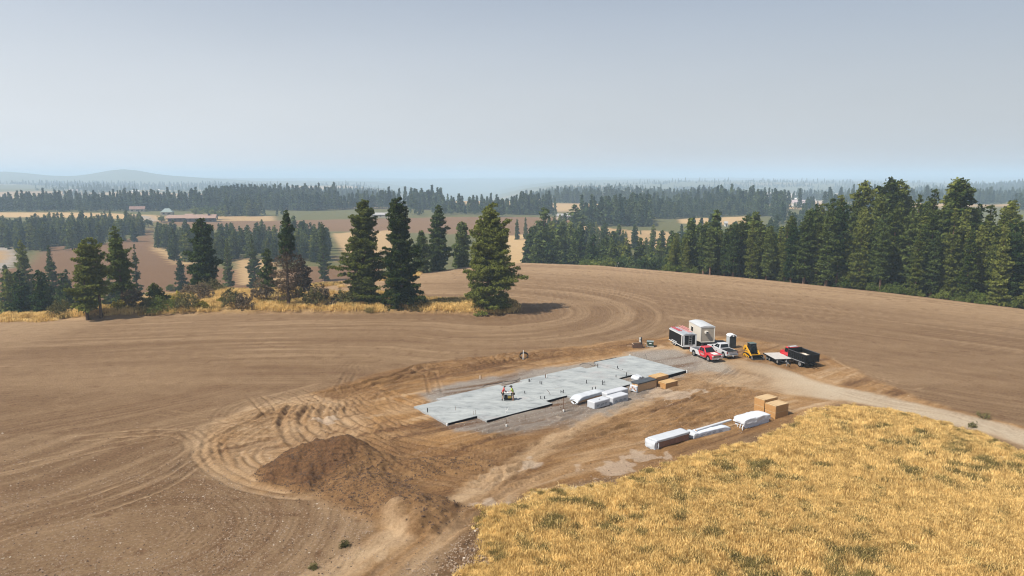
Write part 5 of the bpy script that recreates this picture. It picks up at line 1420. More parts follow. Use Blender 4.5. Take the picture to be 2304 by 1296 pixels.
cloth(o, 'tarp', TARP, (4.9, 1.35, .86, 21), loc=(-.1, -.05, 0), amp=.13, z0=.52, crown=.14, slump=.38)
b = MB(); b.tube([(-.1, .1, .2), (-.2, .4, .1), (-.15, .9, .25)], .1, 6); b.build('tarp_fold', TARP, o)
# brown lumber stack with a dark sheet on top
o = block('lumber_stack', 'brown lumber stack under a dark plastic sheet with torn white wrap at its left end', 'lumber bundle', (15.3, 81.05), 36.5, 3, 1, 1)
boards(o, 3.3, 1.1, 1.02, 5, 2, mat('fresh_lumber', (.50, .32, .17), .8, var=.14, scale=5), seed=3, jit=.03)
cloth(o, 'plastic_sheet', DARKT, (3.35, 1.25, .15, 31), loc=(-.02, -.04, 1.0), amp=.06, z0=.02)
cloth(o, 'torn_wrap', TARP, (.22, 1.2, .75, 33), loc=(-.24, -.02, .1), amp=.10, nx=6)
for k in range(4):
    b = MB(); b.box((-.26, .15 + .26 * k, .35 + .14 * (k % 3)), (.12, .16, .14)); b.build('board_end', mat('board_end', (.50, .24, .13), .7, var=.3, scale=9), o)
# white crumpled bag on the earth in the slab recess
u, v = slab_uv(1436, 857, 0); px_, py_, _ = S(u, v)
x, y = P0(1435, 861); z = ZG(x, y)
o = thing('plastic_bundle', 'small heap in crumpled clear plastic on the earth in the recess of the slab', 'bundle', (x, y, z), TH)
b = MB(); b.box((.55, .55, .28), (1.1, 1.0, .55)); b.build('contents', mat('grey_boxes', (.32, .31, .30), .8, var=.3), o)
cloth(o, 'plastic', TARP, (1.3, 1.2, .70, 41), loc=(-.08, -.1, 0), amp=.16, nx=10, slump=.35, z0=.3)
# OSB packs: each pack a thing
def osb_pack(corner, ang, z, lab, L_=2.2, W_=1.2, H_=.72, mt=None, cut=2):
    o = block('panel_pack', lab, 'panel pack', corner, ang, L_, W_, H_, z)
    n = 12; rg = np.random.default_rng(int(corner[0] * 10 + z * 7))
    for k in range(n):
        b = MB(); b.box((L_ / 2 + rg.normal() * .006, W_ / 2 + rg.normal() * .006, H_ * (k + .5) / n), (L_, W_, H_ / n - .004)); b.build('panel', [mt or OSB, ] if k == n - 1 else OSBE, o)
    for x in (.25, L_ - .25) if cut else ():
        strap(o, x, L_, W_, H_, mat('strap', (.30, .20, .10), .5))
    return o
def zt(c): return ZG(*c)
c = (19.0, 82.55); osb_pack(c, 35.5, ZG(*c) + .02, 'single orange-brown panel pack on the ground right of the lumber stack', 2.2, 1.25, .74)
c = (18.05, 83.7); zz = ZG(*c) + .02
osb_pack(c, 36, zz, 'lower panel pack, half hidden behind the single pack by the slab', 2.2, 1.25, .60, cut=0)
osb_pack(c, 36, zz + .605, 'upper panel pack resting on the half-hidden pack by the slab', 2.25, 1.3, .55)
OSB2 = mat('osb_pale', (.48, .34, .19), .75, var=.1, scale=6)
c = (28.68, 72.2); zz = ZG(*c) + .02
osb_pack(c, 31, zz, 'bottom pack of the front pair in the tan panel stacks by the meadow', 2.12, 1.4, .74, OSB2)
osb_pack(c, 31, zz + .745, 'top pack of the front pair in the tan panel stacks by the meadow', 2.12, 1.42, .74, OSB2)
c = (27.90, 73.48); zz = ZG(*c) + .02
osb_pack(c, 31, zz, 'bottom pack of the rear pair in the tan panel stacks by the meadow', 2.2, 1.35, .80, OSB2)
osb_pack(c, 31, zz + .805, 'top pack of the rear pair, highest of the tan panel stacks', 2.2, 1.37, .80, OSB2)
# the row of wrapped bundles along the meadow
c = (13.9, 63.5)
o = block('lumber_stack', 'reddish-brown lumber stack under a white sheet, leftmost of the row by the meadow', 'lumber bundle', c, 33, 5, 1, 1)
boards(o, 4.6, 1.1, .72, 5, 2, WOODR, seed=8, jit=.05)
cloth(o, 'white_sheet', TARP, (4.65, 1.25, .16, 51), loc=(-.03, -.06, .68), amp=.05, z0=-.04)
cloth(o, 'end_wrap', TARP, (.38, 1.32, .78, 52), loc=(-.32, -.1, -.02), amp=.09, nx=6, slump=.3)
b = MB(); b.tube([(.1, -.16, .02), (.15, -.2, .3), (.22, -.13, .6)], .04, 5); b.build('loose_wrap', TARP, o)
c = (18.5, 66.35)
o = block('wrapped_lumber', 'low lumber bundle in printed blue-white wrap, middle of the row by the meadow', 'lumber bundle', c, 28, 4.6, 1, 1)
cloth(o, 'wrapping', mat('blue_white_wrap', (.58, .63, .72), .45, var=.12, scale=3), (4.7, 1.05, .52, 61), amp=.07, slump=.22, crown=.05)
marks(o, 4.2, .55, 62, n=4, y=-.07, m=FLAKE)
cloth(o, 'end_cover', TARP, (.7, 1.25, .56, 63), loc=(-.35, -.1, 0), amp=.08, nx=6, slump=.25)
c0 = Vector((*P0(1567, 977), 0)); c1 = Vector((*P0(1655, 951), 0))
b = MB(); an = math.atan2(c1.y - c0.y, c1.x - c0.x); ln = 5.2
b.box((ln / 2, 0, .0), (ln, .30, .16)); bo = b.build('wrapped_beam', WRAP, None, (18.65, 67.0, ZG(18.6, 66.9) + .64), (0, -.02, R(32)), bevel=.04)
tag(bo, 'long thin white-wrapped beam lying across the printed bundle', 'beam')
b = MB(); b.box((-.004, 0, 0), (.02, .24, .11)); b.build('beam_end', WOOD, bo)
c = (24.35, 69.35)
o = block('tarped_lumber', 'lumber bundle under a tarp with a torn left end beside the tan panel stacks', 'lumber bundle', c, 30, 4, 1, 1)
boards(o, 3.75, 1.25, .72, 4, 2, WOOD, seed=9)
cloth(o, 'wrapping', mat('bluish_wrap', (.60, .66, .76), .45, var=.08), (3.8, 1.3, .62, 71), loc=(.02, -.03, 0), amp=.02)
cloth(o, 'tarp', mat('grey_tarp', (.62, .65, .70), .35, var=.12, scale=2), (4.0, 1.55, .52, 72), loc=(-.12, -.12, .52), amp=.11, crown=.06, slump=.12)
for k in range(3):
    b = MB(); b.tube([(-.1 - .1 * k, .0 + .3 * k, .45), (-.35, -.05 + .3 * k, .2), (-.5 - .1 * k, -.25 + .3 * k, .03)], .09 - .02 * k, 6, .03); b.build('torn_wrap', TARP, o)

# ------------------------------------------------------------------ VEHICLES
RED = mat('red_paint', (.52, .018, .028), .35, coat=.6, spec=.5)
WHITEP = mat('white_paint', (.52, .53, .55), .35, coat=.5, spec=.5, var=.03)
GLASS = mat('dark_glass', (.008, .012, .013), .12, spec=.35)
TYRE = mat('tyre', (.014, .013, .013), .9, spec=.1)
RIM = mat('rim', (.48, .48, .48), .35, metal=.6)
CHROME = mat('chrome', (.62, .63, .64), .22, metal=.9)
PLAST = mat('black_plastic', (.012, .012, .012), .6, spec=.15)
LAMP = mat('lamp_glass', (.70, .72, .74), .15, spec=.8)
REDL = mat('tail_lamp', (.28, .015, .012), .3)
YEL = mat('machine_yellow', (.62, .32, .020), .45, var=.06)
BLKP = mat('black_paint', (.010, .010, .0105), .5, spec=.15)
GALV = mat('galvanised', (.48, .50, .52), .4, metal=.5, var=.1)
def wheel(parent, x, y, r, w, side, rim=None):
    b = MB(); b.cyl((0, 0, 0), r, w, 'y', 20); t = b.build('wheel', TYRE, parent, (x, y, r), None, bevel=.02)
    b = MB(); b.cyl((0, side * (w / 2 + .004), 0), r * .60, .03, 'y', 14); rm = b.build('rim', rim or RIM, t)
    b = MB(); b.cyl((0, side * (w / 2 + .022), 0), r * .18, .03, 'y', 8); 
    b.use(0)
    for k in range(5):
        a = k * 1.2566; b.box((math.cos(a) * r * .42, side * (w / 2 + .020), math.sin(a) * r * .42), (r * .16, .012, r * .16), ry=-a)
    b.build('hub', mat('hub_dark', (.10, .10, .10), .5), t)
    return t
def arch_profile(x0, x1, zb, pts_top, arches, r):
    """lower edge from front to rear with wheel arches cut out, then the upper edge"""
    pr = [(x0, zb)]
    for ax in arches:
        for k in range(9):
            a = math.pi - k * math.pi / 8
            pr.append((ax + math.cos(a) * r, zb + max(0, math.sin(a)) * r * 1.02))
    pr.append((x1, zb))
    return pr + pts_top
def pickup(lab, loc, rz, body_m, bed_m, stripes=False, cover=False, cat='pickup truck'):
    o = thing('pickup_truck', lab, cat, loc, rz)
    W = 1.86; hw = W / 2; zb = .42; belt = 1.10
    xr, xb, xc, xf = -2.62, -.62, 1.08, 2.62       # tail, bed front, cowl, nose
    # cab and nose hull (x forward)
    hull = arch_profile(xb + .002, xf, zb, [(xf, .86), (xf - .06, 1.02), (xc + .05, 1.13), (xb + .002, belt + .02)], (1.72,), .47)
    b = MB(); b.prism(hull, -hw, hw); b.build('body', body_m, o, bevel=.045)
    bed = arch_profile(xr, xb - .01, zb + .02, [(xb - .01, belt), (xr, belt)], (-1.66,), .47)
    for s in (-1, 1):
        b = MB(); b.prism(bed, s * hw, s * (hw - .13)); b.build('bed_side', bed_m, o, bevel=.03)
    b = MB(); b.box(((xr + xb) / 2, 0, .70), (xb - xr - .04, W - .28, .08)); b.build('bed_floor', mat('bed_liner', (.035, .035, .037), .7), o)
    b = MB(); b.box((xb - .04, 0, .88), (.05, W - .27, .42)); b.build('bulkhead', bed_m, o)
    b = MB(); b.box((xr + .035, 0, .86), (.07, W - .27, .46)); tg = b.build('tailgate', bed_m, o, bevel=.02)
    b = MB(); b.box((xr - .003, 0, 1.0), (.006, .22, .07)); b.build('badge', INK, tg)
    if cover:
        b = MB(); b.box(((xr + xb) / 2 + .2, 0, belt - .02), (1.5, W - .28, .03)); b.build('bed_cover', PLAST, o)
        b = MB(); b.hexa([(xr + .1, -.80, belt), (xr + .55, -.80, belt), (xr + .55, .80, belt), (xr + .1, .80, belt), (xr - .22, -.80, belt + .10), (xr + .5, -.80, belt + .05), (xr + .5, .80, belt + .05), (xr - .22, .80, belt + .10)]); b.build('folded_cover', PLAST, o)
    # greenhouse, narrowing upward
    yb, yt, zt_ = hw - .05, hw - .26, 1.76
    A, B_, C_, D_ = xb + .03, xb + .30, .42, xc + .12      # rear base, rear roof, front roof, windscreen base
    b = MB(); b.hexa([(A, -yb, belt), (D_, -yb, belt), (D_, yb, belt), (A, yb, belt), (B_ - .1, -yt, zt_), (C_, -yt, zt_), (C_, yt, zt_), (B_ - .1, yt, zt_)]); b.build('cab', body_m, o, bevel=.06)
    def pane(q, nm='window', m=GLASS):
        c = sum((Vector(p) for p in q), Vector()) / 4; n = (Vector(q[1]) - Vector(q[0])).cross(Vector(q[3]) - Vector(q[0])).normalized()
        out = [Vector(p) + n * .012 for p in q]; inn = [Vector(p) - n * .02 for p in q]
        b = MB(); b.hexa(inn + out); b.build(nm, m, o)
    def lerp(a, c, t): return tuple(a[i] + (c[i] - a[i]) * t for i in range(3))
    def inset(p00, p10, p11, p01, u0, u1, v0, v1):
        f = lambda u, v: lerp(lerp(p00, p10, u), lerp(p01, p11, u), v)
        return [f(u0, v0), f(u1, v0), f(u1, v1), f(u0, v1)]
    rt = B_ - .1
    pane(inset((D_, -yb, belt), (D_, yb, belt), (C_, yt, zt_), (C_, -yt, zt_), .05, .95, .06, .90), 'windscreen')
    pane(inset((A, yb, belt), (A, -yb, belt), (rt, -yt, zt_), (rt, yt, zt_), .10, .90, .14, .86), 'rear_window')
    for s in (-1, 1):
        q = ((A, s * yb, belt), (D_, s * yb, belt), (C_, s * yt, zt_), (rt, s * yt, zt_))
        for u0, u1 in ((.10, .42), (.46, .84)):
            z = inset(*q, u0, u1, .10, .84)
            pane(z if s < 0 else [z[1], z[0], z[3], z[2]])
        b = MB(); b.box((.22, s * (hw + .001), .80), (.012, .008, .62)); b.box((1.02, s * (hw + .001), .80), (.012, .008, .62)); b.build('door_seam', PLAST, o)
        for dx in (-.1, .72):
            b = MB(); b.box((dx, s * (hw + .015), 1.0), (.15, .03, .035)); b.build('door_handle', body_m if not stripes else CHROME, o)
        b = MB(); b.box((.98, s * (hw + .13), 1.20), (.12, .2, .19)); b.build('mirror', PLAST if not stripes else CHROME, o, bevel=.02)
        b = MB(); b.box((.2, s * (hw - .02), .36), (1.75, .16, .06)); b.build('side_step', CHROME, o)
        b = MB(); b.box((xf - .02, s * (hw - .17), .90), (.10, .26, .20)); b.build('headlight', LAMP, o, bevel=.02)
        b = MB(); b.box((xr + .02, s * (hw - .06), .94), (.07, .13, .30)); b.build('tail_light', REDL, o)
        for ax in (1.72, -1.66): wheel(o, ax, s * (hw - .15), .385, .26, s)
        b = MB()
        for ax in (1.72, -1.66): b.box((ax, s * (hw - .36), .62), (.86, .06, .55))
        b.build('wheel_well', PLAST, o)
    b = MB(); b.box((xf + .005, 0, .88), (.06, 1.16, .28)); g = b.build('grille', PLAST, o)
    b = MB(); b.box((xf + .042, 0, .90), (.02, 1.16, .045)); b.box((xf + .042, 0, .76), (.02, 1.16, .03)); b.box((xf + .042, 0, 1.01), (.02, 1.2, .03)); b.build('grille_bar', CHROME, g)
    b = MB(); b.box((xf + .08, 0, .58), (.16, W - .04, .24)); fb = b.build('front_bumper', CHROME, o, bevel=.04)
    b = MB(); b.box((xf + .163, 0, .52), (.01, .34, .14)); b.build('number_plate', mat('plate', (.55, .57, .60), .5), fb)
    b = MB(); b.box((xr - .08, 0, .52), (.16, W - .08, .20)); rb = b.build('rear_bumper', CHROME if cover else PLAST, o, bevel=.03)
    b = MB(); b.box((xr - .163, 0, .50), (.01, .30, .13)); b.box((xr - .2, 0, .36), (.16, .06, .06)); b.build('number_plate', mat('plate', (.55, .57, .60), .5), rb)
    b = MB(); b.box((0, 0, .40), (5.0, 1.1, .16)); b.build('chassis', PLAST, o)
    if stripes:
        b = MB()
        for s in (-.22, .22): b.box((1.92, s, 1.122), (.95, .38, .006), ry=.062)
        b.build('bonnet_stripe', mat('white_decal', (.72, .68, .66), .5), o)
        for s in (-1, 1):
            b = MB(); b.hexa([(xb, s * (hw + .001), zb + .03), (-.10, s * (hw + .001), zb + .03), (-.10, s * (hw + .006), zb + .03), (xb, s * (hw + .006), zb + .03), (xb, s * (hw + .001), belt - .05), (xb + .05, s * (hw + .001), belt - .05), (xb + .05, s * (hw + .006), belt - .05), (xb, s * (hw + .006), belt - .05)])
            b.build('white_sweep', WHITEP, o)
            # lettering on the door: too small to read, a line of letter strokes with a smaller line below
            b = MB(); x = .02 if s < 0 else .10
            yy = s * (hw + .005); k = 0
            dirx = 1
            for wch, hch in ((.15, .26), (.10, .17), (.10, .17), (.12, .17), (.12, .17), (.10, .17)):
                z0 = .72
                b.box((x + .018, yy, z0 + hch / 2), (.036, .006, hch)); b.box((x + wch / 2, yy, z0 + hch - .018), (wch, .006, .036))
                if k % 2 == 0: b.box((x + wch - .018, yy, z0 + hch / 2), (.036, .006, hch))
                if k % 3 != 1: b.box((x + wch / 2, yy, z0 + .018), (wch, .006, .036))
                x += wch + .03; k += 1
            b.box((.42, yy, .66), (.5, .006, .03))
            b.build('door_lettering', WHITEP, o)
    return o
def zv(x, y, r=1.2): return max(ZG(x, y), ZG(x + r, y), ZG(x - r, y), ZG(x, y + r), ZG(x, y - r)) - .03
pickup('red pickup with white bed, hood stripes and door lettering, parked nose towards the slab', (28.15, 97.7, zv(28.15, 97.7)), R(-69), RED, WHITEP, stripes=True)
pickup('white pickup with a dark bed cover between the red pickup and the portable toilet', (31.15, 99.75, zv(31.15, 99.75)), R(106), WHITEP, WHITEP, cover=True)

# black enclosed trailer
o = thing('enclosed_trailer', 'black enclosed trailer with white trim and ladders on its roof', 'trailer', (26.5, 105.0, zv(26.5, 105.0)), R(102 + 180))
# local x points to the camera end
L_, W_, z0, z1 = 5.0, 2.15, .45, 2.30
b = MB(); b.box((0, 0, (z0 + z1) / 2), (L_, W_, z1 - z0)); b.build('body', mat('trailer_black', (.010, .010, .011), .5, spec=.12), o)
b = MB()
for k in range(7): pass
prof = [(-W_ / 2 - .03, z1), (W_ / 2 + .03, z1), (W_ / 2 - .25, z1 + .13), (0, z1 + .18), (-W_ / 2 + .25, z1 + .13)]
vs = [(-L_ / 2 - .02, y_, z_) for y_, z_ in prof] + [(L_ / 2 + .06, y_, z_) for y_, z_ in prof]
n = 5; b.add(vs, [tuple(range(n - 1, -1, -1)), tuple(range(n, 2 * n))] + [(i, (i + 1) % n, (i + 1) % n + n, i + n) for i in range(n)])
rf = b.build('roof', mat('trailer_roof', (.42, .46, .50), .35, metal=.3, var=.2, scale=1), o)
for k in range(6):
    b = MB(); b.box((-L_ / 2 + .4 + k * .84, 0, z1 + .185), (.04, W_ * .5, .02)); b.build('roof_rib', GALV, rf)
TRIM = mat('white_trim', (.62, .64, .66), .4)
for s in (-1, 1):
    b = MB(); b.box((0, s * (W_ / 2 + .012), z1 - .07), (L_ + .06, .02, .16)); b.box((0, s * (W_ / 2 + .012), z0 + .05), (L_ + .04, .02, .12)); b.build('side_trim', TRIM, o)
    b = MB(); b.box((L_ / 2 + .012, s * (W_ / 2 - .09), (z0 + z1) / 2), (.03, .22, z1 - z0 - .02)); b.build('corner_trim', TRIM, o)
    for ax in (-.95, -.2): wheel(o, ax, s * (W_ / 2 - .12), .33, .2, s, WHITEP)
    b = MB(); b.box((-.57, s * (W_ / 2 + .02), .74), (1.75, .06, .07)); b.box((-1.42, s * (W_ / 2 + .02), .60), (.06, .06, .26)); b.box((.28, s * (W_ / 2 + .02), .60), (.06, .06, .26)); b.build('fender', TRIM, o)
b = MB(); b.box((L_ / 2 + .012, 0, z0 + .14), (.03, W_ - .42, .32)); b.box((L_ / 2 + .012, 0, z1 - .04), (.03, W_ - .42, .10)); b.build('end_trim', TRIM, o)
b = MB(); b.box((L_ / 2 - 1.1, -(W_ / 2 + .012), (z0 + z1) / 2 - .05), (.75, .02, 1.55)); dr = b.build('side_door', mat('trailer_black', (.022, .022, .024), .4), o)
b = MB(); b.box((L_ / 2 - .45, -(W_ / 2 + .02), (z0 + z1) / 2), (.34, .03, 1.78)); b.build('white_panel', WHITEP, o)
b = MB()
for s in (-.24, .24): b.tube([(L_ / 2 + .09, s + .05, z0 + .35), (L_ / 2 + .09, s + .05, z1 + .25), (L_ / 2 - .15, s + .05, z1 + .28)], .022, 5)
for k in range(6): b.box((L_ / 2 + .09, .05, z0 + .45 + k * .27), (.03, .46, .03))
b.build('rear_ladder', GALV, o)
b = MB(); b.box((-L_ / 2 - .5, 0, .42), (1.2, .1, .1)); b.build('drawbar', PLAST, o)
PINK = mat('pink_ladder', (.66, .30, .28), .55, var=.12); REDF = mat('red_fibreglass', (.50, .05, .07), .5)
def ladder(loc, rz, L_, m, lab):
    lo = thing('ladder', lab, 'ladder', loc, rz)
    for s in (-.2, .2):
        b = MB(); b.box((0, s, .04), (L_, .045, .09)); b.build('rail', m, lo)
    for k in range(int(L_ / .3)):
        b = MB(); b.box((-L_ / 2 + .2 + k * .3, 0, .04), (.035, .36, .03)); b.build('rung', m, lo)
zr = zv(26.5, 105.0) + 2.50
def loc_tr(x, y, z=0):
    a = R(282); return (26.5 + x * math.cos(a) - y * math.sin(a), 105.0 + x * math.sin(a) + y * math.cos(a), zr + z)
ladder(loc_tr(-.9, -.62), R(282), 3.0, REDF, 'red ladder on the left side of the black trailer roof')
ladder(loc_tr(-.2, .48), R(282), 3.9, PINK, 'long pale pink ladder on the right side of the black trailer roof')
ladder(loc_tr(-.9, .80, .12), R(282), 2.9, PINK, 'shorter pink ladder lying against the long one on the trailer roof')

# site office
o = thing('site_office', 'beige site office trailer with a rounded grey roof and an air conditioner on its end', 'office trailer', (29.75, 106.2, zv(29.75, 106.2)), R(98 + 180))
BEIGE = mat('beige_siding', (.36, .32, .265), .65, var=.04); BTRIM = mat('beige_trim', (.66, .63, .57), .55); GROOF = mat('grey_roof', (.56, .58, .60), .4, metal=.2, var=.08, scale=1)
L_, W_, z0, z1 = 4.6, 2.3, .88, 3.25
b = MB(); b.box((0, 0, (z0 + z1) / 2), (L_, W_, z1 - z0)); b.build('body', BEIGE, o)
b = MB()
for k in range(19):
    y_ = -W_ / 2 + .12 + k * (W_ - .24) / 18; b.box((L_ / 2 + .006, y_, (z0 + z1) / 2), (.014, .035, z1 - z0 - .3))
b.build('siding_rib', BEIGE, o)
b = MB()
for k in range(14): b.box((-L_ / 2 + .3 + k * .31, -(W_ / 2 + .006), (z0 + z1) / 2), (.04, .012, z1 - z0 - .3))
b.build('siding_rib', mat('cream_siding', (.60, .56, .49), .6), o)
b = MB(); b.box((0, -(W_ / 2 + .002), (z0 + z1) / 2), (L_ - .01, .004, z1 - z0 - .02)); b.build('side_skin', mat('cream_siding', (.60, .56, .49), .6), o)
prof = [(-W_ / 2 - .05, z1 - .02), (W_ / 2 + .05, z1 - .02), (W_ / 2 + .03, z1 + .06), (W_ / 4, z1 + .2), (0, z1 + .25), (-W_ / 4, z1 + .2), (-W_ / 2 - .03, z1 + .06)]
vs = [(-L_ / 2 - .05, y_, z_) for y_, z_ in prof] + [(L_ / 2 + .08, y_, z_) for y_, z_ in prof]; n = 7
b = MB(); b.add(vs, [tuple(range(n - 1, -1, -1)), tuple(range(n, 2 * n))] + [(i, (i + 1) % n, (i + 1) % n + n, i + n) for i in range(n)]); b.build('roof', GROOF, o)
for s in (-1, 1):
    b = MB(); b.box((L_ / 2 + .02, s * (W_ / 2 - .05), (z0 + z1) / 2), (.05, .12, z1 - z0)); b.build('corner_trim', BTRIM, o)
b = MB(); b.box((L_ / 2 + .025, 0, z0 + .05), (.05, W_ - .22, .12)); b.box((L_ / 2 + .025, 0, z1 - .09), (.05, W_ - .22, .10)); b.build('end_trim', BTRIM, o)
b = MB(); b.box((L_ / 2 + .20, -.28, z0 + 1.62), (.40, .46, .36)); ac = b.build('air_conditioner', BTRIM, o)
b = MB(); b.box((L_ / 2 + .405, -.22, z0 + 1.59), (.012, .30, .22)); b.build('grille', PLAST, ac)
b = MB(); b.box((-.9, -(W_ / 2 + .015), z0 + 1.45), (.9, .03, .8)); wn_ = b.build('window', mat('window_frame', (.62, .62, .60), .5), o)
b = MB(); b.box((-.9, -(W_ / 2 + .034), z0 + 1.45), (.78, .012, .68)); b.build('pane', GLASS, wn_)
b = MB(); b.box((0, 0, z0 - .09), (L_ + .3, W_ - .3, .16)); b.box((0, 0, z0 - .26), (L_ - .4, .9, .16)); b.build('frame', PLAST, o)
for s in (-1, 1):
    for ax in (-.9, -.2): wheel(o, ax, s * (W_ / 2 - .25), .36, .2, s, PLAST)
for s in (-.7, .7):
    b = MB(); b.box((L_ / 2 - .3, s, .40), (.3, .3, .80)); b.build('block_pier', mat('block', (.30, .29, .28), .9, var=.2), o)
b = MB(); b.hexa([(L_ / 2 + .05, -.5, z0 - .1), (L_ / 2 + .7, -.06, z0 - .15), (L_ / 2 + .7, .06, z0 - .15), (L_ / 2 + .05, .5, z0 - .1), (L_ / 2 + .05, -.5, z0), (L_ / 2 + .7, -.06, z0 - .05), (L_ / 2 + .7, .06, z0 - .05), (L_ / 2 + .05, .5, z0)]); b.build('hitch', PLAST, o)
# dark flat deck beside the office
x, y = P0(1626, 776)
o = thing('low_trailer', 'low black deck trailer half hidden between the office and the portable toilet', 'trailer', (31.9, 104.9, zv(31.9, 104.9)), R(5))
b = MB(); b.box((0, 0, .62), (2.6, 1.9, .14)); b.build('deck', BLKP, o)
for s in (-1, 1):
    for ax in (-.5, .35): wheel(o, ax, s * .82, .28, .18, s, PLAST)
# portable toilet
x, y = 33.75, 103.9
o = thing('portable_toilet', 'dark grey portable toilet with a white roof behind the white pickup', 'portable toilet', (x, y, zv(x, y, .6)), R(-80 + 0))
TG = mat('toilet_grey', (.035, .043, .045), .5, var=.1); TW = mat('toilet_white', (.70, .73, .76), .5)
b = MB(); b.box((0, 0, .06), (1.12, 1.14, .12)); b.build('skid', PLAST, o)
b = MB(); b.box((0, 0, 1.0), (1.06, 1.08, 1.84)); b.build('cabin', TG, o)
b = MB(); b.box((0, -.545, 1.0), (1.0, .01, 1.78)); b.build('side_wall', mat('toilet_side', (.42, .45, .47), .5), o)
b = MB(); b.box((.54, 0, 1.0), (.025, .80, 1.72)); d_ = b.build('door', mat('toilet_door', (.028, .032, .034), .5), o)
for k in range(5):
    b = MB(); b.box((.557, -.28 + k * .14, .95), (.014, .05, 1.3)); b.build('door_rib', TG, d_)
prof = [(-.60, 1.92), (.60, 1.92), (.56, 2.02), (.34, 2.18), (0, 2.24), (-.34, 2.18), (-.56, 2.02)]
vs = [(-.58, y_, z_) for y_, z_ in prof] + [(.60, y_, z_) for y_, z_ in prof]; n = 7
b = MB(); b.add(vs, [tuple(range(n - 1, -1, -1)), tuple(range(n, 2 * n))] + [(i, (i + 1) % n, (i + 1) % n + n, i + n) for i in range(n)]); rf = b.build('roof', TW, o)
b = MB(); 
b.add([(.605, -.40, 1.92), (.605, .40, 1.92), (.605, .28, 2.10), (.605, 0, 2.17), (.605, -.28, 2.10), (.625, -.40, 1.92), (.625, .40, 1.92), (.625, .28, 2.10), (.625, 0, 2.17), (.625, -.28, 2.10)], [(4, 3, 2, 1, 0), (5, 6, 7, 8, 9), (0, 1, 6, 5), (1, 2, 7, 6), (2, 3, 8, 7), (3, 4, 9, 8), (4, 0, 5, 9)])
b.build('roof_arch', TG, rf)
b = MB(); b.cyl((.64, 0, 2.02), .14, .02, 'x', 14); b.build('oval_sign', TW, rf)

# compact track loader
o = thing('track_loader', 'yellow compact track loader with a black cab and bucket', 'loader', (35.15, 98.5, zv(35.15, 98.5)), R(-76))
for s in (-1, 1):
    pr = [(-1.05, .22), (-.85, .02), (.75, .02), (1.0, .20), (.95, .38), (-.35, .62), (-.95, .50)]
    b = MB(); b.prism(pr, s * .62, s * .92) if s > 0 else b.prism(pr, -.92, -.62); t = b.build('track', TYRE, o, bevel=.03)
    for ax in (-.7, -.3, .1, .5):
        b = MB(); b.cyl((ax, s * .925, .17), .11, .05, 'y', 10); b.build('roller', YEL, t)
    b = MB(); b.prism([(-.8, .3), (.7, .25), (.5, .34), (-.3, .50), (-.75, .44)], *sorted((s * .93, s * .90))); b.build('track_frame', YEL, t)
    # lift arm: rises at the back, runs down to the bucket
    arm = [(-1.15, .95), (-.95, 1.62), (-.60, 1.72), (-.30, 1.50), (.55, .82), (1.05, .42), (1.30, .40), (1.25, .20), (.92, .24), (.40, .62), (-.45, 1.26), (-.72, 1.36), (-.85, .90)]
    b = MB(); b.prism(arm, *sorted((s * .66, s * .80))); b.build('lift_arm', YEL, o, bevel=.02)
    b = MB(); b.tube([(-.75, s * .60, .80), (.30, s * .62, .95)], .04, 7); b.build('ram', CHROME, o)
b = MB(); b.box((-.45, 0, .72), (1.25, 1.18, .55)); b.build('body', YEL, o, bevel=.05)
b = MB(); b.box((-.88, 0, 1.12), (.5, 1.05, .40)); b.build('engine_cover', mat('dark_grey_paint', (.035, .035, .037), .5), o, bevel=.04)
b = MB(); b.hexa([(-.55, -.52, .98), (.48, -.52, .60), (.48, .52, .60), (-.55, .52, .98), (-.62, -.46, 2.0), (.26, -.46, 1.98), (.26, .46, 1.98), (-.62, .46, 2.0)]); b.build('cab', PLAST, o, bevel=.03)
b = MB(); b.hexa([(.495, -.42, .75), (.505, -.42, .75), (.505, .42, .75), (.495, .42, .75), (.30, -.38, 1.85), (.31, -.38, 1.85), (.31, .38, 1.85), (.30, .38, 1.85)]); b.build('windscreen', GLASS, o)
b = MB(); b.box((-.20, 0, 2.03), (1.0, .98, .06)); b.build('cab_roof', mat('cab_roof_grey', (.10, .13, .12), .5), o)
b = MB(); b.box((.98, 0, .52), (.10, 1.35, .16)); b.build('cross_bar', YEL, o)
b = MB()
b.prism([(1.15, .05), (1.75, .03), (1.76, .06), (1.28, .10), (1.22, .45), (1.36, .55), (1.30, .58), (1.14, .50)], -.92, .92); bk = b.build('bucket', BLKP, o)
for s in (-1, 1):
    b = MB(); b.prism([(1.20, .06), (1.74, .06), (1.36, .55), (1.20, .46)], *sorted((s * .925, s * .90))); b.build('bucket_side', mat('worn_steel', (.20, .20, .21), .4, metal=.5), bk)
b = MB(); b.box((1.76, 0, .045), (.10, 1.84, .02)); b.build('cutting_edge', mat('worn_steel', (.20, .20, .21), .4, metal=.5), bk)

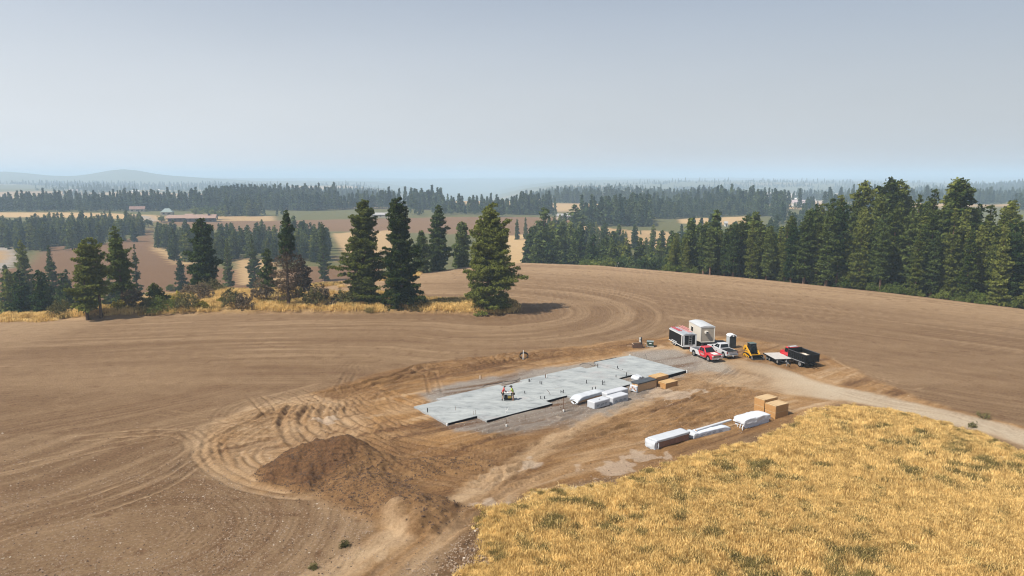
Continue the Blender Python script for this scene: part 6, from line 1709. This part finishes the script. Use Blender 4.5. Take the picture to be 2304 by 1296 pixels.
# flat deck trailer
o = thing('flatbed_trailer', 'flatbed trailer with a grey wooden deck between the loader and the black tipper truck', 'trailer', (37.85, 95.95, zv(37.85, 95.95)), R(-84))
DECK = mat('weathered_deck', (.44, .42, .40), .8, var=.12, scale=3)
for k in range(11):
    b = MB(); b.box((0, -1.1 + .22 * k, .80), (3.5, .212, .05)); b.build('deck_board', DECK, o)
b = MB(); b.box((0, 0, .70), (3.5, 2.42, .12)); b.build('frame', BLKP, o)
for s in (-1, 1):
    b = MB(); b.box((0, s * 1.24, .74), (3.56, .06, .16)); b.build('side_rail', BLKP, o)
    for ax in (-.85, -.12): wheel(o, ax, s * 1.0, .30, .2, s)
b = MB(); b.tube([(1.7, -.8, .62), (3.0, 0, .55)], .06, 4); b.tube([(1.7, .8, .62), (3.0, 0, .55)], .06, 4); b.build('drawbar', BLKP, o)
b = MB(); b.box((3.1, 0, .56), (.25, .12, .1)); b.tube([(2.7, .0, .05), (2.7, 0, .95)], .04, 6); b.build('coupler', GALV, o)
t = wheel(o, 1.95, -.9, .34, .2, -1); t.location = (1.92, -.85, .48)
b = MB(); b.box((2.35, .1, .60), (.5, .12, .05)); b.build('chain', GALV, o)

# tipper truck with red cab
o = thing('tipper_truck', 'tipper truck with a red cab and a tall black box, rightmost of the vehicles', 'truck', (40.75, 94.1, zv(40.75, 94.1)), R(106))
hw, z0, z1 = 1.14, .90, 1.95
LB = 3.5
for s in (-1, 1):
    b = MB(); b.box((-.1, s * hw, (z0 + z1) / 2), (LB, .06, z1 - z0)); sd = b.build('box_side', BLKP, o)
    for k in range(9):
        b = MB(); b.box((-LB / 2 - .1 + .1 + k * (LB - .2) / 8, s * (hw + .055), (z0 + z1) / 2), (.06, .06, z1 - z0 - .04)); b.build('side_rib', BLKP, sd)
    b = MB(); b.box((-.1, s * (hw + .06), z1 + .02), (LB + .04, .16, .06)); b.build('top_rail', mat('dark_rail', (.05, .05, .052), .5), sd)
    b = MB(); b.box((-.1, s * (hw + .06), z0 - .04), (LB + .04, .12, .08)); b.build('rub_rail', mat('grey_rail', (.22, .22, .23), .5, var=.2), o)
b = MB(); b.box((-LB / 2 - .1, 0, (z0 + z1) / 2), (.06, hw * 2 - .08, z1 - z0)); tg = b.build('tailgate', BLKP, o)
for y_ in (-.75, 0, .75):
    b = MB(); b.box((-LB / 2 - .15, y_, (z0 + z1) / 2), (.04, .08, z1 - z0 - .05)); b.build('tailgate_rib', BLKP, tg)
b = MB(); b.box((LB / 2 - .1, 0, (z0 + z1) / 2 + .1), (.06, hw * 2 - .08, z1 - z0 + .2)); b.build('headboard', BLKP, o)
b = MB(); b.box((-.1, 0, z0 + .02), (LB - .1, hw * 2 - .1, .08)); b.build('box_floor', BLKP, o)
for k, (lx, ly, lz, ln, an) in enumerate(((-.7, -.3, .62, 1.3, .2), (-.5, .2, .66, 1.6, -.1), (-.9, .6, .6, 1.2, .5), (.2, -.5, .58, 1.2, -.4), (-.2, .7, .66, 1.4, .1), (-.9, -.7, .55, 1.0, 1.2))):
    b = MB(); b.box((lx, ly, z0 + lz), (ln, .42, .06), rz=an, ry=.05 * (k - 2)); q = b.build('scrap_board', mat('pale_scrap', (.60, .54, .46), .8, var=.15), None)
    mw = Matrix.Translation(o.location) @ Matrix.Rotation(R(106), 4, 'Z'); q.matrix_world = mw
    tag(q, ('pale scrap board lying in the tipper box, ' + ('nearest the tailgate', 'long one in the middle', 'at the right rear corner', 'by the headboard on the left', 'along the right side', 'crosswise at the left rear')[k]), 'board', 'scrap boards in the tipper box')
b = MB(); b.box((-.2, 0, z0 + .30), (LB - .5, hw * 2 - .3, .50)); q = b.build('debris', mat('debris_brown', (.16, .12, .09), .9, var=.4, scale=6)); q.matrix_world = Matrix.Translation(o.location) @ Matrix.Rotation(R(106), 4, 'Z'); tag(q, kind='stuff')
b = MB(); b.box((.4, .3, .72), (5.6, .12, .2)); b.box((.4, -.3, .72), (5.6, .12, .2)); b.build('chassis', BLKP, o)
for s in (-1, 1):
    t = wheel(o, -.75, s * .90, .45, .42, s, RIM); wheel(o, 3.35, s * .88, .44, .26, s, RIM)
    b = MB(); b.box((1.35, s * .82, .66), (.8, .36, .38)); b.build('fuel_tank', mat('dull_steel', (.28, .29, .30), .5, metal=.3), o, bevel=.03)
b = MB(); b.hexa([(2.0, -.92, .75), (3.0, -.92, .75), (3.0, .92, .75), (2.0, .92, .75), (2.0, -.84, 2.12), (2.75, -.84, 2.10), (2.75, .84, 2.10), (2.0, .84, 2.12)]); b.build('cab', RED, o, bevel=.06)
b = MB(); b.prism([(3.0, .70), (4.1, .70), (4.1, 1.20), (3.9, 1.34), (3.0, 1.45)], -.72, .72); b.build('hood', RED, o, bevel=.06)
for s in (-1, 1):
    pr = [(2.88, .62)] + [(3.35 + math.cos(a) * .52, .45 + math.sin(a) * .55) for a in (2.7, 2.2, 1.57, 1.0, .5)] + [(3.8, .55)]
    b = MB(); b.prism(pr, *sorted((s * .70, s * 1.02))); b.build('fender', RED, o)
    b = MB(); b.hexa([(2.15, s * .925, 1.38), (2.85, s * .915, 1.38), (2.85, s * .93, 1.38), (2.15, s * .94, 1.38), (2.15, s * .865, 1.95), (2.72, s * .865, 1.95), (2.72, s * .88, 1.95), (2.15, s * .88, 1.95)]); b.build('window', GLASS, o)
b = MB(); b.box((2.3, 0, 2.16), (.5, 1.3, .05)); b.build('roof_panel', WHITEP, o)
b = MB(); b.box((1.995, 0, 1.75), (.015, 1.1, .40)); b.build('rear_window', GLASS, o)
b = MB(); b.cyl((1.85, .98, 1.55), .085, 1.5, 'z', 10); b.build('exhaust_stack', BLKP, o)
b = MB(); b.box((4.15, 0, .55), (.16, 1.9, .25)); b.build('front_bumper', CHROME, o)

# ------------------------------------------------------------------ SERVICES
x, y = P0(1177.3, 812); z = ZG(x, y)
o = thing('marker_post', 'white post standing inside a black coil of pipe behind the slab', 'post', (x, y, z))
b = MB(); b.box((-.02, 0, .62), (.11, .09, 1.5), ry=.04); b.build('shaft', PVC, o)
b = MB()
for k in range(9):
    r_ = .56 + .03 * (k % 3); b.tube([(math.cos(a) * r_, .12 + .05 * (k // 3) + .05 * math.sin(a * 2 + k), .50 + math.sin(a) * r_ * .74 + .02 * k) for a in np.linspace(0, 6.283, 22)], .024, 5)
tag(b.build('pipe_coil', ABS, None, (x + .1, y + .1, z - .05)), 'black coil of pipe leaning round the white post behind the slab', 'coil')
x, y = P0(1437, 783.5); z = ZG(x, y)
o = thing('wooden_pit_box', 'low brown wooden box round a hole beside the meter post', 'box', (x - .2, y, z), R(3))
DW = mat('dark_timber', (.10, .055, .035), .8, var=.3); PW = mat('pale_timber', (.50, .36, .25), .8, var=.1)
for (c_, d_) in (((0, -.45, .28), (1.5, .06, .62)), ((0, .45, .28), (1.5, .06, .62)), ((-.75, 0, .28), (.06, .84, .62)), ((.75, 0, .28), (.06, .84, .62))):
    b = MB(); b.box(c_, d_); b.build('side_board', DW, o)
b = MB(); b.box((0, .45, .61), (1.62, .10, .04)); b.box((-.75, -.04, .61), (.10, .90, .04)); b.build('top_rim', PW, o)
b = MB(); b.box((-1.25, -.1, .30), (.7, .08, .06)); b.build('loose_batten', PW, o)
o = thing('meter_post', 'dark post with a round white meter rising from the wooden box', 'post', (x + .35, y - .1, z))
b = MB(); b.box((0, 0, .80), (.16, .14, 1.7)); b.build('shaft', ABS, o)
b = MB(); b.box((-.20, -.02, 1.25), (.26, .16, .66)); mb = b.build('meter_box', mat('meter_white', (.62, .62, .60), .5), o)
b = MB(); b.cyl((-.20, -.12, 1.36), .09, .08, 'y', 12); b.build('meter_dial', mat('meter_glass', (.25, .27, .28), .3), mb)
x, y = P0(1452, 783.5); z = ZG(x, y)
o = thing('board_trestle', 'small frame of crossed pale boards between the wooden box and the green cabinet', 'frame', (x, y, z))
for (p_, q_) in (((-.6, 0, .02), (-.6, 0, .66)), ((-.55, 0, .80), (.15, 0, .58)), ((-.25, .1, .0), (-.1, .1, .6)), ((.15, 0, .6), (.5, 0, .1))):
    b = MB(); b.tube([p_, q_], .045, 4); b.build('board', PW, o)
x, y = P0(1463, 781.5); z = ZG(x, y)
o = thing('transformer_cabinet', 'dark green utility cabinet with a grey lid beside the crossed boards', 'cabinet', (x, y + .1, z), R(-14))
b = MB(); b.box((0, 0, .05), (1.15, 1.0, .16)); b.build('pad', mat('block', (.30, .29, .28), .9, var=.2), o)
b = MB(); b.box((0, 0, .45), (1.0, .85, .66)); b.build('cabinet', mat('utility_green', (.030, .055, .038), .5), o, bevel=.02)
b = MB(); b.box((0, 0, .80), (1.06, .92, .05)); b.build('lid', mat('utility_lid', (.20, .24, .23), .4), o)
b = MB(); b.box((.05, -.435, .55), (.34, .01, .16)); b.build('label_plate', mat('plate', (.55, .57, .60), .5), o)

# ------------------------------------------------------------------ PEOPLE
SKIN = mat('skin', (.42, .25, .17), .6)
def skinned(name, verts, edges, radii, m, parent, root=0, sub=1):
    me = bpy.data.meshes.new(name); me.from_pydata(verts, edges, []); me.materials.append(m)
    o = obj(name, me, parent)
    sk = o.modifiers.new('skin', 'SKIN'); sk.use_smooth_shade = True
    for i, r_ in enumerate(radii):
        q = me.skin_vertices[0].data[i]; q.radius = (r_, r_) if not isinstance(r_, tuple) else r_; q.use_root = (i == root)
    s = o.modifiers.new('smooth', 'SUBSURF'); s.levels = sub; s.render_levels = sub
    return o
def person(lab, loc, rz, shirt, shorts_m, boots_m, hair_m, hat, hand_l, hand_r, bend=.12, shin=None):
    """adult standing, slightly bent over the table; local x = forward"""
    o = thing('person', lab, 'person', loc, rz)
    H = 1.74
    pel = (0, 0, .93); wa = (.01 + bend * .3, 0, 1.08); ch = (.02 + bend * .9, 0, 1.32); nk = (.02 + bend * 1.3, 0, 1.47); hd = (.06 + bend * 1.7, 0, 1.60)
    V = [pel, wa, ch, nk, hd, (.04 + bend * 1.7, 0, 1.68)]; E_ = [(0, 1), (1, 2), (2, 3), (3, 4), (4, 5)]; Rr = [(.15, .12), (.13, .11), (.16, .12), .055, .088, .078]
    hands = {}
    for s, hand in ((1, hand_l), (-1, hand_r)):
        sh_ = (.01 + bend * 1.1, s * .19, 1.41)
        el = tuple((sh_[i] + hand[i]) / 2 + (0, s * .06, -.09)[i] for i in range(3))
        n0 = len(V); V += [sh_, el, hand]; E_ += [(2, n0), (n0, n0 + 1), (n0 + 1, n0 + 2)]; Rr += [.062, .045, .030]
        hands[s] = (el, hand)
        hp, kn, an = (0, s * .095, .88), (.05 if s > 0 else .01, s * .11, .49), (-.02 if s > 0 else -.05, s * .12, .08)
        n0 = len(V); V += [hp, kn, an, (an[0] + .13, an[1] + s * .02, .04)]; E_ += [(0, n0), (n0, n0 + 1), (n0 + 1, n0 + 2), (n0 + 2, n0 + 3)]; Rr += [.088, .060, .042, .040]
    skinned('body', V, E_, Rr, SKIN, o)
    # shirt over trunk and upper arms
    sv = [(0, 0, .98), wa, ch, (nk[0], 0, 1.44)]; se = [(0, 1), (1, 2), (2, 3)]; sr = [(.168, .135), (.155, .13), (.185, .14), .075]
    for s in (1, -1):
        sh_ = (.01 + bend * 1.1, s * .19, 1.41); el, hand = hands[s]
        mid = tuple(sh_[i] * .35 + el[i] * .65 for i in range(3))
        n0 = len(sv); sv += [sh_, mid]; se += [(2, n0), (n0, n0 + 1)]; sr += [.078, .070]
    skinned('shirt', sv, se, sr, shirt, o)
    pv = [(0, 0, .96)]; pe = []; prr = [(.160, .128)]
    for s in (1, -1):
        n0 = len(pv); pv += [(0, s * .10, .84), (.045 if s > 0 else .01, s * .11, .56)]; pe += [(0, n0), (n0, n0 + 1)]; prr += [.108, .088]
    skinned('shorts', pv, pe, prr, shorts_m, o)
    for s in (1, -1):
        an = (-.02 if s > 0 else -.05, s * .12, .08)
        b = MB(); b.box((an[0] + .06, an[1], .045), (.28, .105, .09)); b.cyl((an[0], an[1], .14), .058, .18, n=8); b.build('boot', boots_m, o, bevel=.02)
        el, hand = hands[s]
        d = (Vector(hand) - Vector(el)).normalized(); sd = d.cross(Vector((0, 0, 1))).normalized(); hb = MB(); h0 = Vector(hand)
        hb.tube([h0 - d * .02, h0 + d * .04, h0 + d * .085], .038, 8, .034)
        for k, ln in enumerate((.065, .075, .07, .055)):
            p0 = h0 + d * .08 + sd * (.027 - .018 * k); hb.tube([p0, p0 + d * ln * .5 + Vector((0, 0, -.006)), p0 + d * ln + Vector((0, 0, -.022))], .0095, 5, .007)
        p0 = h0 + d * .02 + sd * .032; hb.tube([p0, p0 + d * .03 + sd * .022, p0 + d * .062 + sd * .026], .011, 5, .008)
        hb.build('hand', SKIN, o)
    # face: nose, eyes, mouth, ears
    b = MB(); hx, hz = hd[0], hd[2]
    b.hexa([(hx + .08, -.014, hz - .02), (hx + .115, -.012, hz - .02), (hx + .115, .012, hz - .02), (hx + .08, .014, hz - .02), (hx + .08, -.006, hz + .03), (hx + .088, -.005, hz + .03), (hx + .088, .005, hz + .03), (hx + .08, .006, hz + .03)])
    for s in (-1, 1): b.box((hx, s * .088, hz + .005), (.035, .016, .055))
    b.build('face', SKIN, o)
    b = MB()
    for s in (-1, 1): b.box((hx + .083, s * .032, hz + .03), (.012, .022, .010))
    b.box((hx + .084, 0, hz - .045), (.012, .045, .008)); b.build('eyes_and_mouth', mat('dark_features', (.05, .03, .025), .6), o)
    b = MB()
    if hat:
        b.cyl((hx, 0, hz + .085), .20, .018, n=18); b.cyl((hx - .005, 0, hz + .135), .095, .10, n=14, r1=.080); b.build('hat', hair_m, o)
    else:
        b.tube([(hx - .03, 0, hz - .03), (hx - .025, 0, hz + .06), (hx - .015, 0, hz + .105)], .098, 10, .060); b.box((hx + .075, 0, hz + .065), (.11, .14, .014)); b.build('cap', hair_m, o)
    return o
ztop = .19
tx, ty = -.50, 78.05
person('person in a red T-shirt and dark shorts standing left of the work table', (-1.10, 77.95, ztop), R(8), mat('red_shirt', (.42, .022, .03), .8), mat('dark_shorts', (.03, .022, .025), .8), mat('black_boots', (.012, .012, .012), .6), mat('dark_cap', (.015, .013, .013), .7), False, (.42, .14, 1.0), (.36, -.16, 1.0))
p2 = person('person in a fluorescent yellow-green shirt and wide dark hat right of the work table', (.14, 77.9, ztop), R(172), mat('hi_vis', (.42, .62, .07), .7), mat('khaki_shorts', (.11, .075, .05), .8), mat('tan_boots', (.24, .14, .09), .7), mat('dark_hat', (.018, .016, .015), .7), True, (.48, .12, 1.04), (.30, -.20, .98))
b = MB(); b.box((-.16, .19, .86), (.14, .10, .26)); b.build('tool_bag', mat('tool_bag', (.02, .02, .02), .8), p2, bevel=.02)
for s in (1, -1):
    pass
o = thing('work_table', 'dark wheeled work table with a white plan sheet on top between the two people', 'table', (tx, ty, ztop), R(4))
b = MB(); b.box((0, 0, .93), (.98, .72, .05)); b.build('tabletop', PLAST, o)
for sx_ in (-.44, .44):
    for sy_ in (-.30, .30):
        b = MB(); b.box((sx_, sy_, .45), (.055, .055, .90)); b.build('leg', PLAST, o)
b = MB(); b.box((0, 0, .16), (.90, .62, .04)); b.build('shelf', PLAST, o)
for sx_ in (-.40, ): 
    b = MB(); b.cyl((-.50, -.30, .11), .11, .05, 'y', 12); b.build('wheel', mat('pale_wheel', (.5, .5, .5), .6), o)
b = MB(); b.box((0, .0, .958), (.90, .64, .006)); q = b.build('plan_sheet', mat('paper', (.82, .83, .84), .7), None, (tx, ty, ztop), (0, 0, R(4))); tag(q, 'white plan sheet spread on the work table', 'paper')
b = MB(); b.box((.22, -.05, .36), (.42, .40, .26)); q = b.build('generator', mat('gen_yellow', (.30, .21, .03), .6), None, (tx, ty, ztop + .015), (0, 0, R(4)), bevel=.02); tag(q, 'dull yellow and black tool case on the lower shelf of the work table', 'tool case')
b = MB(); b.box((-.20, -.05, .40), (.34, .42, .40)); q = b.build('tool_box', PLAST, None, (tx, ty, ztop + .0), (0, 0, R(4)), bevel=.03); tag(q, 'black tool box on the lower shelf of the work table, left of the yellow case', 'tool box')

# ------------------------------------------------------------------ FAR BUILDINGS
def far_house(px, by, wpx, lab, wall, roof, wh=2.8, rh=1.8, dep=.55, hip=0.0, rz=0.0, win=3, name='house', cat='house', chim=False, overhang=.5, dist=None):
    x, y = PV(px, by)
    if dist: y = dist; x = (px - 1152) / FPX * (y * CP + 38 * SP)
    z = float(H0(x, y)); W_ = wpx / FPX * math.hypot(x, y) * (y / math.hypot(x, y)); D_ = max(6, W_ * dep)
    o = thing(name, lab, cat, (x, y, z - .3), R(rz) - math.atan2(x, y) * .6)
    b = MB(); b.box((0, 0, wh / 2 + .2), (W_, D_, wh + .4)); b.build('wall', wall, o)
    ww, dd = W_ / 2 + overhang, D_ / 2 + overhang; z0 = wh + .38
    b = MB(); b.add([(-ww, -dd, z0), (ww, -dd, z0), (ww, dd, z0), (-ww, dd, z0), (-ww + hip * dd, 0, z0 + rh), (ww - hip * dd, 0, z0 + rh)], [(3, 2, 1, 0), (0, 1, 5, 4), (2, 3, 4, 5), (1, 2, 5), (3, 0, 4)])
    rf = b.build('roof', roof, o)
    for k in range(win):
        b = MB(); b.box((-W_ / 2 + W_ * (k + .5) / win, -D_ / 2 - .02, wh * .58 + .3), (min(1.8, W_ / win * .5), .08, 1.1)); b.build('window', GLASS, o)
    b = MB(); b.box((W_ * .12, -D_ / 2 - .02, 1.25), (1.0, .09, 2.0)); b.build('door', mat('door_dark', (.08, .07, .06), .6), o)
    if chim:
        b = MB(); b.box((W_ * .28, -D_ * .12, z0 + rh * .75), (2.0, 1.6, 3.0)); b.build('chimney', mat('chimney_dark', (.04, .04, .045), .8), rf)
    return o
WB = mat('wall_brown', (.10, .08, .07), .8); WW = mat('wall_white', (.62, .61, .58), .7); WT = mat('wall_tan', (.44, .38, .30), .8)
RR = mat('roof_red', (.30, .20, .16), .8, var=.1, scale=.5); RG = mat('roof_grey', (.34, .33, .33), .7, var=.1); RGR = mat('roof_green', (.22, .27, .26), .6); RB = mat('roof_brown', (.20, .12, .10), .8, var=.1)
far_house(402, 498, 40, 'left wing of the long ranch house, with a red tiled roof', WB, RR, 3.0, 2.6, .6, win=4, overhang=1.2)
far_house(455, 498, 56, 'right wing of the long ranch house, with a red roof and dark chimney', WB, RR, 3.0, 3.0, .5, win=5, chim=True, overhang=1.2)
far_house(427, 495, 15, 'small raised middle of the ranch house between its two red-roofed wings', WB, RR, 4.2, 1.4, 1.4, win=2)
far_house(377, 484, 24, 'house with a pale green hipped roof behind the ranch house', WT, RGR, 3.0, 3.6, .8, hip=.8, win=2)
far_house(310, 476, 30, 'brown low house among round trees left of the green roof', WT, RB, 2.6, 3.0, .5, win=3)
far_house(20, 474, 28, 'pale-roofed house at the far left edge among trees', WT, mat('roof_mauve', (.38, .32, .33), .7), 3, 4, .7, hip=.5, win=2)
far_house(863, 489, 50, 'long low grey barn between the two tallest pines', WT, RG, 2.6, 2.0, .25, win=4, name='barn', cat='barn')
far_house(1272, 494, 36, 'tan farmhouse with a grey roof behind the dark spreading pine', WT, RG, 3.2, 2.2, .5, rz=12, win=3)
far_house(1335, 497, 20, 'small low house right of the spreading pine', WW, RB, 2.6, 1.6, .6, win=2)
far_house(1360, 498, 14, 'little shed with a pale wall near the small low house', WW, RG, 2.4, 1.2, .8, win=1, name='shed', cat='shed')
far_house(1535, 541, 14, 'white shed at the bottom of the slope left of the right wood', WW, RG, 3.0, 1.6, .9, win=1, name='shed', cat='shed')
far_house(1491, 606, 34, 'low building with a brown roof showing over the crest left of the right wood', WB, RB, 2.6, 2.2, .6, hip=.7, rz=-6, win=3, dist=243)
far_house(1614, 505, 8, 'tiny white house on the pale field beyond the wood', WW, RG, 3, 2, .8, win=1)
far_house(1633, 509, 6, 'tiniest white house below the other on the pale field', WW, RG, 2.5, 1.5, .8, win=1)
far_house(1800, 465, 34, 'large pale house with a mauve roof above the right wood', WW, mat('roof_mauve', (.38, .32, .33), .7), 5, 4, .5, win=5)
far_house(1793, 452, 10, 'small white house above the large pale house', WW, WW, 4, 2, .6, win=2)
far_house(1828, 456, 9, 'small cream house right of the large pale house', WW, WW, 3, 3, .8, win=1)
far_house(1762, 443, 14, 'long white barn on the far pale field', WW, WW, 4, 3, .3, win=2, name='barn', cat='barn')
far_house(1818, 440, 9, 'white barn furthest right on the far pale field', WW, WW, 4, 3, .4, win=1, name='barn', cat='barn')
far_house(305, 433, 14, 'white farm shed on the distant left plain', WW, WW, 4, 2, .3, win=2, name='shed', cat='shed')
far_house(355, 430, 8, 'small white shed right of the other on the distant left plain', WW, WW, 4, 2, .4, win=1, name='shed', cat='shed')
far_house(165, 432, 20, 'long pinkish barn in the trees of the distant left plain', WT, mat('roof_mauve', (.38, .32, .33), .7), 4, 3, .3, win=2, name='barn', cat='barn')
# power poles on the crest
for px, lab in ((1379, 'left one of the pair of small power poles over the crest'), (1386.5, 'right one of the power poles over the crest, with two white cans')):
    y = 236.0; x = (px - 1152) / FPX * (y * CP + 30 * SP); zb = float(H0(x, y)); h = height_to(x, y, 591, zb)
    o = thing('power_pole', lab, 'pole', (x, y, zb))
    b = MB(); b.cyl((0, 0, h / 2), .12, h, n=8); b.build('shaft', DEADW, o)
    b = MB(); b.box((0, 0, h - .3), (1.8, .12, .12)); b.build('cross_arm', DEADW, o)
    for k in (-.8, 0, .8):
        b = MB(); b.cyl((k, 0, h - .12), .07, .25, n=6); b.build('insulator', PVC, o)
    if px > 1380:
        for k in (-.3, .3):
            b = MB(); b.cyl((k, -.1, h - 1.3), .22, .7, n=8); b.build('transformer_can', PVC, o)
